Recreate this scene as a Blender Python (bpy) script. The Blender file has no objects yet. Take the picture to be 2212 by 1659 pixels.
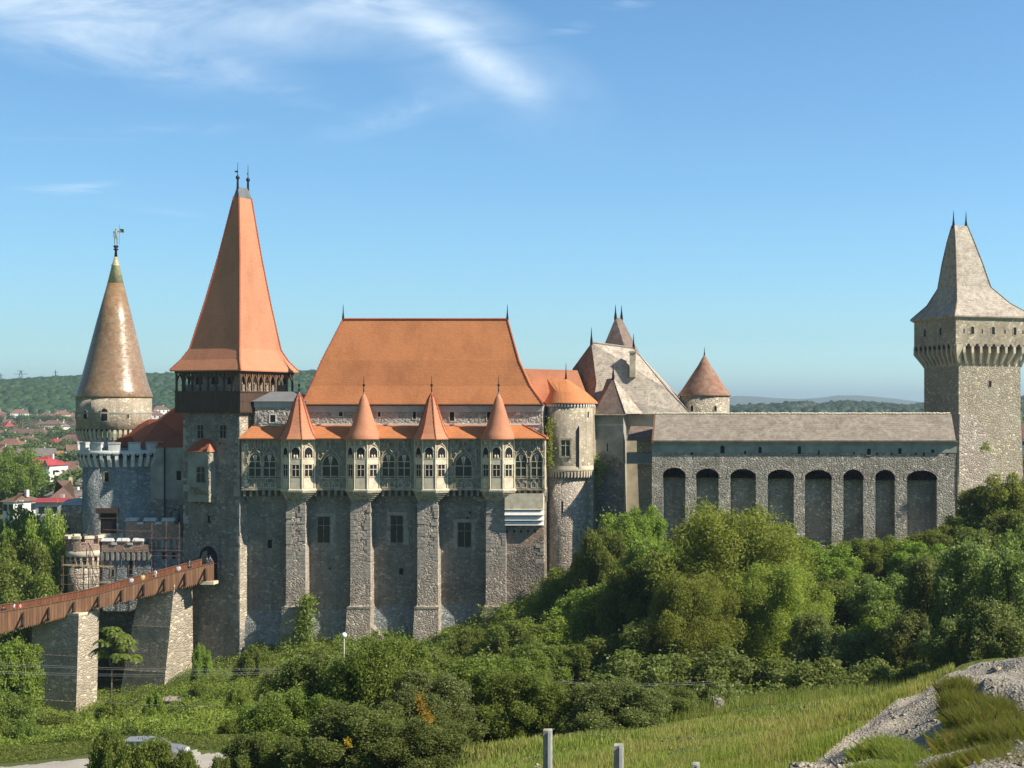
import bpy, math, random
import numpy as np
from mathutils import Matrix, Vector
S = bpy.context.scene
R = math.radians
# ---------------------------------------------------------------- camera, sky, sun, exposure
F, UX, VH, CZ = 3036.0, 1650.0, 880.0, 40.0      # focal length in picture units (2211 wide), level line of sight, eye height
cam = bpy.data.cameras.new("camera"); camo = bpy.data.objects.new("camera", cam); S.collection.objects.link(camo)
camo.location = (0, 0, CZ); camo.rotation_euler = (R(90), 0, 0)
cam.sensor_width = 36.0; cam.lens = 36.0*F/2211.0
cam.shift_x = (1105.5-UX)/2211.0; cam.shift_y = (VH-829.5)/2211.0
cam.clip_start = 0.5; cam.clip_end = 60000
S.camera = camo
SUN_EL, SUN_AZ = 38.0, 15.0        # elevation; degrees towards the viewer from due right
sd = Vector((math.cos(R(SUN_EL))*math.cos(R(SUN_AZ)), -math.cos(R(SUN_EL))*math.sin(R(SUN_AZ)), math.sin(R(SUN_EL))))
sl = bpy.data.lights.new("sun", 'SUN'); sl.energy = 5.0; sl.angle = R(0.5); sl.color = (1.0, 0.91, 0.78)
so = bpy.data.objects.new("sun", sl); S.collection.objects.link(so)
so.rotation_euler = (-sd).to_track_quat('-Z', 'Y').to_euler(); so.location = (60, 40, 120)
S.view_settings.view_transform = 'Standard'; S.view_settings.look = 'None'
S.view_settings.gamma = 1.0; S.view_settings.exposure = 0.64
W = bpy.data.worlds.new("World"); S.world = W; W.use_nodes = True
S.cycles.max_bounces = 6; S.cycles.transparent_max_bounces = 8; S.cycles.volume_bounces = 0
S.cycles.use_denoising = True

class NT:
    """small node-graph helper"""
    def __init__(s, tree): s.t = tree; s.n = tree.nodes; s.l = tree.links
    def new(s, typ, **kw):
        n = s.n.new(typ)
        for k, v in kw.items(): setattr(n, k, v)
        return n
    def set(s, sock, val):
        if isinstance(val, bpy.types.NodeSocket): s.l.new(val, sock)
        elif val is not None: sock.default_value = val
    def math(s, op, a, b=None, c=None, clamp=False):
        n = s.new('ShaderNodeMath', operation=op); n.use_clamp = clamp
        for i, v in enumerate((a, b, c)):
            if v is not None: s.set(n.inputs[i], v)
        return n.outputs[0]
    def mix(s, fac, a, b, mode='MIX'):
        n = s.new('ShaderNodeMix', data_type='RGBA', blend_type=mode); n.clamp_factor = True
        s.set(n.inputs[0], fac)
        for i, v in ((6, a), (7, b)):
            if isinstance(v, tuple) and len(v) == 3: v = (*v, 1)
            s.set(n.inputs[i], v)
        return n.outputs[2]
    def ramp(s, fac, stops, interp='LINEAR'):
        n = s.new('ShaderNodeValToRGB'); n.color_ramp.interpolation = interp
        e = n.color_ramp.elements
        while len(e) < len(stops): e.new(0.5)
        for i, (p, c) in enumerate(stops):
            e[i].position = p; e[i].color = (*c, 1) if isinstance(c, tuple) else (c, c, c, 1)
        s.set(n.inputs[0], fac); return n.outputs[0]
    def coords(s, scale=(1, 1, 1), out='Object', rot=(0, 0, 0), loc=(0, 0, 0)):
        if not hasattr(s, 'tc'): s.tc = s.new('ShaderNodeTexCoord')
        m = s.new('ShaderNodeMapping'); m.inputs['Scale'].default_value = scale
        m.inputs['Rotation'].default_value = rot; m.inputs['Location'].default_value = loc
        s.l.new(s.tc.outputs[out], m.inputs[0]); return m.outputs[0]
    def noise(s, vec, scale, detail=4, rough=0.55, dist=0.0):
        n = s.new('ShaderNodeTexNoise'); s.set(n.inputs['Vector'], vec)
        n.inputs['Scale'].default_value = scale; n.inputs['Detail'].default_value = detail
        n.inputs['Roughness'].default_value = rough; n.inputs['Distortion'].default_value = dist
        return n.outputs[0]
    def voro(s, vec, scale, feature='F1', rnd=1.0):
        n = s.new('ShaderNodeTexVoronoi', feature=feature); s.set(n.inputs['Vector'], vec)
        n.inputs['Scale'].default_value = scale; n.inputs['Randomness'].default_value = rnd
        return n

# sky: Nishita gradient with thin cirrus high above (direction based, so infinitely far)
w = NT(W.node_tree); w.n.clear()
sky = w.new('ShaderNodeTexSky', sky_type='NISHITA'); sky.sun_disc = False
sky.sun_elevation = R(SUN_EL); sky.sun_rotation = R(90+SUN_AZ)
sky.altitude = 300; sky.air_density = 1.0; sky.dust_density = 0.3; sky.ozone_density = 4.0
tc = w.new('ShaderNodeTexCoord'); sep = w.new('ShaderNodeSeparateXYZ'); w.l.new(tc.outputs['Generated'], sep.inputs[0])
yy = w.math('MAXIMUM', sep.outputs[1], 0.02)
cx = w.math('DIVIDE', sep.outputs[0], yy); cz = w.math('DIVIDE', sep.outputs[2], yy)
comb = w.new('ShaderNodeCombineXYZ'); w.set(comb.inputs[0], cx); w.set(comb.inputs[1], cz)
P = comb.outputs[0]
def wisp(u, v, lu, lv, ang, k, ns=(14, 60), dist=1.5, det=7, lo=0.42, hi=0.78):
    m = w.new('ShaderNodeMapping', vector_type='TEXTURE'); w.set(m.inputs[0], P)
    m.inputs['Location'].default_value = ((u-UX)/F, (VH-v)/F, 0); m.inputs['Rotation'].default_value = (0, 0, R(ang))
    m.inputs['Scale'].default_value = (lu/F, lv/F, 1)
    g = w.new('ShaderNodeTexGradient', gradient_type='SPHERICAL'); w.set(g.inputs[0], m.outputs[0])
    m2 = w.new('ShaderNodeMapping', vector_type='POINT'); w.set(m2.inputs[0], P)
    m2.inputs['Rotation'].default_value = (0, 0, R(-ang)); m2.inputs['Scale'].default_value = (ns[0], ns[1], 1)
    m2.inputs['Location'].default_value = (u*.01, v*.013, 0)
    n = w.noise(m2.outputs[0], 1.0, det, 0.62, dist)
    mr = w.new('ShaderNodeMapRange'); mr.interpolation_type = 'SMOOTHSTEP'; w.set(mr.inputs[0], n)
    mr.inputs[1].default_value = lo; mr.inputs[2].default_value = hi
    gs = w.math('POWER', g.outputs['Fac'], 1.2)
    return w.math('MULTIPLY', w.math('MULTIPLY', gs, mr.outputs[0]), k)
ws = [wisp(1000, 105, 300, 62, -36, 0.8, (7, 20), 1.2, 8, .15, .9), wisp(1105, 165, 125, 62, -25, .34, (9, 22), 1.5, 8, .15, .9), wisp(1010, 120, 420, 150, -28, .55, (6, 15), 1.8, 8, .2, .9),
      wisp(800, 0, 400, 75, -10, 0.9, (7, 22), 1.5, 8, .22, .9), wisp(250, 10, 760, 110, -6, 1.3, (5, 18), 1.6, 8, .15, .85),
      wisp(200, 90, 560, 100, -12, 0.7, (6, 22), 1.8, 8, .25, .9), wisp(860, 245, 230, 45, 16, 0.5, (10, 30), 1.5, 8, .25, .9),
      wisp(1290, 40, 170, 26, 20, 0.6, (12, 50), 2), wisp(140, 412, 240, 20, 4, 0.75, (8, 60), 1),
      wisp(250, 290, 420, 26, 3, 0.28, (8, 40), 1.5), wisp(540, 170, 260, 40, -20, 0.35, (8, 30), 1.5),
      wisp(330, 450, 160, 14, -8, 0.3, (8, 60), 1)]
tot = ws[0]
for a in ws[1:]: tot = w.math('ADD', tot, a)
tot = w.math('MINIMUM', tot, 0.85)
skyc = w.mix(1.0, sky.outputs[0], (.70, .96, 1.05), 'MULTIPLY')
skyc = w.mix(1.0, skyc, w.ramp(w.math('ADD', sep.outputs[0], .6), [(0.0, .45), (.1, .86), (.8, 1.08)]), 'MULTIPLY')  # sky left of the view dimmed to deepen shade on left-facing walls
high = w.math('MULTIPLY', w.ramp(sep.outputs[2], [(.30, 1.0), (.62, .5)]), 1.0)      # clear deep blue overhead, brighter band near the horizon
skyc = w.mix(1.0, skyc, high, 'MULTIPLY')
skyc = w.mix(1.0, skyc, w.ramp(w.math('MULTIPLY_ADD', sep.outputs[1], .5, .5), [(.38, .84), (.80, 1.0)]), 'MULTIPLY')   # sky behind the viewer dimmed to weaken fill on shaded faces
skyc = w.mix(1.0, skyc, w.ramp(sep.outputs[2], [(.0, (1.30, 1.34, 1.34)), (.05, (1.0, 1.0, 1.0))]), 'MULTIPLY')
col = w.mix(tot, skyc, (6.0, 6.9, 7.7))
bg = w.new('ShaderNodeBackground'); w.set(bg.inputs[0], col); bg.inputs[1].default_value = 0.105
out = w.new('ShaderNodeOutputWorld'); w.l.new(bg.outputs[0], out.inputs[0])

# ---------------------------------------------------------------- helpers
def px(u, v, Y): return Vector(((u-UX)*Y/F, Y, CZ+(VH-v)*Y/F))
def X(u, Y): return (u-UX)*Y/F
def Z(v, Y): return CZ+(VH-v)*Y/F
def frame(x, y, ang, z=0.0):
    """face frame: X along the face to the viewer's right, -Y outward, Z up"""
    return Matrix.Translation((x, y, z)) @ Matrix.Rotation(R(ang), 4, 'Z')
def wloc(o):
    v = Vector((0, 0, 0))
    while o: v += o.location; o = o.parent
    return v
def tag(o, label=None, cat=None, group=None, kind=None):
    if label: o['label'] = label
    if cat: o['category'] = cat
    if group: o['group'] = group
    if kind: o['kind'] = kind
    return o
def thing(name, label, cat, loc, group=None):
    o = bpy.data.objects.new(name, None); S.collection.objects.link(o); o.location = loc; o.empty_display_size = .5
    return tag(o, label, cat, group)
def link(name, me, mats, parent=None):
    o = bpy.data.objects.new(name, me); S.collection.objects.link(o)
    for m in (mats if isinstance(mats, (list, tuple)) else [mats]): me.materials.append(m)
    if parent: o.parent = parent
    return o
class MB:
    def __init__(s, M=None): s.v = []; s.f = []; s.M = M; s.mi = []; s.cur = 0
    def add(s, pts, faces):
        b = len(s.v)
        for p in pts:
            p = Vector(p); s.v.append(s.M @ p if s.M else p)
        for f in faces: s.f.append([i+b for i in f]); s.mi.append(s.cur)
        return s
    def box(s, x0, x1, y0, y1, z0, z1):
        p = [(x, y, z) for z in (z0, z1) for y in (y0, y1) for x in (x0, x1)]
        return s.add(p, [(0, 2, 3, 1), (4, 5, 7, 6), (0, 1, 5, 4), (2, 6, 7, 3), (0, 4, 6, 2), (1, 3, 7, 5)])
    def prism(s, pts, y0, y1, back=True):      # polygon in XZ, pushed along Y
        n = len(pts)
        p = [(x, y0, z) for x, z in pts]+[(x, y1, z) for x, z in pts]
        f = [tuple(range(n))]+[(i, (i+1) % n, n+(i+1) % n, n+i) for i in range(n)]
        if back: f.append(tuple(range(2*n-1, n-1, -1)))
        return s.add(p, f)
    def prismz(s, pts, z0, z1):
        n = len(pts)
        p = [(x, y, z0) for x, y in pts]+[(x, y, z1) for x, y in pts]
        return s.add(p, [tuple(range(n-1, -1, -1)), tuple(range(n, 2*n))]+[(i, (i+1) % n, n+(i+1) % n, n+i) for i in range(n)])
    def loft(s, rings, c0=True, c1=True):
        n = len(rings[0]); p = [q for r in rings for q in r]; f = []
        for k in range(len(rings)-1):
            for i in range(n):
                j = (i+1) % n; f.append((k*n+i, k*n+j, (k+1)*n+j, (k+1)*n+i))
        if c0: f.append(tuple(range(n-1, -1, -1)))
        if c1: f.append(tuple(range((len(rings)-1)*n, len(rings)*n)))
        return s.add(p, f)
    def lathe(s, x, y, prof, n=32, cap=True, lean=(0, 0), a0=0.0):
        rings = []
        z0 = prof[0][1]
        for r, z in prof:
            lx, ly = lean[0]*(z-z0), lean[1]*(z-z0)
            rings.append([(x+lx+r*math.cos(a0+2*math.pi*i/n), y+ly+r*math.sin(a0+2*math.pi*i/n), z) for i in range(n)])
        return s.loft(rings, cap, cap)
    def tube(s, pts, r, n=6, cap=True):
        pts = [Vector(p) for p in pts]; rings = []
        rr = r if isinstance(r, (list, tuple)) else [r]*len(pts)
        for i, p in enumerate(pts):
            d = (pts[min(i+1, len(pts)-1)]-pts[max(i-1, 0)]).normalized()
            a = d.orthogonal().normalized() if i == 0 else (a - d*a.dot(d)).normalized()
            b = d.cross(a)
            rings.append([p+rr[i]*(math.cos(2*math.pi*k/n)*a+math.sin(2*math.pi*k/n)*b) for k in range(n)])
        return s.loft(rings, cap, cap)
    def ringp(s, inner, outer, y0, y1):        # flat band between two outlines, with thickness
        n = len(inner)
        p = [(x, y0, z) for x, z in inner]+[(x, y0, z) for x, z in outer]+[(x, y1, z) for x, z in inner]+[(x, y1, z) for x, z in outer]
        f = []
        for i in range(n):
            j = (i+1) % n
            f += [(i, j, n+j, n+i), (n+i, n+j, 3*n+j, 3*n+i), (i, 2*n+i, 2*n+j, j), (2*n+i, 3*n+i, 3*n+j, 2*n+j)]
        return s.add(p, f)
    def strip(s, rows):                        # grid of points
        n = len(rows[0]); p = [q for r in rows for q in r]
        return s.add(p, [(k*n+i, k*n+i+1, (k+1)*n+i+1, (k+1)*n+i) for k in range(len(rows)-1) for i in range(n-1)])
    def build(s, name, mat, parent=None, smooth=False):
        o0 = wloc(parent) if parent else Vector((0, 0, 0))
        me = bpy.data.meshes.new(name); me.from_pydata([v-o0 for v in s.v], [], s.f)
        if isinstance(mat, (list, tuple)):
            me.polygons.foreach_set('material_index', s.mi)
        if smooth:
            me.polygons.foreach_set('use_smooth', [True]*len(me.polygons))
        o = link(name, me, mat, parent); return o
def outline(x, z, w, h, kind=0, n=8):
    """window outline, sill centre at x, z"""
    a = w/2
    if kind == 0: return [(x-a, z), (x+a, z), (x+a, z+h), (x-a, z+h)]
    p = [(x-a, z), (x+a, z)]
    if kind == 'r':
        zs = z+h-a
        return p+[(x+a*math.cos(math.pi*i/n), zs+a*math.sin(math.pi*i/n)) for i in range(n+1)]
    if kind == 's':                             # shallow arch
        rise = a*.45; zs = z+h-rise
        return p+[(x+a*math.cos(math.pi*i/n), zs+rise*math.sin(math.pi*i/n)) for i in range(n+1)]
    rise = a*1.25; zs = z+h-rise               # pointed
    rr = (a*a+rise*rise)/(2*a); q = []
    am = math.asin(min(1, rise/rr))
    for i in range(n//2+1):
        t = am*i/(n//2); q.append((x+a-rr+rr*math.cos(t), zs+rr*math.sin(t)))
    return p+q+[(2*x-xx, zz) for xx, zz in reversed(q[:-1])]
def window(parent, M, x, z, w, h, kind=0, fr=.14, nv=1, nh=1, fm=None, gm=None, proud=.09, mm=None, sub=True, tr=None):
    """a framed window as a part, with its pane and glazing bars as sub-parts"""
    inn = outline(x, z, w, h, kind); out = outline(x, z-fr, w+2*fr, h+2*fr, kind)
    m = MB(M); m.ringp(inn, out, -proud, .05); f = m.build('window', fm, parent)
    m = MB(M); m.prism(inn, -.012, .25); m.build('pane', gm, f)
    if nv or nh:
        m = MB(M); t = .035
        for i in range(nv):
            xx = x-w/2+w*(i+1)/(nv+1); m.box(xx-t, xx+t, -.05, .0, z, z+h*(.97 if kind == 0 else .9))
        for i in range(nh):
            zz = z+h*(i+1)/(nh+1)*(1 if tr is None else 1) if tr is None else z+h*tr[i]
            m.box(x-w/2, x+w/2, -.056, .0, zz-t, zz+t)
        m.build('mullion', mm or fm, f)
    return f
def hole(parent, M, x, z, w, h, kind=0, gm=None, fr=0, fm=None, name='window'):
    m = MB(M); m.prism(outline(x, z, w, h, kind), -.015, .3); o = m.build(name, gm, parent)
    if fr:
        m = MB(M); m.ringp(outline(x, z, w, h, kind), outline(x, z-fr, w+2*fr, h+2*fr, kind), -.05, .02); m.build('frame', fm, o)
    return o
def copy_tree(o, parent=None):
    c = o.copy(); S.collection.objects.link(c)
    if parent: c.parent = parent
    for ch in list(o.children): copy_tree(ch, c)
    return c

# ---------------------------------------------------------------- materials
def newmat(name):
    m = bpy.data.materials.new(name); m.use_nodes = True; t = NT(m.node_tree); b = t.n['Principled BSDF']
    return m, t, b
def bump(t, b, h, strength=.5, dist=.05):
    n = t.new('ShaderNodeBump'); n.inputs['Strength'].default_value = strength; n.inputs['Distance'].default_value = dist
    t.set(n.inputs['Height'], h); t.l.new(n.outputs[0], b.inputs['Normal'])
def plain(name, c, rough=.75, var=.18, scale=3.0, metal=0.0, spec=.3, c2=None, detail=5):
    m, t, b = newmat(name); v = t.coords()
    n = t.noise(v, scale, detail)
    c2 = c2 or tuple(x*(1-var*2) for x in c); c1 = c if c2 is None else c
    t.set(b.inputs['Base Color'], t.ramp(n, [(.3, tuple(min(1, x*(1+var*.5)) for x in c1)), (.7, c2)]))
    b.inputs['Roughness'].default_value = rough; b.inputs['Metallic'].default_value = metal
    b.inputs['Specular IOR Level'].default_value = spec
    bump(t, b, n, .25, .03); return m
def stone(name, c1, c2, mortar, scale=2.6, mort=.07, stain=(.12, .11, .10), sk=.55, bs=.8, streak=.35, zs=1.5, moss=None):
    m, t, b = newmat(name)
    v0 = t.coords(); warp = t.new('ShaderNodeVectorMath', operation='MULTIPLY_ADD')
    nw = t.new('ShaderNodeTexNoise'); t.l.new(v0, nw.inputs['Vector']); nw.inputs['Scale'].default_value = 1.7
    t.l.new(nw.outputs['Color'], warp.inputs[0]); warp.inputs[1].default_value = (.35, .35, .3); t.l.new(v0, warp.inputs[2])
    mp = t.new('ShaderNodeMapping'); mp.inputs['Scale'].default_value = (1, 1, zs); t.l.new(warp.outputs[0], mp.inputs[0])
    vo = t.voro(mp.outputs[0], scale); ve = t.voro(mp.outputs[0], scale, 'DISTANCE_TO_EDGE')
    sx = t.new('ShaderNodeSeparateColor'); t.l.new(vo.outputs['Color'], sx.inputs[0])
    colr = t.mix(t.math('POWER', sx.outputs[0], 1.3), c1, c2)
    bright = t.math('GREATER_THAN', sx.outputs[1], .88)
    colr = t.mix(t.math('MULTIPLY', bright, .6), colr, tuple(min(1, x*1.9) for x in c2))
    pn = t.noise(v0, .21, 7, .6, 1.2); colr = t.mix(t.ramp(pn, [(.50, 0.0), (.54, .42)]), colr, tuple(min(1, x*.9+.04) for x in mortar))
    mm = t.ramp(ve.outputs['Distance'], [(0, 1.0), (mort, 0.0)])
    colr = t.mix(mm, colr, mortar)
    big = t.noise(v0, .33, 5, .65); colr = t.mix(t.math('MULTIPLY', t.ramp(big, [(.42, 0.0), (.66, 1.0)]), sk), colr, stain)
    st = t.noise(t.coords((1.6, 1.6, .12)), 1.0, 4, .6)
    colr = t.mix(t.math('MULTIPLY', t.ramp(st, [(.5, 0.0), (.72, 1.0)]), streak), colr, tuple(x*.6 for x in stain))
    if moss:
        mo = t.noise(v0, .8, 6, .7); colr = t.mix(t.ramp(mo, [(.56, 0.0), (.72, .75)]), colr, moss)
    fine = t.noise(v0, 9, 3, .6)
    colr = t.mix(1.0, colr, t.ramp(fine, [(.25, .62), (.75, 1.25)]), 'MULTIPLY')
    t.set(b.inputs['Base Color'], colr); b.inputs['Roughness'].default_value = .92; b.inputs['Specular IOR Level'].default_value = .15
    hgt = t.math('ADD', t.ramp(ve.outputs['Distance'], [(0, 0.0), (mort*2, 1.0)]), t.math('MULTIPLY', fine, .6))
    bump(t, b, hgt, bs, .09); return m
def tiles(name, c1, c2, dark, rough=.7, spec=.3, rows=4.5, blotch=None, bk=.0, patch=.3, spots=0.0):
    m, t, b = newmat(name); v = t.coords()
    n = t.noise(t.coords((1, 1, 3)), 2.4, 5, .7); colr = t.mix(t.ramp(n, [(.3, 0.0), (.7, 1.0)]), c1, c2)
    cell = t.voro(t.coords((3.2, 3.2, rows)), 1.0); sx = t.new('ShaderNodeSeparateColor'); t.l.new(cell.outputs['Color'], sx.inputs[0])
    colr = t.mix(t.math('MULTIPLY', sx.outputs[0], patch), colr, dark)
    if blotch:
        bn = t.noise(v, 1.3, 7, .75); colr = t.mix(t.ramp(bn, [(.42, 0.0), (.62, bk)]), colr, blotch)
    if spots:
        s2 = t.noise(v, 3.2, 4, .8); colr = t.mix(t.ramp(s2, [(.58, 0.0), (.68, spots)]), colr, dark)
    wn_ = t.noise(t.coords((1, 1, .45)), .35, 6, .65); colr = t.mix(1.0, colr, t.ramp(wn_, [(.3, .78), (.5, 1.0), (.75, 1.12)]), 'MULTIPLY')
    sz = t.new('ShaderNodeSeparateXYZ'); t.l.new(v, sz.inputs[0])
    row = t.math('FRACT', t.math('MULTIPLY', sz.outputs[2], rows))
    colr = t.mix(t.math('MULTIPLY', t.math('LESS_THAN', row, .22), .22), colr, tuple(x*.55 for x in dark))
    t.set(b.inputs['Base Color'], colr)
    rn = t.ramp(sx.outputs[1], [(0.0, max(0, rough-.08)), (1.0, min(1, rough+.12))]); t.set(b.inputs['Roughness'], rn)
    b.inputs['Specular IOR Level'].default_value = spec
    bump(t, b, t.math('ADD', row, t.math('MULTIPLY', sx.outputs[2], .8)), .45*min(1, rough*rough*2.2), .05); return m
def leafmat(name, c1, c2, c3=None, trans=.55):
    m = bpy.data.materials.new(name); m.use_nodes = True; t = NT(m.node_tree); t.n.clear()
    g = t.new('ShaderNodeNewGeometry'); oi = t.new('ShaderNodeObjectInfo')
    v = t.coords(); big = t.noise(v, 1.6, 2, .5)
    f = t.math('ADD', t.math('MULTIPLY', g.outputs['Random Per Island'], .6), t.math('MULTIPLY', big, .5))
    colr = t.mix(f, c1, c2)
    if c3: colr = t.mix(t.math('MULTIPLY', t.math('GREATER_THAN', g.outputs['Random Per Island'], .9), .8), colr, c3)
    h = t.new('ShaderNodeHueSaturation'); t.set(h.inputs['Color'], colr)
    t.set(h.inputs['Value'], t.math('ADD', .78, t.math('MULTIPLY', oi.outputs['Random'], .5)))
    t.set(h.inputs['Hue'], t.math('ADD', .485, t.math('MULTIPLY', oi.outputs['Random'], .03)))
    p = t.new('ShaderNodeBsdfPrincipled'); t.l.new(h.outputs[0], p.inputs['Base Color'])
    p.inputs['Roughness'].default_value = .55; p.inputs['Specular IOR Level'].default_value = .25
    tr = t.new('ShaderNodeBsdfTranslucent'); h2 = t.mix(1.0, h.outputs[0], (1.3, 1.32, .75), 'MULTIPLY'); t.set(tr.inputs[0], h2)
    mx = t.new('ShaderNodeMixShader'); mx.inputs[0].default_value = trans
    t.l.new(p.outputs[0], mx.inputs[1]); t.l.new(tr.outputs[0], mx.inputs[2])
    o = t.new('ShaderNodeOutputMaterial'); t.l.new(mx.outputs[0], o.inputs[0]); return m

M = {}
M['rubble'] = stone('rubble_grey_stone', (.19, .16, .13), (.33, .28, .225), (.38, .33, .27), 2.5, .10)
M['rubble_dark'] = stone('rubble_dark_stone', (.25, .225, .185), (.40, .365, .30), (.40, .37, .31), 2.6, .08, sk=.5, moss=(.17, .19, .16))
M['rubble_pale'] = stone('rubble_pale_stone', (.36, .31, .24), (.52, .45, .34), (.55, .48, .37), 2.2, .10, stain=(.26, .22, .17), sk=.35, streak=.2)
M['rubble_blue'] = stone('rubble_blue_grey', (.22, .24, .24), (.36, .39, .38), (.42, .43, .41), 2.8, .09, stain=(.16, .17, .165), sk=.35, streak=.3)
M['rubble_wall'] = stone('rubble_curtain_wall', (.33, .30, .24), (.52, .47, .38), (.52, .48, .39), 3.0, .10, sk=.45, moss=(.27, .28, .24), streak=.3)
M['hall_rubble'] = stone('hall_upper_rubble', (.30, .27, .23), (.50, .45, .38), (.56, .52, .45), 2.0, .14, stain=(.30, .28, .25), sk=.25, streak=.1, bs=1.0)
M['butt'] = stone('buttress_rubble', (.33, .275, .22), (.50, .43, .35), (.53, .47, .39), 2.5, .10, stain=(.27, .22, .18), sk=.4, streak=.15)
M['tower_cream'] = stone('cream_tower_rubble', (.33, .285, .215), (.50, .43, .32), (.52, .46, .35), 2.9, .08, stain=(.33, .28, .21), sk=.4, streak=.25)
M['plaster_rough'] = stone('worn_cream_rendering', (.40, .34, .25), (.54, .46, .34), (.52, .45, .34), 3.6, .04, stain=(.25, .21, .155), sk=.6, streak=.5, bs=.5)
M['quoin'] = plain('quoin_ashlar', (.46, .41, .34), .9, .22, 2.2)
M['cut'] = plain('cut_limestone', (.54, .45, .31), .85, .2, 2.2, c2=(.20, .175, .125), detail=9)
M['cut_green'] = plain('weathered_limestone', (.36, .32, .23), .9, .25, 1.9, c2=(.11, .108, .082), detail=9)
M['cut_pale'] = plain('pale_limestone', (.72, .63, .46), .85, .12, 1.5, c2=(.50, .44, .32))
M['plaster'] = plain('stained_cream_plaster', (.60, .52, .38), .92, .2, .7, c2=(.34, .29, .22), detail=8)
M['plaster_grey'] = plain('grey_green_plaster', (.36, .36, .31), .92, .2, .6, c2=(.22, .22, .19), detail=8)
M['white'] = plain('white_render', (.80, .78, .72), .8, .06, 2.0)
M['cornice'] = plain('grey_cornice_render', (.46, .44, .41), .9, .12, 1.0)
M['brick'] = stone('reddish_brick', (.40, .27, .20), (.50, .35, .27), (.48, .41, .34), 3.5, .06, stain=(.25, .17, .13), sk=.3, streak=.1, zs=3)
M['cap'] = plain('pale_coping', (.62, .63, .60), .85, .12, 2.0)
M['dark'] = plain('dark_opening', (.012, .012, .014), .9, .05, 2.0)
M['glass'] = plain('old_window_glass', (.020, .030, .036), .12, .2, 1.2, spec=.5)
M['tile_new'] = tiles('orange_clay_tiles', (.60, .245, .10), (.53, .20, .08), (.43, .155, .065), .75, .2, 4.5, patch=.25)
M['tile_salmon'] = tiles('salmon_clay_tiles', (.56, .245, .135), (.50, .215, .115), (.42, .165, .085), .7, .3, 4.5, patch=.22)
M['tile_red'] = tiles('red_clay_tiles', (.44, .125, .06), (.38, .10, .05), (.30, .08, .04), .75, .2, 4.5, patch=.25)
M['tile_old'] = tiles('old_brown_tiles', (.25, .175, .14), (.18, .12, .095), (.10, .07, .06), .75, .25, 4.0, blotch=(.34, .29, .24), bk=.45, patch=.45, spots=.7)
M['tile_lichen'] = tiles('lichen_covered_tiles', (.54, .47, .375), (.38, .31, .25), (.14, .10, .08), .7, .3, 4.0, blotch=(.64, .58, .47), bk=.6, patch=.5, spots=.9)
M['tile_wall'] = tiles('curtain_wall_tiles', (.33, .27, .215), (.25, .20, .16), (.15, .12, .095), .8, .2, 4.0, blotch=(.42, .375, .31), bk=.7, patch=.4, spots=.7)
M['tile_glazed'] = tiles('glazed_spire_tiles', (.40, .31, .18), (.29, .18, .09), (.16, .095, .05), .27, .9, 4.0, blotch=(.26, .12, .05), bk=.8, patch=.5, spots=.6)
M['lead'] = plain('grey_lead', (.20, .21, .21), .45, .15, 1.0, metal=.4, spec=.5)
M['tinroof'] = plain('grey_sheet_roof', (.20, .21, .215), .6, .1, .8)
M['iron'] = plain('black_iron', (.03, .03, .032), .5, .2, 4.0, metal=.6)
M['verdigris'] = plain('green_bronze', (.30, .37, .28), .6, .3, 6.0, c2=(.14, .13, .08))
def planks(name, c1, c2, ang=0.0, freq=4.0):
    m, t, b = newmat(name); v = t.coords(rot=(0, 0, R(ang)))
    sx = t.new('ShaderNodeSeparateXYZ'); t.l.new(v, sx.inputs[0])
    k = t.math('MULTIPLY', sx.outputs[0], freq); fr = t.math('FRACT', k); fl = t.math('FLOOR', k)
    wn = t.new('ShaderNodeTexWhiteNoise', noise_dimensions='1D'); t.set(wn.inputs['W'], fl)
    colr = t.mix(wn.outputs[0], c1, c2)
    gr = t.noise(t.coords((6, 6, .5)), 1.0, 4, .6); colr = t.mix(1.0, colr, t.ramp(gr, [(.3, .7), (.7, 1.2)]), 'MULTIPLY')
    colr = t.mix(t.math('LESS_THAN', fr, .1), colr, tuple(x*.25 for x in c1))
    t.set(b.inputs['Base Color'], colr); b.inputs['Roughness'].default_value = .8; b.inputs['Specular IOR Level'].default_value = .2
    bump(t, b, t.math('GREATER_THAN', fr, .1), .4, .03); return m
M['planks_bridge'] = planks('bridge_planks', (.29, .155, .085), (.20, .105, .058), -25, 3.3)
M['planks_red'] = planks('reddish_inner_planks', (.28, .105, .055), (.20, .08, .042), -25, 3.3)
M['planks_dark'] = planks('dark_gallery_planks', (.105, .066, .046), (.075, .048, .034), 20, 3.6)
M['wood_dark'] = plain('dark_timber', (.09, .055, .038), .8, .25, 5.0)
M['wood_brown'] = plain('brown_timber', (.22, .12, .065), .8, .25, 5.0)
M['pole'] = plain('raw_scaffold_poles', (.20, .115, .085), .8, .25, 3.0)
M['pole_pale'] = plain('pale_scaffold_board', (.62, .46, .26), .8, .2, 3.0)
M['concrete'] = plain('weathered_concrete', (.42, .40, .35), .9, .25, 9.0)
M['leaf_mid'] = leafmat('leaves_mid_green', (.095, .145, .028), (.270, .330, .072), (.38, .40, .12))
M['leaf_dark'] = leafmat('leaves_dark_green', (.090, .130, .030), (.255, .305, .085), (.40, .42, .18))
M['leaf_light'] = leafmat('leaves_yellow_green', (.150, .205, .034), (.370, .420, .090), (.44, .44, .13))
M['leaf_silver'] = leafmat('leaves_silvery_green', (.090, .128, .038), (.280, .330, .112), (.48, .50, .28))
M['leaf_bright'] = leafmat('leaves_bright_weeds', (.110, .180, .024), (.300, .380, .062), (.38, .40, .09), .4)
M['leaf_yellow'] = leafmat('leaves_turned_yellow', (.45, .30, .02), (.62, .40, .03))
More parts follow.
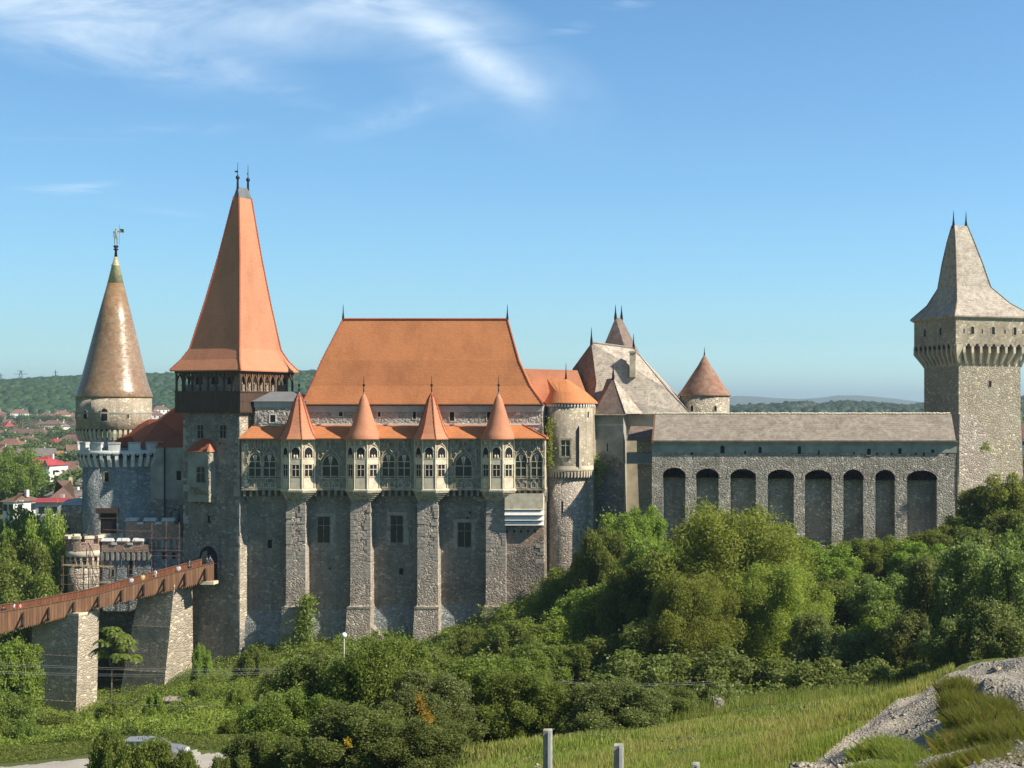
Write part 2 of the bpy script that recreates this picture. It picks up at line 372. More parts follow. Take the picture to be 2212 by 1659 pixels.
M['leaf_far'] = leafmat('leaves_of_town_trees', (.075, .115, .038), (.125, .170, .052), None, .2)
M['bark'] = plain('grey_brown_bark', (.17, .13, .095), .9, .3, 4.0)
# ---------------------------------------------------------------- ground
rng = np.random.default_rng(7); random.seed(5)
ctl = []   # (u, v, Y) points of the near terrain
def C(*a): ctl.extend(a)
# meadow in front of the viewer
C((1200, 1700, 33), (1500, 1672, 34), (1000, 1662, 52), (1300, 1645, 42), (1600, 1610, 44), (1450, 1572, 60), (1700, 1545, 58), (1900, 1530, 56), (1820, 1512, 66), (1950, 1512, 62),
  (1560, 1535, 70), (1700, 1540, 82), (1900, 1535, 80), (1200, 1640, 60), (1100, 1660, 70))
# gravel mound on the right
C((1700, 1700, 23), (1760, 1655, 25), (1880, 1566, 28), (1990, 1504, 30), (2050, 1466, 31), (2120, 1440, 32), (2211, 1428, 33), (2330, 1425, 33),
  (1850, 1660, 21), (2000, 1600, 22.5), (2130, 1540, 23), (2211, 1500, 25), (2000, 1680, 18), (2200, 1640, 18), (2350, 1560, 20), (2211, 1560, 45), (2400, 1560, 45), (2100, 1560, 50))
# foreground under the left trees, road, slopes
C((900, 1760, 52), (600, 1790, 50), (300, 1800, 50), (0, 1800, 50), (-200, 1800, 52), (700, 1700, 66), (480, 1655, 72), (300, 1650, 72), (100, 1652, 72), (-100, 1665, 72), (-250, 1670, 72),
  (480, 1612, 79), (300, 1604, 79), (60, 1625, 79), (-150, 1640, 79),
  (430, 1560, 98), (300, 1580, 98), (100, 1612, 95), (-100, 1600, 98), (430, 1518, 128), (300, 1562, 122), (200, 1602, 110), (120, 1600, 122), (-60, 1560, 122), (560, 1480, 128),
  (460, 1468, 150), (340, 1522, 152), (200, 1590, 146), (60, 1578, 150), (-60, 1540, 150), (460, 1452, 162), (300, 1440, 172), (100, 1400, 175), (-80, 1350, 175))
# valley and slope under the wood
C((700, 1560, 100), (900, 1580, 100), (1100, 1570, 100), (750, 1450, 140), (950, 1450, 140), (1150, 1420, 140), (700, 1420, 160), (950, 1420, 160), (1120, 1345, 158), (1230, 1250, 163),
  (1300, 1560, 98), (1500, 1560, 98), (1700, 1540, 100), (1900, 1530, 100), (2100, 1530, 100), (2300, 1530, 100),
  (1300, 1400, 130), (1500, 1390, 130), (1700, 1380, 130), (1900, 1370, 130), (2100, 1340, 130), (2300, 1320, 130), (1350, 1180, 163), (1500, 1180, 163), (1700, 1190, 163), (1950, 1182, 163), (2130, 1110, 163), (2300, 1090, 163))
# castle plateau and behind
C((1400, 1100, 175), (1800, 1100, 180), (2200, 1060, 185), (800, 1150, 185), (1100, 1130, 185), (300, 1180, 190), (100, 1210, 200), (-100, 1220, 200),
  (0, 1190, 240), (400, 1200, 240), (800, 1200, 240), (1300, 1200, 240), (1800, 1200, 240), (2300, 1200, 240), (-300, 1190, 240))
pts = np.array([[(u-UX)*Y/F, Y, CZ+(VH-v)*Y/F] for u, v, Y in ctl]+[[0, 0, 38.3], [-6, 6, 37.2], [6, 6, 37.4], [0, 12, 35.9], [-30, 10, 33], [30, 5, 36], [-70, 20, 28], [-110, 40, 25], [40, 40, 30], [60, 80, 25], [70, 130, 22]])
A = pts[:, :2]; n_ = len(A)
K = np.linalg.norm(A[:, None]-A[None], axis=2)+np.eye(n_)*.8
Bm = np.block([[K, np.c_[np.ones(n_), A]], [np.c_[np.ones(n_), A].T, np.zeros((3, 3))]])
sol = np.linalg.solve(Bm, np.r_[pts[:, 2], 0, 0, 0])
FY = [240, 300, 450, 600, 800, 1000, 1200, 1400, 1800, 2600, 30000]
FV = [1200, 1150, 1070, 1020, 975, 946, 920, 897, 890, 884, 880.3]
def sines(x, y, s):
    return (np.sin(x/s*1.0+y/s*.7)+np.sin(x/s*-.6+y/s*1.3+1.7)+np.sin(x/s*1.9-y/s*.4+.3)*.5+np.sin(x/s*.8+y/s*2.3+2.1)*.4)/2.9
def ground(x, y):
    x = np.atleast_1d(np.asarray(x, float)); y = np.atleast_1d(np.asarray(y, float))
    xc = np.clip(x, -130, 75); yc = np.clip(y, -15, 240)
    out = np.empty_like(xc)
    for i in range(0, len(xc), 20000):
        q = np.c_[xc[i:i+20000], yc[i:i+20000]]
        out[i:i+20000] = np.linalg.norm(q[:, None]-A[None], axis=2) @ sol[:n_]+sol[n_]+q @ sol[n_+1:]
    far = CZ+(VH-np.interp(y, FY, FV))*y/F
    t = np.clip((y-200)/60, 0, 1); t = t*t*(3-2*t)
    z = out*(1-t)+far*t
    z = z+sines(x, y, 3.1)*.22*np.clip(y/60, 0, 1)*np.clip(1-t, 0, 1)+sines(x, y, 1.1)*.05*(1-t)+sines(x, y, 60)*2.0*np.clip((y-260)/300, 0, 1)*np.clip((2500-y)/1000, 0, 1)
    return z
def gz(x, y): return float(ground(x, y)[0])
CU = [1690, 1750, 1820, 1880, 1940, 1990, 2050, 2120, 2211, 2330, 2420]; CY = [24, 25, 26.5, 28, 29, 30, 31, 32, 33, 33, 33]
def ground_low(x, y):
    z = ground(x, y); u = UX+x*F/np.maximum(y, 1); on = (u > 1700) & (y > 10) & (y < np.interp(u, CU, CY)); return z-.45*on
def grid_mesh(name, xs, ys, zf, mat, smooth=True):
    Xg, Yg = np.meshgrid(xs, ys); Zg = zf(Xg.ravel(), Yg.ravel())
    co = np.c_[Xg.ravel(), Yg.ravel(), Zg]; nx, ny = len(xs), len(ys)
    i = np.arange(nx-1)[None, :]+np.arange(ny-1)[:, None]*nx
    fc = np.stack([i, i+1, i+1+nx, i+nx], -1).reshape(-1, 4)
    return np_mesh(name, co, fc, mat, None, smooth)
def np_mesh(name, co, fc, mat, parent=None, smooth=False):
    me = bpy.data.meshes.new(name); k = fc.shape[1]
    me.vertices.add(len(co)); me.vertices.foreach_set('co', co.astype(np.float32).ravel())
    me.loops.add(fc.size); me.loops.foreach_set('vertex_index', fc.astype(np.int32).ravel())
    me.polygons.add(len(fc)); me.polygons.foreach_set('loop_start', np.arange(0, fc.size, k, dtype=np.int32))
    me.polygons.foreach_set('loop_total', np.full(len(fc), k, dtype=np.int32))
    if smooth: me.polygons.foreach_set('use_smooth', np.ones(len(fc), dtype=bool))
    me.update(calc_edges=True); me.validate()
    return link(name, me, mat, parent)
def geo(a, b, n): return list(np.geomspace(a, b, n))
xs = [-v for v in geo(13000, 125, 55)]+list(np.arange(-122, -8, 1.25))+list(np.arange(-8, 16, .5))+list(np.arange(16, 70, 1.25))+geo(72, 9000, 45)
ys = [-45, -30, -20, -12]+list(np.arange(-8, 14, 1.25))+list(np.arange(14, 46, .5))+list(np.arange(46, 245, 1.25))+geo(250, 19500, 85)
m, t, b = newmat('grassy_ground'); v = t.coords()
c_ = t.mix(t.ramp(t.noise(v, .12, 6, .7), [(.35, 0.0), (.65, 1.0)]), (.070, .105, .022), (.125, .150, .038))
c_ = t.mix(t.ramp(t.noise(v, .9, 5, .7), [(.5, 0.0), (.75, .8)]), c_, (.150, .125, .060))
c_ = t.mix(t.ramp(t.noise(v, .011, 4, .6), [(.45, 0.0), (.6, .5)]), c_, (.12, .14, .055))
t.set(b.inputs['Base Color'], c_); b.inputs['Roughness'].default_value = .95; b.inputs['Specular IOR Level'].default_value = .1
bump(t, b, t.noise(v, 4, 4, .7), .6, .15); M['ground'] = m
tag(grid_mesh('ground', xs, ys, ground_low, M['ground']), kind='structure')
# gravel path over the mound
def crest(sv):
    cu = [1690, 1750, 1820, 1880, 1940, 1990, 2050, 2120, 2211, 2330, 2420]; cv = [1700, 1659, 1600, 1560, 1515, 1500, 1460, 1435, 1425, 1422, 1425]; cy = [24, 25, 26.5, 28, 29, 30, 31, 32, 33, 33, 33]
    return np.interp(sv, cu, cu), np.interp(sv, cu, cv), np.interp(sv, cu, cy)
m, t, b = newmat('pale_gravel_and_rock'); v = t.coords()
n1 = t.noise(v, 1.2, 7, .75); vo = t.voro(v, 22)
sx = t.new('ShaderNodeSeparateColor'); t.l.new(vo.outputs['Color'], sx.inputs[0])
c_ = t.mix(t.ramp(n1, [(.35, 0.0), (.65, 1.0)]), (.39, .345, .27), (.27, .24, .19)); c_ = t.mix(1.0, c_, t.ramp(sx.outputs[0], [(0, .65), (1, 1.3)]), 'MULTIPLY')
t.set(b.inputs['Base Color'], c_); b.inputs['Roughness'].default_value = .95
bump(t, b, t.math('ADD', n1, t.math('MULTIPLY', vo.outputs['Distance'], .4)), .8, .06); M['gravel'] = m
rows = []
for k in np.linspace(0, 1, 60):
    row = []
    for uu in np.linspace(1700, 2420, 150):
        a, vv, Y = crest(uu); p0 = px(a, vv, Y)
        yk = Y*(1-k)+16.0*k + .25; xk = p0.x*(1-k)+ (a-UX+40*k)*16/F*k
        z0 = gz(xk, yk)
        bank = float(sines(np.array([xk*2.2+yk]), np.array([yk*3-xk]), .9)[0])
        lump = max(0, 1-abs(k-.35)/.3)*.35*float(sines(np.array([xk]), np.array([yk]), .7)[0])
        w_ = min(1, k*8)
        row.append(((xk), yk, (p0.z)*(1-w_)+(z0+.04+.09*abs(bank)**.7*(1 if bank > 0 else -1)+lump*.8)*w_))
    rows.append(row)
mb = MB(); mb.strip(rows); tag(mb.build('gravel_path', M['gravel'], None, True), kind='structure')
gs = np.random.default_rng(3); GP = []; GR = []
gp_ = np.array([[list(q) for q in r] for r in rows])
for _ in range(2600):
    i = int(gs.integers(1, 59)); j = int(gs.integers(0, 149)); q = gp_[i, j]+(gp_[i-1, j]-gp_[i, j])*gs.random()+(gp_[i, min(j+1, 149)]-gp_[i, j])*gs.random(); GP.append(q); GR.append(float(np.clip(gs.lognormal(-3.9, .55), .012, .11)))
# road along the valley side
m, t, b = newmat('dusty_pale_road'); v = t.coords(); n1 = t.noise(v, .8, 7, .7)
t.set(b.inputs['Base Color'], t.ramp(n1, [(.3, (.46, .43, .37)), (.7, (.34, .31, .26))])); b.inputs['Roughness'].default_value = .95
bump(t, b, t.noise(v, 12, 3), .4, .03); M['road'] = m
rows = []
for uu in np.linspace(-260, 620, 130):
    y0 = float(np.interp(uu, [-260, 0, 150, 300, 480, 620], [70.5, 70.4, 71, 72.5, 71.5, 69])); row = []
    half = float(np.interp(uu, [-260, 0, 200, 300, 620], [1.5, 1.8, 3.0, 4.0, 3.5]))
    half *= 1+.12*math.sin(uu*.11)+.08*math.sin(uu*.37)
    for k in np.linspace(-1, 1, 9):
        yy_ = y0+k*half; xx_ = X(uu, y0); row.append((xx_, yy_, gz(xx_, yy_)+.07*(1-abs(k)**6)-.06*abs(k)**6))
    rows.append(row)
mb = MB(); mb.strip(rows); tag(mb.build('road', M['road'], None, True), kind='structure')

# far hills
m, t, b = newmat('wooded_hillside'); v = t.coords()
t.set(b.inputs['Base Color'], t.ramp(t.noise(v, .02, 6, .6), [(.35, (.035, .060, .022)), (.6, (.055, .085, .030)), (.7, (.10, .12, .05))])); b.inputs['Roughness'].default_value = 1.0
M['hill'] = m
m, t, b = newmat('bare_far_mountain'); t.set(b.inputs['Base Color'], t.ramp(t.noise(t.coords(), .0006, 5), [(.3, (.05, .075, .045)), (.7, (.09, .10, .07))])); b.inputs['Roughness'].default_value = 1.0
M['mountain'] = m
def ridge(name, us, vs, Yb, Yc, vb, mat, nu=120, back=1.25, rough=0.0, vfun=None):
    """a hill whose skyline passes the given bearings"""
    rows = []; uu = np.linspace(us[0], us[-1], nu); vv = np.interp(uu, us, vs)
    for k in np.linspace(0, 1, 30):
        Y = Yb+(Yc-Yb)*k; row = []
        for a, c in zip(uu, vv):
            zt = Z(c, Yc); zb = Z(vb, Yb)-2; s_ = math.sin(k*math.pi/2)**1.1
            x = X(a, Yc)*(.92+.08*k)
            row.append((x, Y, zb+(zt-zb)*s_+rough*(float(sines(np.array([x]), np.array([Y]), 90)[0]))*k*(1-k)*4))
        rows.append(row)
    rows.append([(p[0], Yc*back, Z(vb, Yb)-5) for p in rows[-1]])
    mb = MB(); mb.strip(rows); o = tag(mb.build(name, mat, None, True), kind='structure')
    return np.array(rows[:-1])
hl = ridge('hill', [-420, -200, 0, 45, 120, 200, 330, 380, 520, 660, 760, 1000], [846, 842, 838, 834, 829, 825, 821, 820, 818, 815, 820, 845], 1300, 1750, 893, M['hill'], rough=14)
hr = ridge('hill', [1180, 1500, 1600, 1690, 1780, 1860, 1930, 1990, 2100, 2211, 2330, 2500], [903, 903, 901, 899, 899, 896, 890, 882, 874, 869, 863, 860], 1500, 2150, 894, M['hill'], rough=16)
ridge('mountains', [1200, 1430, 1540, 1590, 1640, 1680, 1730, 1770, 1810, 1850, 1890, 1930, 2000, 2300], [880, 873, 862, 855, 857, 860, 862, 859, 854, 854, 857, 861, 870, 876], 5600, 6600, 882, M['mountain'], nu=240)
# forest canopy on the hills (one mass each)
def ico():
    import bmesh
    bm = bmesh.new(); bmesh.ops.create_icosphere(bm, subdivisions=2, radius=1)
    v = np.array([x.co[:] for x in bm.verts]); f = np.array([[q.index for q in x.verts] for x in bm.faces]); bm.free(); return v, f
IV, IF_ = ico()
def blobs(name, P, rad, mat, rng, squash=.8):
    n = len(P); V = np.repeat(IV[None], n, 0)*(1+rng.normal(0, .16, (n, len(IV), 1)))
    V = V*(rad[:, None, None]*np.array([1, 1, squash])[None, None])+P[:, None]
    Fc = (IF_[None]+(np.arange(n)*len(IV))[:, None, None]).reshape(-1, 3)
    o = np_mesh(name, V.reshape(-1, 3), Fc, mat, None, False); return tag(o, kind='stuff')
def hill_forest(grid, n, r0, r1, rng, umin, umax, clear=None):
    rows, cols = grid.shape[0], grid.shape[1]; out = []; rad = []
    while len(out) < n:
        a = rng.uniform(.02, rows-1.01); b_ = rng.uniform(0, cols-1.01); i, j = int(a), int(b_)
        fa, fb = a-i, b_-j
        p = (grid[i, j]*(1-fa)+grid[i+1, j]*fa)*(1-fb)+(grid[i, j+1]*(1-fa)+grid[i+1, j+1]*fa)*fb
        u = UX+p[0]*F/p[1]
        if u < umin or u > umax or (clear and clear(u, a/rows)): continue
        r = rng.uniform(r0, r1); out.append(p+np.array([0, 0, r*.35])); rad.append(r)
    return np.array(out), np.array(rad)
m = leafmat('distant_forest_canopy', (.014, .034, .012), (.042, .070, .020), None, .0); M['canopy'] = m
P1, r1 = hill_forest(hl, 6500, 3.6, 7.5, rng, -60, 760)
tag(blobs('forest', P1, r1, M['canopy'], rng), 'dense green deciduous wood covering the long hill behind the town', 'forest')
P2, r2 = hill_forest(hr, 5200, 4, 8, rng, 1480, 2320, lambda u, k: (math.sin(u*.021+k*9)+math.sin(u*.05-k*17)) > .9 and k < .8)
tag(blobs('forest', P2, r2, M['canopy'], rng), 'darker patchy wood on the low hills beyond the long curtain wall', 'forest')

tag(blobs('gravel', np.array(GP), np.array(GR), M['gravel'], rng, .6), 'loose stones scattered over the gravel path on the right', 'stones')
# ================================================================ castle
def flatwin(parent, Mx, x, z, w, h, kind=0, fr=.12, nv=1, nh=1, fm=None, gm=None, proud=.07, tr=None):
    inn = outline(x, z, w, h, kind); m = MB(Mx); m.ringp(inn, outline(x, z-fr, w+2*fr, h+2*fr, kind), -proud, .05); t = .035
    for i in range(nv):
        xx = x-w/2+w*(i+1)/(nv+1); m.box(xx-t, xx+t, -.05, 0, z, z+h*.95)
    for i in range(nh):
        zz = z+h*((i+1)/(nh+1) if tr is None else tr[i]); m.box(x-w/2, x+w/2, -.056, 0, zz-t, zz+t)
    m.build('window', fm, parent); m = MB(Mx); m.prism(inn, -.012, .2); m.build('pane', gm, parent)
def spike(mb, x, y, z, h, r=.09):
    mb.lathe(x, y, [(r, z-.3), (r*.9, z+.1*h), (r*.45, z+.45*h), (.02, z+h)], 6)
def ballfinial(mb, x, y, z, h, r=.17):
    mb.lathe(x, y, [(.10, z-.3), (.06, z+.3*h), (.05, z+.42*h)], 6)
    mb.lathe(x, y, [(.02, z+.40*h), (r*.8, z+.44*h), (r, z+.49*h), (r*.8, z+.54*h), (.02, z+.58*h)], 8)
    mb.lathe(x, y, [(.045, z+.55*h), (.02, z+h)], 5)
def crockets(mb, pts, r=.1, n=10):            # little ridge tiles along an edge
    pts = [Vector(p) for p in pts]
    for a, b_ in zip(pts[:-1], pts[1:]):
        k = max(1, int((b_-a).length/.42)); d = (b_-a)/k
        for i in range(k):
            p = a+d*i; mb.tube([p, p+d*1.04], [r, r*1.5], 5)
def quoins(mb, x0, x1, y, z0, z1, sd_=1, rs=None, d=.05, hgt=.42):
    """alternating long and short corner stones on a front face"""
    rs = rs or random; z = z0
    while z < z1-.2:
        h = hgt*rs.uniform(.75, 1.2); w_ = rs.choice((.42, .75, .6, .95))
        if rs.random() < .85:
            if sd_ > 0: mb.box(x1-w_, x1+d*.6, y-d, y+.5, z+.025, z+h-.025)
            else: mb.box(x0-d*.6, x0+w_, y-d, y+.5, z+.025, z+h-.025)
        z += h

# ---------------------------------------------------------------- great hall with loggia
YB, YW, YL = 163.8, 165.2, 163.62
FL = frame(0, 0, 0)
hall = thing('great_hall', 'long stone hall with steep orange hipped roof, buttresses and four pointed loggia turrets', 'castle hall', (X(850, YW), YW, Z(1420, YW)))
zb = Z(1500, YW)
m = MB()
m.box(X(523, YW), X(1092, YW), YW, YW+8.2, zb, Z(1060, YW))
m.build('wall', M['rubble_dark'], hall)
m = MB(); m.box(X(548, 165.4), X(1171, 165.4), 165.4, 173.4, Z(1062, 165.4), Z(889, 165.4)); m.build('upper_wall', M['hall_rubble'], hall)
m = MB(); m.loft([[(X(a, 165.2)-e if i in (0, 3) else X(b_, 165.2)+e, y, z) for i, (a, b_, y) in enumerate(((648, 1170, 165.25-e), (648, 1170, 165.25-e), (648, 1170, 173.6), (648, 1170, 173.6)))] for e, z in ((0, Z(890, 165.2)), (.05, Z(889, 165.2)), (.08, Z(880, 165.2)), (.14, Z(874.5, 165.2)))])
m.build('cornice', M['cornice'], hall)
for u, v0, v1, wd, k in ((736, 899, 884, 8, 0), (819, 900, 886, 6, 0), (895, 905, 888, 7, 's'), (976, 909, 889, 10, 's'), (1056, 908, 889, 9, 0)):
    hole(hall, frame(0, 165.4, 0), X(u, 165.4), Z(v0, 165.4), wd*.0543, (v0-v1)*.0543, k, M['dark'], .1, M['cut_pale'])
# plinth of the bays, sloping out
for u0, u1, vt in ((524, 614, 1318), (664, 752, 1316), (806, 900, 1308), (951, 1044, 1306)):
    y1 = YW-.02; m = MB()
    a, b_ = X(u0, y1)-.3, X(u1, y1)+.3
    m.loft([[(a, YW-1.0, zb), (b_, YW-1.0, zb), (b_, YW+1, zb), (a, YW+1, zb)], [(a, YW-.45, Z(vt+26, YW)), (b_, YW-.45, Z(vt+26, YW)), (b_, YW+1, Z(vt+26, YW)), (a, YW+1, Z(vt+26, YW))],
            [(a, YW-.03, Z(vt, YW)), (b_, YW-.03, Z(vt, YW)), (b_, YW+1, Z(vt, YW)), (a, YW+1, Z(vt, YW))]])
    m.build('plinth', M['rubble_blue'], hall)
# buttresses
B = [(619.5, 658.5, 612, 657), (758.5, 799, 752, 799), (903, 944.5, 897.5, 945.5), (1051, 1091, 1043, 1091)]
rq = random.Random(3)
for i, (u0, u1, l0, l1) in enumerate(B):
    a, b_ = X(u0, YB), X(u1, YB); c, d = X(l0, YB), X(l1, YB)+.15; zt, zm = Z(1066, YB), Z(1308, YB)
    m = MB(); m.loft([[(a-.1, YB-.12, zm), (b_+.1, YB-.12, zm), (b_+.1, YW+.1, zm), (a-.1, YW+.1, zm)], [(a, YB, zt), (b_, YB, zt), (b_, YW+.1, zt), (a, YW+.1, zt)]])
    bt = m.build('buttress', M['butt'], hall)
    m = MB(); quoins(m, a-.05, b_+.05, YB-.04, zm+.3, zt-1.5, 1, rq); quoins(m, a-.05, b_+.05, YB-.04, zm+.3, zt-1.5, -1, rq); m.build('quoin', M['quoin'], bt)
    m = MB(); c0 = zm-.25
    m.loft([[(c-.5, YB-1.1, zb), (d+.25, YB-1.1, zb), (d+.25, YW+.1, zb), (c-.5, YW+.1, zb)], [(c-.02, YB-.45, c0), (d, YB-.45, c0), (d, YW+.1, c0), (c-.02, YW+.1, c0)],
            [(a-.14, YB-.17, zm+.05), (b_+.14, YB-.17, zm+.05), (b_+.14, YW+.1, zm+.05), (a-.14, YW+.1, zm+.05)]])
    m.build('buttress_base', M['butt'], hall)
    m = MB(); m.box(c-.05, d+.03, YB-.5, YW, c0-.12, c0+.14); m.build('offset_course', M['cut_green'], hall)
# masonry between the last buttress and the right corner, flush with the buttress
a, b_ = X(1091.5, YB), X(1173, YB)
m = MB(); m.loft([[(a, YB+.38-.25, Z(1310, YB)), (b_+.1, YB+.38-.25, Z(1310, YB)), (b_+.1, YW+8, Z(1310, YB)), (a, YW+8, Z(1310, YB))], [(a, YB+.38, Z(1172, YB)), (b_, YB+.38, Z(1172, YB)), (b_, YW+8, Z(1172, YB)), (a, YW+8, Z(1172, YB))], [(a, YB+.38, Z(1060, YB)), (b_, YB+.38, Z(1060, YB)), (b_, YW+8, Z(1060, YB)), (a, YW+8, Z(1060, YB))]])
m.build('corner_wall', M['rubble'], hall)
m = MB(); m.box(a-.3, b_+.25, YB-.3, YW+8, zb, Z(1311, YB)); m.build('corner_base', M['butt'], hall)
m = MB(); quoins(m, a, b_, YB+.34, Z(1306, YB), Z(1180, YB), 1, rq); m.build('quoin', M['quoin'], hall)
# brick patch with putlog holes
m = MB(); m.prism([(a+.01, Z(1138, YB)), (b_-.01, Z(1138, YB)), (b_-.01, Z(1158, YB)), (b_-1.3, Z(1172, YB)), (b_-1.5, Z(1182, YB)), (a+1.6, Z(1184, YB)), (a+.01, Z(1180, YB))], YB+.34, YB+.8)
bp = m.build('brick_patch', M['brick'], hall); m = MB()
for u in (1094, 1109, 1124, 1139, 1154): m.prism(outline(X(u, YB), Z(1151, YB), .2, .34, 'r'), YB+.32, YB+.6)
m.build('putlog_hole', M['dark'], bp)
# stepped white rendered corbel courses
for k, (v0, v1, e) in enumerate(((1135, 1126.5, .10), (1124.5, 1115, .22), (1113, 1102, .36), (1100, 1066, .50))):
    m = MB(); m.loft([[(a, YB-e-.1, Z(v0, YB)), (b_+.02*k, YB-e-.1, Z(v0, YB)), (b_+.02*k, YB+.5, Z(v0, YB)), (a, YB+.5, Z(v0, YB))], [(a, YB-e-.3 if k < 3 else YB-e, Z(v0-1.2, YB)), (b_+.02*k, YB-e-.3 if k < 3 else YB-e, Z(v0-1.2, YB)), (b_+.02*k, YB+.5, Z(v0-3, YB)), (a, YB+.5, Z(v0-3, YB))], [(a, YB-e, Z(v1, YB)), (b_+.02*k, YB-e, Z(v1, YB)), (b_+.02*k, YB+.5, Z(v1, YB)), (a, YB+.5, Z(v1, YB))]])
    m.build('corbel_course', M['cut_pale'] if k == 3 else M['white'], hall)
# bay windows
FW = frame(0, YW, 0)
for u, v0, w_, h_, seed in ((699, 1172, 26, 56, 1), (857, 1172, 26, 58, 2), (1003, 1181, 28, 52, 3)):
    x = X(u, YW); z = Z(v0, YW)
    f = window(hall, FW, x, z, w_*.0543, h_*.0543, 0, .10, 1, 1, M['cut_green'], M['glass'], .05, M['cut_green'], tr=[.66])
    rr = random.Random(seed); m = MB(FW); zz = z-.3; hw = w_*.0543/2
    while zz < z+h_*.0543+.1:
        hh = rr.uniform(.4, .62)
        for s_ in (-1, 1):
            ww = rr.choice((.35, .6, .45))
            x0, x1 = sorted((x+s_*(hw+.1), x+s_*(hw+.1+ww)))
            if rr.random() < .9 and seed > 1 or (s_ > 0 and rr.random() < .8): m.box(x0, x1, -.035, .2, zz, zz+hh-.03)
        zz += hh
    m.box(x-hw-.3, x+hw+.4, -.045, .2, z+h_*.0543+.12, z+h_*.0543+.42); m.build('surround', M['quoin'], f)
hole(hall, FW, X(583, YW), Z(1184, YW), .5, 1.0, 0, M['dark'], .1, M['rubble_dark'])
hole(hall, FW, X(866.5, YW), Z(1241, YW), .5, .75, 0, M['dark'], .08, M['rubble_dark'])
for u, v in ((712, 1230), (1015, 1110), (1009, 1121)): hole(hall, FW, X(u, YW), Z(v, YW), .25, .28, 'r', M['dark'])
# sloping rubble fins at the foot of two bays
for u0, u1, vt in ((664, 690, 1360), (803, 846, 1330)):
    m = MB(); m.prism([(X(u0, YW)-.4, zb), (X(u1, YW), zb), (X(u1, YW), Z(1395, YW)), (X(u1, YW)-.6, Z(1375, YW)), (X(u0, YW)-.4, Z(vt, YW))], YW-1.9, YW-.05); m.build('rubble_fin', M['butt'], hall)
# main roof
def hallring(uL, uR, vf, yf, kb):
    yb = 169.2*2-yf; z = Z(vf, yf)
    return [(X(uL, yf), yf, z), (X(uR, yf), yf, z), (X(uR+kb, yb), yb, z), (X(uL+kb*1.5, yb), yb, z)]
m = MB(); rings = [hallring(650, 1174, 874.5, 165.0, 5), hallring(652, 1172, 872, 165.0, 5), hallring(671, 1145, 834, 166.0, 5), hallring(695, 1120, 779, 167.0, 4), hallring(741, 1095.5, 690, 169.15, .3)]
m.loft(rings); m.build('roof', M['tile_new'], hall)
m = MB()
crockets(m, [r[1] for r in rings[1:]], .09); crockets(m, [r[0] for r in rings[1:]], .09); m.tube([Vector(rings[-1][0]), Vector(rings[-1][1])], .16, 6); m.build('ridge_tiles', M['tile_red'], hall)
m = MB(); m.box(X(650, 164.95), X(1174, 164.95), 164.9, 165.1, Z(876.5, 165), Z(874, 165)); m.build('gutter', M['iron'], hall)
for r in (rings[-1][0], rings[-1][1]):
    m = MB(); spike(m, r[0], r[1], r[2], 1.8, .16); m.build('finial', M['iron'], hall)
# loggia
zl0, zl1 = Z(1056, YL), Z(945, YL)
segs = [(523, 612, [(551, 31), (582, 31)]), (677, 756, [(714, 42)]), (808, 902, [(839, 31), (873, 31)]), (963, 1048, [(1001, 43)]), (1104, 1177, [(1125, 28), (1159, 28)])]
LG = []
m = MB(); m.box(X(522, YL), X(1176, YL), YL, YL+1.7, zl0, zl1); lg = m.build('loggia_wall', M['cut_green'], hall)
m = MB(); m.box(X(522, YL)-.0, X(1177, YL), YL-.10, YL+1.7, zl0-.16, zl0+.06); m.box(X(522, YL), X(1176, YL)+.02, YL-.06, YL, Z(1028, YL)-.1, Z(1028, YL)); m.build('string_course', M['cut'], lg)
m = MB(); m.box(X(1163, YL)+.62, X(1176, YL)+.06, YL-.08, YL+.4, zl0, zl1-.2)
z = zl0+.3
while z < zl1-1:
    m.box(X(523, YL)-.02, X(523, YL)+rq.uniform(.5, .95), YL-.05, YL+.1, z, z+.36); z += .42
m.build('quoin', M['cut_pale'], lg)
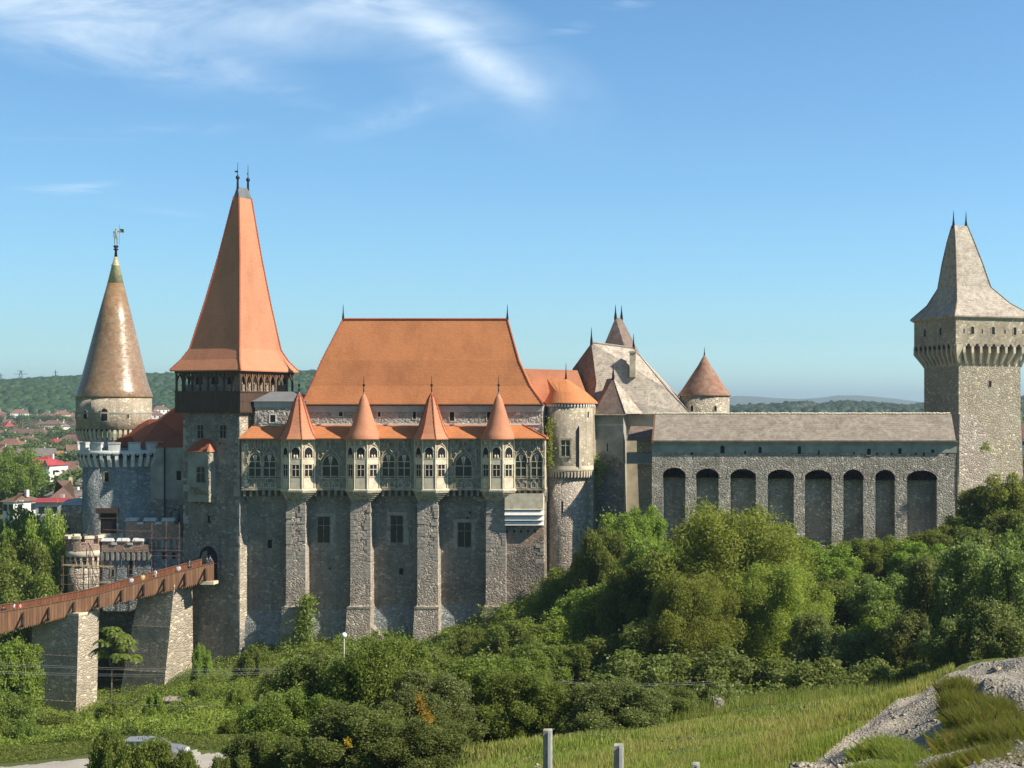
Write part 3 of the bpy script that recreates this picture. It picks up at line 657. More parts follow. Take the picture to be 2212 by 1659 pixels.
for u0, u1, wins in segs:
    for u, wd in wins:
        w_ = wd*.0537; x = X(u, YL); z0 = Z(1032, YL); zt = Z(979 if wd < 35 else 983, YL); h_ = zt-z0; kind = 's' if wd < 25 else 'p'
        FZ = frame(0, YL, 0)
        f = window(lg, FZ, x, z0, w_*.82, h_, kind, .13, 1, 0 if wd > 35 else 0, M['cut'], M['glass'], .10, M['cut_pale'])
        m = MB(FZ)
        for tt in ((.40, .66) if wd < 35 else (.52,)): m.box(x-w_*.41, x+w_*.41, -.06, 0, z0+h_*tt-.035, z0+h_*tt+.035)
        # tracery head
        zs = z0+h_*.74; m.prism([(x-.05, zs-.5), (x+.05, zs-.5), (x+.26, zs+h_*.17), (x, zs+h_*.22), (x-.26, zs+h_*.17)], -.05, 0)
        m.build('tracery', M['cut_pale'], f)
        # ogee hood with crocketed spike and side pinnacles
        m = MB(FZ); top = z0+h_; cc = []
        for s_ in (-1, 1):
            P_ = [(x+s_*w_*.52, -.12, z0+h_*.62), (x+s_*w_*.50, -.14, z0+h_*.80), (x+s_*w_*.34, -.14, top+.08), (x+s_*w_*.12, -.14, top+.42), (x, -.14, top+1.05)]
            m.tube(P_, [.07, .085, .085, .075, .05], 5)
            for q in P_[1:4]: m.lathe(q[0]+s_*.12, q[1], [(.02, q[2]-.03), (.12, q[2]+.06), (.02, q[2]+.2)], 5)
            xx = x+s_*w_*.62; m.box(xx-.055, xx+.055, -.11, 0, z0+h_*.5, top+.75); m.lathe(xx, -.05, [(.11, top+.75), (.02, top+1.25)], 5)
        m.lathe(x, -.14, [(.03, top+.9), (.2, top+1.05), (.09, top+1.15), (.16, top+1.3), (.02, top+1.5)], 6)
        for k in range(5):
            xx = x-w_*.5+w_*k/4; m.box(xx-.03, xx+.03, -.06, 0, top+.8+.25*math.cos(k*1.57), zl1-.3)
        m.build('ogee_hood', M['cut'], lg)
        # pendant cusps under the sill and blind panels
        m = MB(FZ)
        for s_ in (-1, 1): m.prism([(x+s_*w_*.05, z0-.02), (x+s_*w_*.38, z0-.02), (x+s_*w_*.21, z0-.62)], -.07, 0)
        m.build('pendant', M['cut_green'], lg)
        m = MB(FZ)
        for s_ in (-1, 1):
            for q in (0, 1): m.ringp(outline(x+s_*w_*.25+(.12 if q else -.12)*0, zl0+.18, w_*.34, .62, 'r'), outline(x+s_*w_*.25, zl0+.12, w_*.34+.12, .74, 'r'), -.05, 0); break
        m.build('blind_panel', M['cut_pale'], lg)
    m = MB(frame(0, YL, 0)); n = int((u1-u0)/14)          # corbels under the walkway
    for k in range(n+1):
        xx = X(u0+4+(u1-u0-8)*k/n, YL); m.prism([(xx-.16, zl0-.16), (xx+.16, zl0-.16), (xx+.12, zl0-.85), (xx-.12, zl0-.85)], .1, 1.4)
    m.build('corbel', M['cut_green'], lg)
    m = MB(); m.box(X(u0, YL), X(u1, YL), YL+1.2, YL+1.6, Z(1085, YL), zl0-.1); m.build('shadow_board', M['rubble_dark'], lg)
    for e in (u0+2, u1-3):
        m = MB(); xx = X(e, YL); m.box(xx-.12, xx+.12, YL-.16, YL+.1, zl0+.1, zl1-.4); m.box(xx-.17, xx+.17, YL-.2, YL+.1, Z(1028, YL)-.12, Z(1028, YL)+.1); m.lathe(xx, YL-.06, [(.16, zl1-1.3), (.02, zl1-.35)], 4); m.build('pilaster', M['cut'], lg)
# loggia roof
m = MB(); ye, yt = YL-.65, 165.38; ze, zt = Z(946, ye), Z(917.5, yt); k_ = .13
m.add([(X(514.5, ye), ye, ze), (X(1180, ye), ye, ze), (X(1128, yt), yt, zt), (X(547, yt), yt, zt), (X(514.5, ye), ye, ze-k_), (X(1180, ye), ye, ze-k_), (X(1180, ye), YW+3, ze), (X(1180, ye), YW+3, ze-k_), (X(514.5, ye), YW+.6, ze), (X(514.5, ye), YW+.6, ze-k_), (X(1128, yt), YW+3, zt)],
      [(0, 1, 2, 3), (4, 5, 1, 0), (1, 6, 10, 2), (5, 7, 6, 1), (0, 3, 8), (4, 0, 8, 9), (4, 9, 7, 5)])
lr = m.build('loggia_roof', M['tile_new'], hall)
m = MB(); crockets(m, [(X(1180, ye), ye, ze+.03), (X(1128, yt), yt, zt+.03)], .07); m.build('hip_tiles', M['tile_red'], lr)
m = MB(); m.box(X(549, 165.35), X(1168, 165.35), 165.3, 165.45, zt-.02, zt+.14); m.build('flashing', M['white'], lr)
# turrets
def turret(uc, cone, i):
    yf = 162.55; xc = X(uc, yf); a2, be = .725, R(40); L = 1.5
    poly = [(xc-a2, yf), (xc+a2, yf), (xc+a2+L*math.cos(be), yf+L*math.sin(be)), (xc+a2+L*math.cos(be), yf+1.9), (xc-a2-L*math.cos(be), yf+1.9), (xc-a2-L*math.cos(be), yf+L*math.sin(be))]
    cy = yf+.9
    def sc(k): return [(xc+(x-xc)*k, cy+(y-cy)*k if y < yf+1.5 else y) for x, y in poly]
    z0, z1 = Z(1058, yf), Z(946, yf)
    m = MB(); m.loft([[(x, y, z) for x, y in sc(k)] for k, z in ((1, z0), (1, z1))]); body = m.build('turret', M['cut'], hall)
    m = MB(); m.loft([[(x, y, z) for x, y in sc(k)] for k, z in ((1.12, z0-.22), (1.16, z0-.05), (1.06, z0+.12))]); m.build('ledge', M['cut_pale'], body)
    # stepped corbel down to the buttress
    bu0, bu1 = X(B[i][0], YB), X(B[i][1], YB); n = 5; m = MB()
    tgt = [(bu0+.25, YB-.03), (bu1-.25, YB-.03), (bu1+.02, YB+.02), (bu1+.02, yf+1.9), (bu0-.02, yf+1.9), (bu0-.02, YB+.02)]
    for k in range(n):
        for t_, za, zb_ in ((k/n*1.02, z0-.22-.24*k, z0-.22-.24*k-.15), (min(1, (k+.75)/n), z0-.22-.24*k-.15, z0-.22-.24*(k+1))):
            m.loft([[((1-t_)*x+t_*gx, (1-t_)*y+t_*gy, z) for (x, y), (gx, gy) in zip(sc(1.07), tgt)] for z in (zb_, za)])
    m.build('stepped_corbel', M['cut'], body)
    for k, (ox, oy, ang, wd) in enumerate(((xc-a2-L*math.cos(be), yf+L*math.sin(be), -40, L), (xc-a2, yf, 0, a2*2), (xc+a2, yf, 40, L))):
        FT = frame(ox, oy, ang); mid = wd/2
        flatwin(body, FT, mid, Z(1029, yf), wd*.56, (1029-1004)*.0536, 0, .07, 1, 1, M['cut_pale'], M['dark'], .05, tr=[.60])
        m = MB(FT)                                            # corner shafts
        m.tube([(0, -.03, z0), (0, -.03, z1)], .09, 6); m.box(.02, wd-.02, -.07, 0, Z(991, yf)-.06, Z(991, yf)+.05); m.box(.1, wd-.1, -.04, 0, Z(1003, yf), Z(992, yf)); m.box(.16, wd-.16, -.045, 0, z0+.15, Z(1033, yf))
        if k == 2: m.tube([(wd, -.03, z0), (wd, -.03, z1)], .09, 6)
        m.box(0, wd, -.05, 0, z1-.3, z1-.02); m.build('shaft', M['cut_pale'], body)
        m = MB(FT)                                            # blind tracery
        zz0, zz1 = Z(989, yf), Z(966, yf)
        m.prism(outline(mid, zz0, wd*.66, zz1-zz0, 'p'), -.012, .02); m.build('recess', M['dark'], body)  # flat black panel paints the shade of the recess
        m = MB(FT); m.ringp(outline(mid, zz0, wd*.64, zz1-zz0, 'p'), outline(mid, zz0-.06, wd*.64+.16, zz1-zz0+.18, 'p'), -.08, 0)
        for s_ in (-1, 1):
            m.lathe(mid+s_*.15, -.03, [(.10, zz0), (.12, zz0+.22), (.02, zz0+.4)], 6)
            m.tube([(mid+s_*wd*.40, -.05, zz1-.45), (mid+s_*wd*.24, -.07, zz1+.1), (mid+s_*.05, -.08, zz1+.32), (mid+s_*.26, -.08, zz1+.62)], .055, 5)
        m.lathe(mid, -.08, [(.02, zz1+.25), (.17, zz1+.42), (.06, zz1+.55), (.15, zz1+.75), (.02, zz1+.95)], 6); m.build('tracery', M['cut_pale'], body)
    ax, ay = xc+.02, yf+1.15
    ze_ = Z(948, yf); zt_ = Z(853, ay)
    if cone:
        prof = [(2.10, ze_-.08), (2.12, ze_), (1.72, ze_+.62), (1.34, ze_+1.6), (.88, ze_+3.1), (.42, ze_+4.6), (.11, zt_+.1)]
        m = MB(); m.lathe(ax, ay, prof, 40); m.build('roof', M['tile_salmon'], body, True)
        rl = [(ax, ay, zt_)]
    else:
        n = 8; ks = [(2.26, ze_-.08), (2.28, ze_), (1.86, ze_+.62), (1.42, ze_+1.6), (.94, ze_+3.1), (.46, ze_+4.6), (.10, zt_+.1)]; a0 = R(22.5+4)
        rr = [[(ax+r*math.cos(a0+2*math.pi*q/n), ay+r*math.sin(a0+2*math.pi*q/n), z) for q in range(n)] for r, z in ks]
        m = MB(); m.loft(rr); m.build('roof', M['tile_salmon'], body); m = MB()
        for q in range(n): crockets(m, [r[q] for r in rr[1:]], .06)
        m.build('hip_tiles', M['tile_red'], body)
    m = MB(); m.lathe(ax, ay, [(.24, zt_-.75), (.13, zt_+.05), (.06, zt_+.4)], 12); m.build('lead_cap', M['lead'], body)
    m = MB(); ballfinial(m, ax, ay, zt_+.1, 2.1, .16); m.build('finial', M['iron'], body)
for i, (u, c) in enumerate(((638.5, 0), (779, 1), (926.5, 0), (1072, 1))): turret(u, c, i)
# grey roofed link between tower and hall
lk = thing('link_building', 'low rubble block with grey sheet roof between the orange gate tower and the hall', 'building', (X(600, 165.6), 166, Z(915, 165.6)))
m = MB(); y0 = 165.15; m.box(X(551, y0), X(662, y0), y0, y0+5, Z(935, y0), Z(876, y0)); m.build('wall', M['hall_rubble'], lk)
m = MB(); m.box(X(551, y0)-.1, X(662, y0)+.1, y0-.1, y0+5.1, Z(880, y0), Z(867, y0)); m.build('fascia', M['cornice'], lk)
m = MB(); m.loft([[(X(550, y0)-.25, y0-.35, Z(867, y0)), (X(664, y0), y0-.35, Z(867, y0)), (X(664, y0), y0+5.3, Z(867, y0)), (X(550, y0)-.25, y0+5.3, Z(867, y0))], [(X(586, y0+2.3), y0+2.2, Z(846, y0+2.3)), (X(640, y0+2.3), y0+2.2, Z(846, y0+2.3)), (X(640, y0+2.3), y0+2.5, Z(846, y0+2.3)), (X(586, y0+2.3), y0+2.5, Z(846, y0+2.3))]])
m.build('roof', M['tinroof'], lk)
hole(lk, frame(0, y0, 0), X(589, y0), Z(912, y0), .62, .85, 0, M['dark'], .12, M['white'])

# ---------------------------------------------------------------- square towers
def tring(Cc, al, a, b_, z, oa=0, ob=0):
    e1 = Vector((math.cos(al), -math.sin(al), 0)); e2 = Vector((math.sin(al), math.cos(al), 0)); c = Vector((Cc[0], Cc[1], z))
    return [tuple(c+e1*(a+oa)-e2*(b_-ob)), tuple(c+e1*(a+oa)+e2*(b_+ob)), tuple(c-e1*(a-oa)+e2*(b_+ob)), tuple(c-e1*(a-oa)-e2*(b_-ob))]
def facef(Cc, al, half, side):
    """frame of a tower face: x=0 in its middle, outward -Y"""
    e1 = Vector((math.cos(al), -math.sin(al), 0)); e2 = Vector((math.sin(al), math.cos(al), 0)); c = Vector((Cc[0], Cc[1], 0))
    if side == 'L': p = c-e2*half; return frame(p.x, p.y, -math.degrees(al))
    p = c+e1*half; return frame(p.x, p.y, 90-math.degrees(al))
al = R(20); s2 = 8.15/2; Fx, Fy = X(517, 164.1), 164.1
TC = (Fx+s2*(-math.cos(al)+math.sin(al)), Fy+s2*(math.sin(al)+math.cos(al)))
def TZ(v): return Z(v, 164.1)
gt = thing('gate_tower', 'tall square gate tower with dark timber gallery and very steep two-toned orange roof', 'tower', (TC[0], TC[1], TZ(1450)))
m = MB(); m.loft([tring(TC, al, s2+.25, s2+.25, TZ(1520)), tring(TC, al, s2+.05, s2+.05, TZ(1160)), tring(TC, al, s2, s2, TZ(1155)), tring(TC, al, s2, s2, TZ(830))]); m.build('wall', M['rubble_dark'], gt)
m = MB(facef(TC, al, s2, 'L')); rq = random.Random(9)
z = TZ(1440)
while z < TZ(900):
    h = rq.uniform(.32, .5); w_ = rq.choice((.3, .55, .8)); 
    if rq.random() < .8: m.box(s2-w_, s2+.08, -.05-.12*(z < TZ(1160)), .2, z, z+h-.04)
    if rq.random() < .5: m.box(-s2-.05, -s2+w_, -.05-.12*(z < TZ(1160)), .2, z, z+h-.04)
    z += h
m.build('quoin', M['quoin'], gt)
m = MB(facef(TC, al, s2, 'R')); z = TZ(1440)
m.box(-s2-.1, -s2+1.6, -.16, .1, TZ(1440), TZ(1150))
m.box(-s2-.06, -s2+1.5, -.05, .1, TZ(1150), TZ(900)); m.build('sunlit_corner', M['rubble_pale'], gt)  # sunlit strip of the right face, its brightness put into paler stone
# windows of the dark face
FTl = facef(TC, al, s2, 'L')
def tu(u): return (u-(393+517)/2)/(517-393)*8.15
for u in (431, 481.5):
    window(gt, FTl, tu(u), TZ(947), .85, (947-919)*.054, 0, .13, 1, 1, M['cut_green'], M['dark'], .05, tr=[.62])
hole(gt, FTl, tu(450), TZ(1132), .42, .85, 0, M['dark'], .14, M['cut_green'])
hole(gt, FTl, tu(474), TZ(961), .2, .3, 0, M['dark'])
m = MB(FTl @ Matrix.Translation((0, -.1, 0))); m.ringp(outline(tu(449), TZ(1218), 3.1, 3.6, 0), outline(tu(449), TZ(1218)-.12, 3.34, 3.84, 0), -.06, .05); m.build('drawbridge_recess', M['rubble_dark'], gt)
dz = TZ(1256); FTl0 = FTl; FTl = FTl @ Matrix.Translation((0, -.13, 0))
m = MB(FTl); m.ringp(outline(tu(451), dz, 2.7, 4.0, 'r', 12), outline(tu(451), dz-.05, 3.3, 4.35, 'r', 12), -.1, .05); dr = m.build('gateway', M['rubble_dark'], gt)
m = MB(FTl); m.prism(outline(tu(451), dz, 2.7, 4.0, 'r', 12), -.02, .5); m.build('passage', M['dark'], dr)
m = MB(FTl); m.prism([(tu(451)-1.33, dz), (tu(451)-.2, dz), (tu(451)-.2, dz+3.5), (tu(451)-.8, dz+3.3), (tu(451)-1.33, dz+2.2)], -.04, .1); m.build('door_leaf', M['lead'], dr)
# oriel
FTl = FTl0
ox = tu(441.5); m = MB(FTl)
m.box(ox-1.62, ox+1.5, -1.05, .1, TZ(1085), TZ(976)); ori = m.build('oriel', M['plaster_grey'], gt)
m = MB(FTl); m.loft([[(ox-1.85, -1.25, TZ(976)), (ox+1.72, -1.25, TZ(976)), (ox+1.72, .0, TZ(976)), (ox-1.85, .0, TZ(976))], [(ox-.6, -.03, TZ(948)), (ox+.7, -.03, TZ(948)), (ox+.7, .0, TZ(948)), (ox-.6, .0, TZ(948))]]); m.build('roof', M['tile_red'], ori)
m = MB(FTl); m.lathe(ox+1.5, -1.0, [(.42, TZ(976)-.02), (.36, TZ(972)), (.05, TZ(960))], 8); m.build('corner_cone', M['tile_salmon'], ori)
flatwin(ori, FTl @ Matrix.Translation((0, -1.05, 0)), ox+.35, TZ(1042), 1.15, 1.75, 0, .14, 1, 1, M['cut_green'], M['glass'], .07, tr=[.62])
m = MB(FTl); m.box(ox-1.15, ox+1.5, -1.13, -1.04, TZ(1066), TZ(1053)); m.box(ox-1.25, ox+1.6, -1.17, 0, TZ(1070), TZ(1067))
for k in range(3): m.ringp(outline(ox-.8+k*.95, TZ(1065), .6, .55, 0), outline(ox-.8+k*.95, TZ(1065)-.06, .72, .67, 0), -1.18, -1.12)
m.build('balustrade', M['cut_green'], ori)
for k in range(4):
    m = MB(FTl); xx = ox-1.35+k*.9; m.add([(xx-.2, -1.05, TZ(1070)), (xx+.2, -1.05, TZ(1070)), (xx+.2, .02, TZ(1070)), (xx-.2, .02, TZ(1070)), (xx-.17, -.85, TZ(1078)), (xx+.17, -.85, TZ(1078)), (xx-.15, 0, TZ(1090)), (xx+.15, 0, TZ(1090)), (xx-.16, -.35, TZ(1088)), (xx+.16, -.35, TZ(1088))],
        [(0, 1, 2, 3), (0, 4, 5, 1), (4, 8, 9, 5), (8, 6, 7, 9), (0, 3, 6, 8, 4), (1, 5, 9, 7, 2), (3, 2, 7, 6)]); m.build('corbel', M['cut_green'], ori)
m = MB(FTl); m.lathe(ox+1.5, -1.02, [(.10, TZ(1085)), (.13, TZ(1070)), (.17, TZ(1020)), (.22, TZ(990)), (.3, TZ(978))], 8); m.build('corner_shaft', M['rubble_pale'], ori)
# gallery
G = 4.75
def yfr(Cc, a, b_): return Cc[1]-a*math.sin(al)-b_*math.cos(al)
def gring(k, v): return tring(TC, al, k, k, TZ(v))
def grv(a, b_, v, off=0): return tring((TC[0]+off, TC[1]), al, a, b_, Z(v, yfr(TC, a, b_)))
m = MB(); m.loft([gring(G, 889), gring(G, 846)]); gal = m.build('gallery', M['planks_dark'], gt)
m = MB()
for side in 'LR':
    m.M = facef(TC, al, G, side)
    m.box(-G-.02, G+.02, -.05, 0, TZ(867)-.04, TZ(867)+.04); m.box(-G-.06, G+.06, -.1, .2, TZ(846)-.08, TZ(846)+.08)
    k = -G
    while k < G-.1: m.prism([(k, TZ(889)+.01), (k+.22, TZ(889)+.01), (k+.11, TZ(889)-.25)], 0, .05); k += .26
m.build('rail', M['wood_dark'], gal)
inner = MB(); inner.loft([tring(TC, al, s2-.6, s2-.6, TZ(846)), tring(TC, al, s2-.6, s2-.6, TZ(798))]); inner.build('inner_wall', M['tower_cream'], gt)
for side, n in (('L', 7), ('R', 7)):
    FG = facef(TC, al, s2-.6, side); hl2 = s2-.6
    for k in range(3): hole(gt, FG, -hl2+hl2*2*(k+.5)/3, TZ(845), .95, 1.7, 0, M['dark'], 0, name='opening')
for side, n in (('L', 8), ('R', 9), ('B', 8), ('K', 9)):
    if side in 'LR': FG = facef(TC, al, G-.12, side)
    else: FG = Matrix.Translation((TC[0]*2, TC[1]*2, 0)) @ Matrix.Rotation(math.pi, 4, 'Z') @ facef(TC, al, G-.12, 'L' if side == 'B' else 'R')
    if side in 'BK': FG = Matrix.Translation((TC[0], TC[1], 0)) @ Matrix.Rotation(math.pi, 4, 'Z') @ Matrix.Translation((-TC[0], -TC[1], 0)) @ facef(TC, al, G-.12, 'L' if side == 'B' else 'R')
    w_ = 2*(G-.1)/n; z0, z1 = TZ(845), TZ(803)
    for k in range(n+1):
        x = -(G-.1)+k*w_; m = MB(FG); m.box(x-.09, x+.09, -.08, .12, z0, z1)
        for s_ in (-1, 1):
            if (k == 0 and s_ < 0) or (k == n and s_ > 0): continue
            m.tube([(x+s_*.06, .02, z0+.95), (x+s_*w_*.16, .02, z0+1.5), (x+s_*w_*.5, .02, z1-.12)], [.05, .08, .07], 4)
        m.build('post', M['wood_brown'] if side == 'R' else M['wood_dark'], gt)  # sunny side posts in lighter brown, sunlight put into the colour
    m = MB(FG); m.box(-G-.05, G+.05, -.12, .16, z1-.14, z1+.1); m.build('top_beam', M['wood_dark'], gt)
# roof of the gate tower
E = G+.4
rr = [gring(E, 801.5), gring(E+.02, 799), grv(4.3, 4.3, 776), grv(3.65, 3.65, 752, .06), grv(2.55, 2.72, 650, .32), grv(1.55, 1.9, 550, .58), grv(.36, 1.08, 424, .88)]
m = MB(); m.loft(rr); m.build('roof', M['tile_salmon'], gt)
m = MB()
for q in (0, 1, 3): crockets(m, [r[q] for r in rr[1:]], .085)
m.build('hip_tiles', M['tile_red'], gt)
m = MB(); cap = [grv(.40, 1.12, 425, .88), grv(.14, .98, 408, .9), grv(.04, .95, 403, .9)]; m.loft(cap); m.build('lead_cap', M['lead'], gt)
for k in (-1, 1):
    e2 = Vector((math.sin(al), math.cos(al), 0)); p = Vector((TC[0]+.9, TC[1], Z(404, TC[1]-.9)))+e2*.9*k
    m = MB(); m.lathe(p.x, p.y, [(.15, p.z-.3), (.12, p.z+.9)], 8); m.lathe(p.x, p.y, [(.05, p.z+.85), (.22, p.z+1.0), (.24, p.z+1.13), (.2, p.z+1.27), (.05, p.z+1.4)], 10); m.lathe(p.x, p.y, [(.05, p.z+1.4), (.02, p.z+3.0)], 5)
    m.box(p.x-.32 if k < 0 else p.x-.1, p.x+.04, p.y-.02, p.y+.02, p.z+1.75, p.z+1.95); m.build('finial', M['iron'], gt)

# ---------------------------------------------------------------- right square tower
al = R(68); sA = 8.3*171.5/162/2; YT = 171.5; Fx, Fy = X(2070, YT), YT
TR = (Fx+sA*(-math.cos(al)+math.sin(al)), Fy+sA*(math.sin(al)+math.cos(al)))
def RZ(v): return Z(v, YT)
rt = thing('corner_tower', 'square stone tower at the right edge with flared pale mottled roof and corbelled top storey', 'tower', (TR[0], TR[1], RZ(1090)))
def rr_(k, v, kb=None): return tring(TR, al, k, kb or k, RZ(v))
m = MB(); m.loft([rr_(sA+.45, 1180), rr_(sA+.12, 960), rr_(sA, 900), rr_(sA, 786)]); m.build('wall', M['tower_cream'], rt)
TT = sA+.62
m = MB(); m.loft([rr_(sA+.015, 790), rr_(sA+.015, 747), rr_(TT, 746.5), rr_(TT, 690)]); m.build('inner_drum', M['plaster'], rt)
U2 = TT+.32
m = MB(); m.loft([rr_(U2, 748), rr_(U2, 686)]); up = m.build('top_storey', M['plaster_rough'], rt)
m = MB(); m.loft([rr_(U2+.12, 688), rr_(U2+.3, 684)]); m.build('cornice', M['cut'], rt)
for side, n in (('L', 9), ('R', 9)):
    FG = facef(TR, al, sA, side)
    m = MB(FG)
    for k in range(n+1):
        x0 = -sA+2*sA*k/n; x1 = x0*U2/sA; w_ = .17
        m.add([(x0-w_, .05, RZ(792)), (x0+w_, .05, RZ(792)), (x0-w_, -.25, RZ(785)), (x0+w_, -.25, RZ(785)), (x1-w_, -(U2-sA)+.0, RZ(762)), (x1+w_, -(U2-sA), RZ(762)), (x1-w_, -(U2-sA), RZ(744)), (x1+w_, -(U2-sA), RZ(744)), (x1-w_, .1, RZ(744)), (x1+w_, .1, RZ(744))],
              [(0, 1, 3, 2), (2, 3, 5, 4), (4, 5, 7, 6), (6, 7, 9, 8), (0, 2, 4, 6, 8), (1, 9, 7, 5, 3)])
    m.build('corbel', M['plaster'], rt)
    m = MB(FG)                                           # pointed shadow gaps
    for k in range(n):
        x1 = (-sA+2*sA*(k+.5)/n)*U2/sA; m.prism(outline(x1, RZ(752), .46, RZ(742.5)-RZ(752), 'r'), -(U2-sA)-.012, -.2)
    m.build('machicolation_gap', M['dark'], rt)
F2 = facef(TR, al, U2, 'R')
def ru(u): return (u-(2067+2220)/2)/(2220-2067)*U2*2
for u in (2100, 2142, 2186): hole(up, F2, ru(u), RZ(722), .42, .95, 'r', M['dark'], .09, M['cut'])
for u in (2083.5, 2120, 2166, 2203): hole(up, F2, ru(u), RZ(720), .16, .5, 0, M['dark'])
F2l = facef(TR, al, U2, 'L')
for f_ in (-.45, .3): hole(up, F2l, f_*U2, RZ(722), .5, .9, 'r', M['dark'], .08, M['plaster_grey'])
F3 = facef(TR, al, sA, 'R')
for u, v, w_, h_ in ((2137, 836, .4, .8), (2139, 926, .16, .6), (2163, 1006, .2, .9)): hole(rt, F3, (u-2137)/133*8.79, RZ(v), w_, h_, 0, M['dark'], .05 if w_ > .3 else 0, M['cut'])
# leaning darker lump at the foot
m = MB(F3); m.prism([(-sA-.2, RZ(1160)), (.7, RZ(1160)), (.45, RZ(1010)), (-.1, RZ(965)), (-.9, RZ(928)), (-1.6, RZ(905)), (-sA-.02, RZ(895))], -.28, .1); m.build('foot_lump', M['butt'], rt)
E = U2+.36
def rgv(a, b_, v, off=0): return tring((TR[0]-off, TR[1]), al, a, b_, Z(v, yfr(TR, a, b_)))
rf = [tring(TR, al, E, E, RZ(685)), tring(TR, al, E, E, RZ(682)), rgv(3.8, 3.8, 652, .45), rgv(2.4, 2.45, 618, .95), rgv(1.75, 1.9, 565, 1.2), rgv(1.05, 1.35, 520, 1.4), rgv(.3, .97, 487, 1.5)]
m = MB(); m.loft(rf); m.build('roof', M['tile_lichen'], rt)
m = MB(); crockets(m, [r[0] for r in rf[1:]], .06); crockets(m, [r[3] for r in rf[1:]], .06); crockets(m, [r[1] for r in rf[1:]], .06); m.build('hip_tiles', M['tile_old'], rt)
for k in (-1, 1):
    e2 = Vector((math.sin(al), math.cos(al), 0)); p = Vector((TR[0]-1.5, TR[1], Z(489, TR[1]-.5)))+e2*.9*k
    m = MB(); spike(m, p.x, p.y, p.z, 2.0, .2); m.build('finial', M['iron'], rt)

# ---------------------------------------------------------------- long curtain wall with arches
YC = 163.4
cw = thing('curtain_wall', 'long rubble curtain wall with eight tall blind arches under a brown tiled roof', 'castle wall', (X(1740, YC), YC, Z(1180, YC)))
arches = [(1431.5, 1479.5, 1031, 1010), (1503, 1551.5, 1032, 1012), (1577, 1632, 1033, 1013), (1658, 1714, 1034, 1014), (1738, 1795.5, 1035, 1015), (1821, 1864, 1036, 1014), (1890, 1932, 1037, 1015), (1958.5, 2022.5, 1037, 1016)]
zt_, z0 = Z(962, YC), Z(1235, YC); D = 1.35
m = MB(FL); m.cur = 0; prev = X(1408, YC); bat = .35
def yb_(z): return YC-bat*max(0, (Z(1030, YC)-z))/12
def quad(x0, x1, za, zb_, ya=None):
    m.add([(x0, yb_(za), za), (x1, yb_(za), za), (x1, yb_(zb_), zb_), (x0, yb_(zb_), zb_)], [(0, 1, 2, 3)])
soff = MB(); rings_ = MB()
for u0, u1, vs, vt in arches:
    x0, x1, zs, zt2 = X(u0, YC), X(u1, YC), Z(vs, YC), Z(vt, YC)
    quad(prev, x0, z0, zs); quad(prev, x0, zs, zt_)
    n = 14; cx_ = (x0+x1)/2; a_ = (x1-x0)/2+.08; h_ = zt2-zs
    arc = [(cx_+a_*math.cos(math.pi*i/n), zs+h_*math.sin(math.pi*i/n)**.9) for i in range(n+1)]
    poly = [(x1, zs)]+arc+[(x0, zs), (x0, zt_), (x1, zt_)]
    arcc = [(x, max(z, zs)) for x, z in arc]
    m.add([(min(max(x, x0-.08), x1+.08), YC, z) for x, z in [(x1, zt_), (x0, zt_)]+[(x0, zs)]+list(reversed(arcc))+[(x1, zs)]], [tuple(range(n+5))])
    m.strip([[(x0, yb_(z0), z0), (x0, YC, zs)], [(x0, YC+D, z0), (x0, YC+D, zs)]]); m.strip([[(x1, yb_(z0), z0), (x1, YC, zs)], [(x1, YC+D, z0), (x1, YC+D, zs)]])
    soff.strip([[(x, YC, z) for x, z in arcc], [(x, YC+D, z) for x, z in arcc]])
    ro = [(cx_+(x-cx_)*1.0+.33*math.cos(math.pi*i/n), z+.33*math.sin(math.pi*i/n)) for i, (x, z) in enumerate(arcc)]
    nn = len(arcc); rings_.add([(x, YC-.03, z) for x, z in arcc]+[(x, YC-.03, z) for x, z in ro]+[(x, YC+.02, z) for x, z in ro], [(i, i+1, nn+i+1, nn+i) for i in range(nn-1)]+[(nn+i, nn+i+1, 2*nn+i+1, 2*nn+i) for i in range(nn-1)])
    prev = x1
xe = X(2065.5, YC); quad(prev, xe, z0, Z(1030, YC)); quad(prev, xe, Z(1030, YC), zt_)
m.strip([[(xe, yb_(z0), z0), (xe, YC, zt_)], [(xe, YC+7, z0), (xe, YC+7, zt_)]]); xl = X(1408, YC); m.strip([[(xl, yb_(z0), z0), (xl, YC, zt_)], [(xl, YC+7, z0), (xl, YC+7, zt_)]])
m.build('wall', M['rubble_wall'], cw); soff.build('arch_soffit', M['rubble_wall'], cw); rings_.build('arch_ring', M['brick'] if False else M['butt'], cw)
for i, (u0, u1, vs, vt) in enumerate(arches):
    m = MB(); m.box(X(u0, YC)-.3, X(u1, YC)+.3, YC+D, YC+D+.4, z0, Z(vt-6, YC)); m.build('arch_back', M['rubble_wall'], cw)
m = MB(); m.box(xl-.01, xe+.01, YC-.04, YC+7.05, Z(978, YC), Z(961, YC)); m.build('plaster_band', M['plaster_grey'], cw)
m = MB(); m.loft([[(xl-.05, YC-e, z), (xe+.1, YC-e, z), (xe+.1, YC+7, z), (xl-.05, YC+7, z)] for e, z in ((.06, Z(962, YC)), (.28, Z(957, YC)), (.34, Z(953.5, YC)))]); m.build('cornice', M['plaster_grey'], cw)
FC = frame(0, YC-.04, 0)
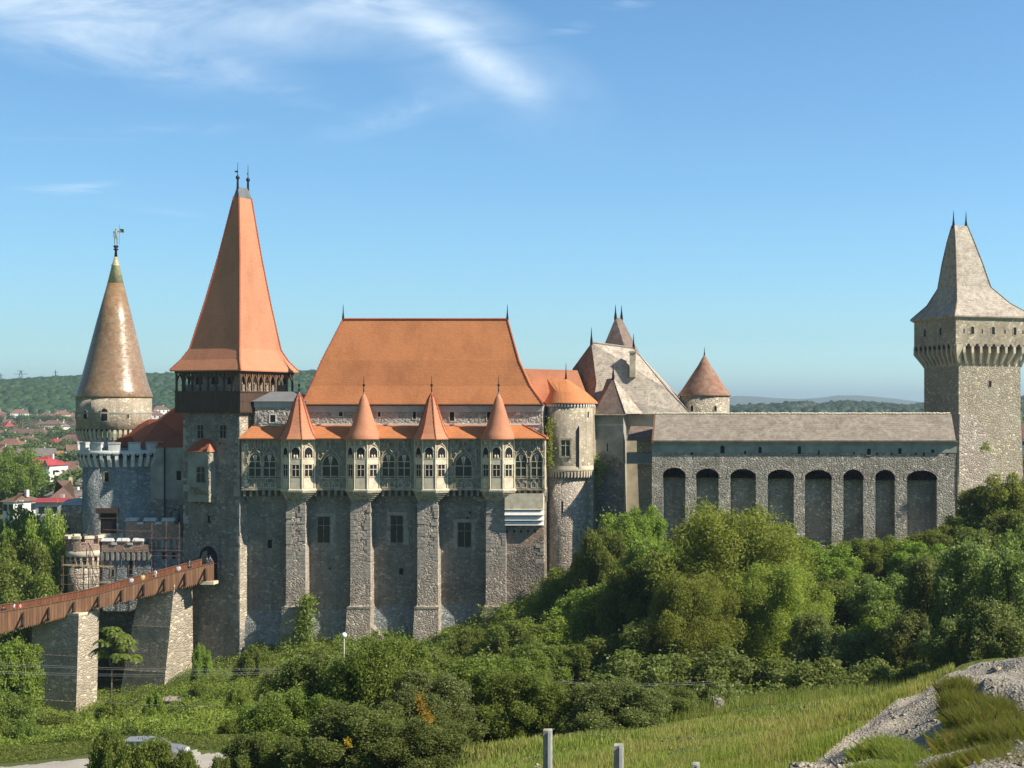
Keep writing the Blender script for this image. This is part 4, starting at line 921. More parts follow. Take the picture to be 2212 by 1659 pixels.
for u, v, w_, h_, k in ((1560, 979, 9, 17, 'r'), (1641, 979, 7, 14, 'r'), (1726, 981, 7, 17, 's'), (1876, 983, 8, 14, 's'), (1943, 981, 7, 13, 's'), (2014, 978, 7, 7, 's'), (1494, 982, 5, 5, 's'), (1609, 981, 4, 7, 0), (1844, 980, 4, 4, 'r'), (1893, 982, 4, 4, 's'), (1925, 982, 4, 4, 's'), (1978, 982, 4, 4, 's'), (1995, 985, 3, 8, 0), (2046, 982, 4, 4, 's'), (1768, 983, 3, 10, 0)):
    hole(cw, FC, X(u, YC), Z(v, YC), w_*.054, h_*.054, k, M['dark'], .06 if w_ > 6 else 0, M['plaster_grey'], name='loophole')
ye = YC-.6; yr = YC+3.5; m = MB()
ul, ur = 1410.5, 2064; sec = [(ye, Z(953.5, ye)), (ye, Z(951, ye)), (yr, Z(894, yr)), (YC+7.6, Z(951, ye)), (YC+7.6, Z(953.5, ye))]
m.loft([[(X(ul, ye), y, z) for y, z in sec], [(X(ur, ye), y, z) for y, z in sec]]); m.build('roof', M['tile_wall'], cw)
m = MB(); m.box(X(ul, ye)-.22, X(ul, ye)-.005, ye-.05, YC+7.5, Z(958, ye), Z(950, ye)); m.add([(X(ul, ye)-.2, ye-.05, Z(952, ye)), (X(ul, ye)-.2, yr, Z(891, yr)), (X(ul, ye)-.2, YC+7.6, Z(952, ye)), (X(ul, ye)-.01, ye-.05, Z(952, ye)), (X(ul, ye)-.01, yr, Z(891, yr)), (X(ul, ye)-.01, YC+7.6, Z(952, ye))], [(0, 1, 2), (3, 5, 4), (0, 3, 4, 1), (1, 4, 5, 2)]); m.build('verge_board', M['wood_brown'], cw)
m = MB(); k = 0; rg = random.Random(4); x = X(ul, yr)
while x < X(2045, yr): m.tube([(x, yr, Z(893.6, yr)+rg.uniform(-.03, .03)), (x+.42, yr, Z(893.6, yr)+rg.uniform(-.03, .03))], [.17, .14], 6); x += .40
m.build('ridge_tiles', M['cut_pale'], cw)
# rubble ledges at the feet
for u0, u1, v in ((1738, 1770, 1172), (1955, 1990, 1160)):
    m = MB(); m.prism([(X(u0, YC), Z(1220, YC)), (X(u1, YC)+1, Z(1220, YC)), (X(u1, YC)+.6, Z(v+6, YC)), (X(u0, YC)+.4, Z(v-1, YC)), (X(u0, YC), Z(v, YC))], YC-.8, YC+.5); m.build('footing', M['rubble_pale'], cw)

# ---------------------------------------------------------------- round stair tower right of the hall
yc = 168.2; st = thing('round_tower', 'half-round plastered tower with orange cone roof right beside the hall', 'tower', (X(1228, yc), yc, Z(1230, yc)))
cx_ = X(1231, yc); k = .0554
def z_(v): return Z(v, yc-1.5)
m = MB(); m.lathe(cx_-.35, yc, [(46*k, z_(1250)), (45*k, z_(1230)), (44.5*k, z_(1150)), (44.5*k, z_(1022))], 40); m.build('lower_drum', M['butt'], st, True)
m = MB(); m.lathe(cx_, yc, [(48.5*k, z_(1022)), (50*k, z_(1017)), (50*k, z_(875))], 48); ud = m.build('upper_drum', M['plaster_rough'], st, True)
m = MB(); n = 22
for q in range(n):
    a_ = R(180)+math.pi*(q+.5)/n*1.0; x, y = cx_+50*k*math.cos(a_), yc+50*k*math.sin(a_)
    m.M = frame(x, y, math.degrees(a_)+90); m.prism([(-.13, z_(1016)), (.13, z_(1016)), (.10, z_(1029)), (-.10, z_(1032))], -.04, .5)
m.M = None; m.lathe(cx_, yc, [(50*k, z_(1018)), (52*k, z_(1016)), (52*k, z_(1013)), (50.3*k, z_(1006))], 48); m.build('corbel', M['plaster'], st)
m = MB()
for q in range(n-1):
    a_ = R(180)+math.pi*(q+1)/n; x, y = cx_+48.6*k*math.cos(a_), yc+48.6*k*math.sin(a_)
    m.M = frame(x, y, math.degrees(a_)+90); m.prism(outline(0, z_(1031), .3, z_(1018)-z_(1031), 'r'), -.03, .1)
m.build('corbel_gap', M['dark'], st)  # black arches paint the shade between the corbels
m = MB(); aw = R(270-3); fx = frame(cx_+50*k*math.cos(aw), yc+50*k*math.sin(aw), math.degrees(aw)+90)
window(ud, fx, 0, z_(984), 1.05, (984-950)*.0545, 0, .22, 1, 1, M['cut'], M['glass'], .12, M['cut_pale'], tr=[.66])
aw = R(270+32); fx = frame(cx_+50*k*math.cos(aw), yc+50*k*math.sin(aw), math.degrees(aw)+90)
m = MB(fx); m.box(-.14, .14, -.16, .1, z_(1010), z_(922)); m.build('pilaster', M['plaster'], ud); m = MB(fx); m.prism([(-.45, z_(1010)), (-.14, z_(1016)), (-.14, z_(918)), (-.45, z_(930))], -.02, .1); m.build('slit', M['dark'], ud)
aw = R(270-5); fx = frame(cx_-.35+44.6*k*math.cos(aw), yc+44.6*k*math.sin(aw), math.degrees(aw)+90)
hole(st, fx, 0, z_(1107), .18, 1.4, 0, M['dark'], name='arrow_slit'); aw = R(270+48); fx = frame(cx_-.35+44.6*k*math.cos(aw), yc+44.6*k*math.sin(aw), math.degrees(aw)+90); hole(st, fx, 0, z_(1165), .22, 1.1, 0, M['dark'], .1, M['cut_pale'], name='arrow_slit')
aw = R(270+58); fx = frame(cx_+50*k*math.cos(aw), yc+50*k*math.sin(aw), math.degrees(aw)+90); hole(st, fx, 0, z_(902), .22, .7, 0, M['dark'], name='arrow_slit')
m = MB(); m.box(cx_+1.6, X(1281.5, yc), yc-.2, yc+3, z_(1240), z_(872)); m.build('flank_wall', M['tower_cream'], st)
m = MB(); ra = X(1222, yc+.3)
ringE = [(cx_-55*k*math.cos(math.pi*q/20), yc-55*k*math.sin(math.pi*q/20)) for q in range(21)]+[(cx_+55*k, yc+3), (cx_-55*k, yc+3)]
rg1 = [(x, y, z_(872)) for x, y in ringE]; rg2 = [(x, y, z_(870)) for x, y in ringE]
rg3 = [(ra+(x-ra)*.62+(-.35 if x < cx_ else 0), yc+.3+(y-yc-.3)*.62, z_(846)) for x, y in ringE]; rg4 = [((X(1180, yc) if x < cx_-1.2 else (X(1180, yc)+(x-cx_+1.2)/1.2*(ra-X(1180, yc)) if x < cx_ else ra)), yc+.3, z_(817)) for x, y in ringE]
m.loft([rg1, rg2, rg3, rg4]); m.build('roof', M['tile_new'], st, False)
m = MB(); nn_ = 24
for q in range(nn_):
    a_ = R(180)+math.pi*(q+.5)/nn_; m.M = frame(cx_+51*k*math.cos(a_), yc+51*k*math.sin(a_), math.degrees(a_)+90); m.box(-.08, .08, -.12, .1, z_(878), z_(873))
m.build('bracket', M['white'], st)
m = MB(); spike(m, ra, yc+.3, z_(818), 1.9, .14); m.build('finial', M['iron'], st)
# salmon roofed wing behind
wg = thing('hall_wing', 'salmon tiled wing roof rising behind the round tower beside the hall', 'building', (X(1200, 172), 175, Z(870, 172)))
m = MB(); y0 = 171.0; m.box(X(1135, y0), X(1278, y0), y0, y0+7, Z(1000, y0), Z(872, y0)); m.build('wall', M['plaster'], wg)
m = MB(); m.loft([[(X(1120, y0), y0-.4, Z(874, y0)), (X(1282, y0), y0-.4, Z(874, y0)), (X(1284, y0+7), y0+7, Z(874, y0)), (X(1120, y0+7), y0+7, Z(874, y0))], [(X(1122, y0+.8), y0+.6, Z(848, y0+.8)), (X(1266, y0+.8), y0+.6, Z(852, y0+.8)), (X(1268, y0+6), y0+6, Z(850, y0+.8)), (X(1122, y0+6), y0+6, Z(848, y0+.8))],
    [(X(1122, y0+3), y0+3, Z(796, y0+3)), (X(1246, y0+3), y0+3, Z(800, y0+3)), (X(1246.5, y0+3.6), y0+3.6, Z(800, y0+3)), (X(1122, y0+3.6), y0+3.6, Z(796, y0+3))]]); m.build('roof', M['tile_salmon'], wg)

# ---------------------------------------------------------------- palace with the great weathered roof
yp = 172.0; pl = thing('palace', 'tall plastered palace block under a large weathered brown and cream hipped roof', 'building', (X(1380, yp), yp+4, Z(1160, yp)))
def P3(u, v, y): return (X(u, y), y, Z(v, y))
# wall volumes
m = MB(); m.add([P3(1283, 1180, 170.5), P3(1346, 1180, 169.6), P3(1346, 893, 169.6), P3(1283, 893, 170.5), P3(1353, 1180, 174.5), P3(1353, 893, 174.5), P3(1283, 1180, 178), P3(1283, 893, 178)],
    [(0, 1, 2, 3), (1, 4, 5, 2), (4, 6, 7, 5), (6, 0, 3, 7), (3, 2, 5, 7)]); m.build('apse_wall', M['plaster_grey'], pl)
m = MB(); m.add([P3(1282.5, 1180, 170.42), P3(1346.5, 1180, 169.52), P3(1346.5, 1005, 169.56), P3(1330, 985, 169.8), P3(1300, 975, 170.2), P3(1282.5, 990, 170.46)], [(0, 1, 2, 3, 4, 5)]); m.build('rubble_facing', M['rubble'], pl)
m = MB(); m.box(X(1348, 174.3), X(1420, 174.3), 174.3, 182, Z(1180, 174.3), Z(893, 174.3)); m.build('wall', M['plaster'], pl)
FP = frame(X(1283, 170.5), 170.5, math.degrees(math.atan2(-.9, X(1346, 169.6)-X(1283, 170.5))))
hole(pl, FP, 1.7, Z(975, 170), .14, .95, 0, M['dark'], name='arrow_slit')
m = MB(FP); m.box(-.02, 3.6, -.06, .05, Z(919, 170), Z(917, 170)); m.box(0, 3.62, -.12, .1, Z(897, 170), Z(893, 170)); m.build('string_course', M['plaster'], pl)
# main roof, ridge rising to the left
A0, A1 = P3(1277, 740, 175), P3(1368, 752, 177.5)
e0, e1, e2_, e3 = P3(1283, 895, 172.5), P3(1492, 894, 174), P3(1500, 892, 184), P3(1215, 855, 181)
mid0, mid1 = P3(1283, 850, 173.2), P3(1440, 840, 175.3)
m = MB(); m.add([A0, A1, e0, e1, e2_, e3, P3(1260, 790, 177), mid0, mid1], [(0, 1, 8, 7), (7, 8, 3, 2), (1, 4, 3, 8), (0, 7, 2, 5, 6), (0, 6, 5, 4, 1), (2, 3, 4, 5)]); m.build('roof', M['tile_lichen'], pl)
m = MB(); crockets(m, [A1, mid1, e1], .07); crockets(m, [A0, mid0, e0], .06); m.tube([A0, A1], .15, 6); m.build('hip_tiles', M['tile_wall'], pl)
# left slope in darker tiles, its shade put into the colour
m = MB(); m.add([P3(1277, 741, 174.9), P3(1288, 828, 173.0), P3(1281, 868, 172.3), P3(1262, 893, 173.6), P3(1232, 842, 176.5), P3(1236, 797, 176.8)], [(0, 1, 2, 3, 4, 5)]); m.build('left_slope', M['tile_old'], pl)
# pyramid roof of the apse
ap = P3(1324, 816, 171.6); ap0 = P3(1310, 819, 172.4); b0, b1, b2, b3 = P3(1282, 894, 170.0), P3(1350, 894, 169.1), P3(1386, 895, 173.6), P3(1296, 870, 175)
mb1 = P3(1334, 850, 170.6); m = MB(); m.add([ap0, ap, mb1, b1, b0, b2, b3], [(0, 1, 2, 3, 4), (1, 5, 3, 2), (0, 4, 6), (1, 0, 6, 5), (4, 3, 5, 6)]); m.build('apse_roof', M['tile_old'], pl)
m = MB(); m.add([(ap[0]+.02, ap[1]-.03, ap[2]), P3(1388, 893, 173.0), P3(1351, 894, 169.0), P3(1335.5, 850, 170.5)], [(0, 1, 2, 3)]); m.build('apse_side', M['tile_lichen'], pl)  # right face in paler tiles, sunlight put into the colour
m = MB(); m.box(X(1283, 170), X(1352, 170), 169.0, 171, Z(896.5, 170), Z(894.5, 170)); m.build('gutter', M['cut'], pl)
for (p, h_) in ((A0, 1.9), (A1, 1.8), (ap, 1.9)):
    m = MB(); spike(m, p[0], p[1], p[2], h_, .18); m.build('finial', M['iron'], pl)
m = MB(); c = P3(1366, 802, 174.4); m.box(c[0]-.35, c[0]+.40, c[1]-.3, c[1]+.6, Z(815, 174.4), Z(762, 174.4)); m.box(c[0]-.48, c[0]+.53, c[1]-.42, c[1]+.72, Z(762, 174.4), Z(758.5, 174.4)); m.build('chimney', M['plaster'], pl)
# rear tower roof
bt_ = thing('rear_tower', 'small steep brown tower roof with two spikes peeping over the palace ridge', 'tower', P3(1335, 760, 186))
e_ = [P3(1299, 758, 183), P3(1352, 760, 181.5), P3(1380, 762, 187), P3(1310, 755, 189)]; r0_, r1_ = P3(1329, 686, 185), P3(1342, 687, 185.5)
m = MB(); m.add(e_+[r0_, r1_], [(0, 1, 4), (1, 5, 4), (1, 2, 5), (2, 3, 4, 5), (3, 0, 4)]); m.build('roof', M['tile_old'], bt_)
m = MB(); m.loft([[(x, y, Z(900, 185)) for x, y, z in e_], [(x, y, z+.01) for x, y, z in e_]]); m.build('wall', M['plaster'], bt_)
for p in (r0_, r1_):
    m = MB(); spike(m, p[0], p[1], p[2], 1.7, .2); m.build('finial', M['iron'], bt_)
# lower passage between palace and curtain wall
pw = thing('covered_passage', 'small tiled passage roof with bright plaster wall squeezed between palace and curtain wall', 'building', P3(1385, 1010, 168))
m = MB(); m.add([P3(1354, 950, 166.8), P3(1412, 950, 166.8), P3(1412, 922, 169.5), P3(1362, 920, 169.5), P3(1354, 952, 166.8), P3(1412, 952, 166.8), P3(1412, 951, 172), P3(1352, 951, 172)], [(0, 1, 2, 3), (4, 5, 1, 0), (2, 6, 7, 3), (0, 3, 7), (4, 7, 6, 5)]); m.build('roof', M['tile_old'], pw)
m = MB(); m.box(X(1375, 168), X(1412, 168), 168, 171, Z(977, 168), Z(950, 168)); m.build('wall', M['tower_cream'], pw)
m = MB(); m.box(X(1353, 168.5), X(1412, 168.5), 168.3, 171, Z(1002, 168), Z(978, 168))
for kz in (985, 993): m.box(X(1353, 168.3), X(1412, 168.3), 168.22, 168.3, Z(kz+1, 168), Z(kz-1, 168))
m.box(X(1383, 168.3), X(1384.5, 168.3), 168.2, 168.3, Z(1002, 168), Z(978, 168)); m.build('balcony', M['lead'], pw)
m = MB(); m.add([P3(1383, 1180, 169.5), P3(1412, 1180, 168.5), P3(1412, 1002, 168.5), P3(1376, 1002, 169.5), P3(1412, 1180, 172), P3(1412, 1002, 172)], [(0, 1, 2, 3), (1, 4, 5, 2)]); m.build('lower_wall', M['tower_cream'], pw)

# ---------------------------------------------------------------- little cone roofed tower
yk = 178.0; kt = thing('cone_turret_tower', 'squat cream drum tower with red-brown conical roof rising behind the curtain wall', 'tower', (X(1520, yk), yk, Z(960, yk)))
x = X(1521, yk); kk = yk/F
m = MB(); m.lathe(x, yk, [(54*kk, Z(1000, yk)), (54*kk, Z(855, yk))], 40); m.build('drum', M['tower_cream'], kt, True)
m = MB(); m.lathe(x, yk, [(57*kk, Z(856, yk)), (57.5*kk, Z(853.5, yk)), (46*kk, Z(838, yk)), (29*kk, Z(812, yk)), (13*kk, Z(788, yk)), (1.5*kk, Z(767, yk))], 40); m.build('roof', tiles('rust_cone_tiles', (.33, .165, .10), (.26, .125, .08), (.15, .09, .06), .8, .2, 4, blotch=(.42, .30, .24), bk=.6, patch=.4, spots=.5), kt, True)
m = MB(); spike(m, x, yk, Z(769, yk), 1.1, .12); m.build('finial', M['iron'], kt)
for u in (1497, 1546):
    a_ = math.acos((u-1521)/54.0)*-1; fx = frame(x+54*kk*math.cos(a_), yk+54*kk*math.sin(a_), math.degrees(a_)+90); hole(kt, fx, 0, Z(888, yk), .38, .7, 'r', M['dark'], .06, M['plaster'])
# ================================================================ left side: round towers, outer walls, bridge
def merlons(mb, cx, cy, r, z0, z1, n, a0, a1, gap=.42, th=.5, capm=None):
    st_ = (a1-a0)/n
    for q in range(n):
        b0 = a0+st_*(q+gap/2); b1 = a0+st_*(q+1-gap/2); pp = []
        for a_ in np.linspace(b0, b1, 4): pp.append((cx+r*math.cos(a_), cy+r*math.sin(a_)))
        for a_ in np.linspace(b1, b0, 4): pp.append((cx+(r-th)*math.cos(a_), cy+(r-th)*math.sin(a_)))
        mb.prismz(pp, z0, z1)
def machic(mw, mg, cx, cy, r0, r1, zb_, zt, n, a0, a1, wd=.16):
    """corbels and the dark gaps between them round a drum"""
    for q in range(n+1):
        a_ = a0+(a1-a0)*q/n; c, s_ = math.cos(a_), math.sin(a_); tx, ty = -s_*wd, c*wd
        P_ = []
        for rr_, zz in ((r0-.05, zb_), (r0+.12, zb_), (r1, zt-.35*(zt-zb_)), (r1, zt), (r0-.05, zt)):
            P_.append((cx+rr_*c, cy+rr_*s_, zz))
        pts_ = [(x+tx, y+ty, z) for x, y, z in P_]+[(x-tx, y-ty, z) for x, y, z in P_]
        mw.add(pts_, [(0, 1, 2, 3, 4), (9, 8, 7, 6, 5)]+[(i, (i+1) % 5, 5+(i+1) % 5, 5+i) for i in range(5)])
    w_ = r1*(a1-a0)/n-2*wd
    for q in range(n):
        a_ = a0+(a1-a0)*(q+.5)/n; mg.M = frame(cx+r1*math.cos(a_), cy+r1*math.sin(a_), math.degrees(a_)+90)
        mg.prism(outline(0, zt-.5*w_, w_*.95, w_*1.0, 'r'), -.015, .25)  # black panel paints the shade inside each gap
# spire tower
ys = 182.0; kk = ys/F; sp = thing('spire_tower', 'round tower with tall glossy golden-brown cone spire topped by a green statue', 'tower', P3(246, 1000, ys))
xa = X(246.5, ys)
def zs_(v): return Z(v, ys-4)
def zc(v): return Z(v, ys)
m = MB(); m.lathe(xa, ys, [(68*kk, zs_(1010)), (68*kk, zs_(948))], 56); m.build('lower_drum', M['plaster'], sp, True)
m = MB(); m.lathe(xa, ys, [(74.5*kk, zs_(932)), (75*kk, zs_(858))], 64); dm = m.build('drum', M['plaster_rough'], sp, True)
m = MB(); mg = MB(); machic(m, mg, xa, ys, 68*kk, 74.6*kk, zs_(951), zs_(929), 30, R(160), R(400), .17)
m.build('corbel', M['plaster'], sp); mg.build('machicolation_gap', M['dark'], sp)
m = MB(); m.lathe(xa, ys, [(75.6*kk, zs_(894)), (75.9*kk, zs_(892)), (75.6*kk, zs_(890))], 64, cap=False); m.build('string_course', M['plaster_grey'], dm)
for u, v, w_, h_ in ((218, 905, .55, 1.05), (260, 909, .72, 1.55), (300, 903, .25, .5), (185, 905, .5, .9)):
    a_ = -math.acos(max(-.99, min(.99, (u-246.5)/75.0-.0)))+R(29)*0-.0; a_ = a_; fx = frame(xa+75*kk*math.cos(a_), ys+75*kk*math.sin(a_), math.degrees(a_)+90)
    hole(dm, fx, 0, zs_(v), w_, h_, 'r', M['dark'], .16 if w_ > .6 else .06, M['cut'])
prof = [(76*kk, zc(858)-.1), (77.5*kk, zc(856)), (72*kk, zc(842)), (66.5*kk, zc(825)), (56.5*kk, zc(783)), (37*kk, zc(698)), (16*kk, zc(612))]
m = MB(); m.lathe(xa, ys, prof, 96, lean=(.012, 0)); m.build('spire', M['tile_glazed'], sp, True)
lx = xa+.012*(zc(612)-prof[0][1])
m = MB(); m.lathe(lx, ys, [(16.3*kk, zc(613)), (8.2*kk, zc(575)), (9*kk, zc(574)), (9*kk, zc(572.5)), (7*kk, zc(571)), (3.4*kk, zc(555))], 24, lean=(.012, 0)); m.build('copper_cap', plain('patinated_copper', (.56, .52, .32), .4, .3, 3.0, metal=.3, spec=.6, c2=(.38, .36, .22)), sp, True)
lx2 = xa+.012*(zc(556)-prof[0][1]); m = MB(); m.lathe(lx2, ys, [(3.2*kk, zc(557)), (2.4*kk, zc(544)), (2.6*kk, zc(541)), (5*kk, zc(539.5)), (5*kk, zc(538)), (2.6*kk, zc(537)), (5.2*kk, zc(533)), (5*kk, zc(531)), (2.2*kk, zc(530))], 16, lean=(.01, 0)); m.build('pedestal', M['iron'], sp, True)

def figure(name, h, pose, mat, parent, loc, rz=0.0, hair=None, shirt=None, trousers=None, skin=None):
    """one continuous skinned body; pose = dict of joint offsets (fractions of height)"""
    J = dict(pelvis=(0, 0, .52), belly=(0, 0, .60), chest=(0, .005, .72), neck=(0, 0, .83), head=(0, -.01, .90), crown=(0, 0, .965),
             shL=(.105, 0, .80), elL=(.14, .01, .64), haL=(.15, -.03, .49), fiL=(.15, -.04, .43), shR=(-.105, 0, .80), elR=(-.14, .01, .64), haR=(-.15, -.03, .49), fiR=(-.15, -.04, .43),
             hiL=(.05, 0, .50), knL=(.06, -.01, .27), anL=(.06, .01, .04), toL=(.065, -.08, .02), hiR=(-.05, 0, .50), knR=(-.06, -.01, .27), anR=(-.06, .01, .04), toR=(-.065, -.08, .02))
    J.update(pose); Rd = dict(pelvis=.075, belly=.07, chest=.085, neck=.032, head=.055, crown=.04, shL=.035, elL=.027, haL=.019, fiL=.014, shR=.035, elR=.027, haR=.019, fiR=.014, hiL=.055, knL=.036, anL=.025, toL=.02, hiR=.055, knR=.036, anR=.025, toR=.02)
    Ed = [('pelvis', 'belly'), ('belly', 'chest'), ('chest', 'neck'), ('neck', 'head'), ('head', 'crown'), ('chest', 'shL'), ('shL', 'elL'), ('elL', 'haL'), ('haL', 'fiL'), ('chest', 'shR'), ('shR', 'elR'), ('elR', 'haR'), ('haR', 'fiR'),
          ('pelvis', 'hiL'), ('hiL', 'knL'), ('knL', 'anL'), ('anL', 'toL'), ('pelvis', 'hiR'), ('hiR', 'knR'), ('knR', 'anR'), ('anR', 'toR')]
    def grow(nm, keys, edges, extra, mt, par):
        idx = {q: i for i, q in enumerate(keys)}; me = bpy.data.meshes.new(nm)
        Rt = Matrix.Rotation(rz, 3, 'Z'); me.from_pydata([Rt @ (Vector(J[q])*h) for q in keys], [(idx[a], idx[b_]) for a, b_ in edges], [])
        o = link(nm, me, mt, par)
        if not par: o.location = loc
        md = o.modifiers.new('Skin', 'SKIN'); me.update()
        sv = me.skin_vertices[0].data if me.skin_vertices else None
        if sv is None:
            return o
        for i, q in enumerate(keys): r_ = (Rd[q]+extra)*h; sv[i].radius = (r_, r_*.85); sv[i].use_root = (i == 0)
        o.modifiers.new('Sub', 'SUBSURF').levels = 1; o.modifiers['Sub'].render_levels = 1
        return o
    body = grow(name, list(Rd), Ed, 0, skin or mat, None)
    if parent: body.parent = parent; body.location = Vector(loc)-wloc(parent)
    if shirt: grow('shirt', ['belly', 'chest', 'shL', 'elL', 'shR', 'elR', 'pelvis'], [('pelvis', 'belly'), ('belly', 'chest'), ('chest', 'shL'), ('shL', 'elL'), ('chest', 'shR'), ('shR', 'elR')], .014, shirt, body)
    if trousers: grow('trousers', ['pelvis', 'hiL', 'knL', 'anL', 'hiR', 'knR', 'anR'], [('pelvis', 'hiL'), ('hiL', 'knL'), ('knL', 'anL'), ('pelvis', 'hiR'), ('hiR', 'knR'), ('knR', 'anR')], .013, trousers, body)
    if hair:
        mb = MB(); Rt = Matrix.Rotation(rz, 3, 'Z'); c = Rt @ (Vector(J['crown'])*h)
        mb.lathe(c.x, c.y+.0, [(.05*h, c.z-.055*h), (.066*h, c.z-.01*h), (.055*h, c.z+.03*h), (.02*h, c.z+.048*h)], 10); me = bpy.data.meshes.new('hair'); me.from_pydata(mb.v, [], mb.f); link('hair', me, hair, body)
    return body
# ensure skin data layer exists on fresh meshes
_of = figure
lx3 = xa+.012*(zc(532)-prof[0][1])
figure('statue', 2.35, dict(haL=(.22, -.02, .70), elL=(.2, 0, .72), fiL=(.24, -.02, .74), haR=(-.12, -.1, .60)), M['verdigris'], sp, (lx3, ys, zc(530.5)), rz=.4)
m = MB(); m.tube([(lx3+.45, ys, zc(527)), (lx3+.45, ys, zc(484))], .035, 5)
m.add([(lx3+.48, ys, zc(494)), (lx3+1.05, ys-.08, zc(495.5)), (lx3+1.0, ys+.05, zc(503)), (lx3+.48, ys, zc(502)), (lx3+.48, ys+.03, zc(494)), (lx3+1.05, ys-.05, zc(495.5)), (lx3+1.0, ys+.08, zc(503)), (lx3+.48, ys+.03, zc(502))], [(0, 1, 2, 3), (7, 6, 5, 4), (0, 4, 5, 1), (2, 6, 7, 3), (1, 5, 6, 2)])
m.build('banner', M['verdigris'], sp)

# bastion
yb0 = 172.5; kb = yb0/F; rb = 84*kb; xb = X(270, yb0); ba = thing('bastion', 'broad round grey tower with crenellated crown and corbels left of the gate tower', 'tower', P3(270, 1280, yb0))
def zb2(v): return Z(v, yb0-4.6)
m = MB(); m.lathe(xb, yb0, [(rb*1.03, zb2(1420)), (rb*1.0, zb2(1200)), (rb*.985, zb2(970))], 64); m.build('wall', M['rubble_blue'], ba, True)
r1_ = rb*1.115; m = MB()
m.lathe(xb, yb0, [(r1_-.6, zb2(984)), (r1_, zb2(984)), (r1_, zb2(973)), (r1_-.6, zb2(973))], 64, cap=True); m.build('parapet', M['cap'], ba, True)
m = MB(); merlons(m, xb, yb0, r1_, zb2(973)-.05, zb2(957.5), 15, .1, 2*math.pi+.1, .40); mr_ = m.build('merlon', M['cap'], ba)
m = MB(); merlons(m, xb, yb0, r1_+.05, zb2(959)-.02, zb2(955), 15, .1, 2*math.pi+.1, .36, .6); m.build('coping', M['cornice'], ba)
m = MB(); mg = MB(); machic(m, mg, xb, yb0, rb, r1_-.02, zb2(1009), zb2(984), 26, R(150), R(400), .2); m.build('corbel', M['cap'], ba); mg.build('machicolation_gap', M['dark'], ba)
def onr(xc, yc_, r, u, y_front):
    x = X(u, y_front); d = max(-.98, min(.98, (x-xc)/r)); a_ = -math.acos(d); return frame(xc+r*math.cos(a_), yc_+r*math.sin(a_), math.degrees(a_)+90)
hole(ba, onr(xb, yb0, rb*.99, 236.5, yb0-4), 0, zb2(1040), .52, 1.1, 0, M['dark'], .14, M['cut_green'])
hole(ba, onr(xb, yb0, rb*.99, 332, yb0-3), 0, zb2(1036), .2, .9, 0, M['dark'])
f_ = hole(ba, onr(xb, yb0, rb*1.0, 241, yb0-4), 0, zb2(1152), 1.9, 2.8, 0, M['dark'], .22, M['rubble_dark'])
m = MB(onr(xb, yb0, rb*1.0, 241, yb0-4)); m.box(-.95, .95, -.1, 0, zb2(1119)-.08, zb2(1119)+.08); m.box(-1.4, 1.2, -.3, .1, zb2(1108), zb2(1097)); m.build('lintel', M['wood_dark'], ba)
# red roofed wing
rw = thing('red_wing', 'lower wing with sweeping red tiled roof between the spire tower and the gate tower', 'building', P3(340, 1250, 170))
m = MB(); y0 = 170.2; m.box(X(300, y0), X(420, y0), y0, y0+8, Z(1300, y0), Z(966, y0)); m.build('wall', M['plaster_grey'], rw)
m = MB(); m.box(X(300, y0), X(420, y0), y0-.05, y0, Z(1300, y0), Z(1078, y0)); m.build('rubble_facing', M['rubble_dark'], rw)
m = MB(); m.add([P3(238, 962, 175.5), P3(300, 966, 170), P3(425, 966, 170), P3(425, 958, 182), P3(300, 933, 182), P3(275, 930, 181), P3(346, 905, 177), P3(398, 866, 176.5), P3(425, 846, 176.5), P3(322, 905.5, 179)],
    [(0, 1, 6, 9, 5), (1, 2, 8, 7, 6), (5, 9, 4), (9, 6, 7, 8, 3, 4), (2, 3, 8), (0, 5, 4, 3, 2, 1)]); m.build('roof', M['tile_red'], rw)
m = MB(); m.tube([P3(355.5, 965, 169.9), P3(355.5, 1150, 169.9)], .09, 6); m.build('downpipe', M['iron'], rw)
FR = frame(0, y0, 0); hole(rw, FR, X(386, y0), Z(1037, y0), .55, 1.1, 0, M['dark']); hole(rw, FR, X(378.5, y0), Z(1136, y0), .85, 1.9, 'r', M['dark'], .12, M['plaster_grey'], name='doorway')
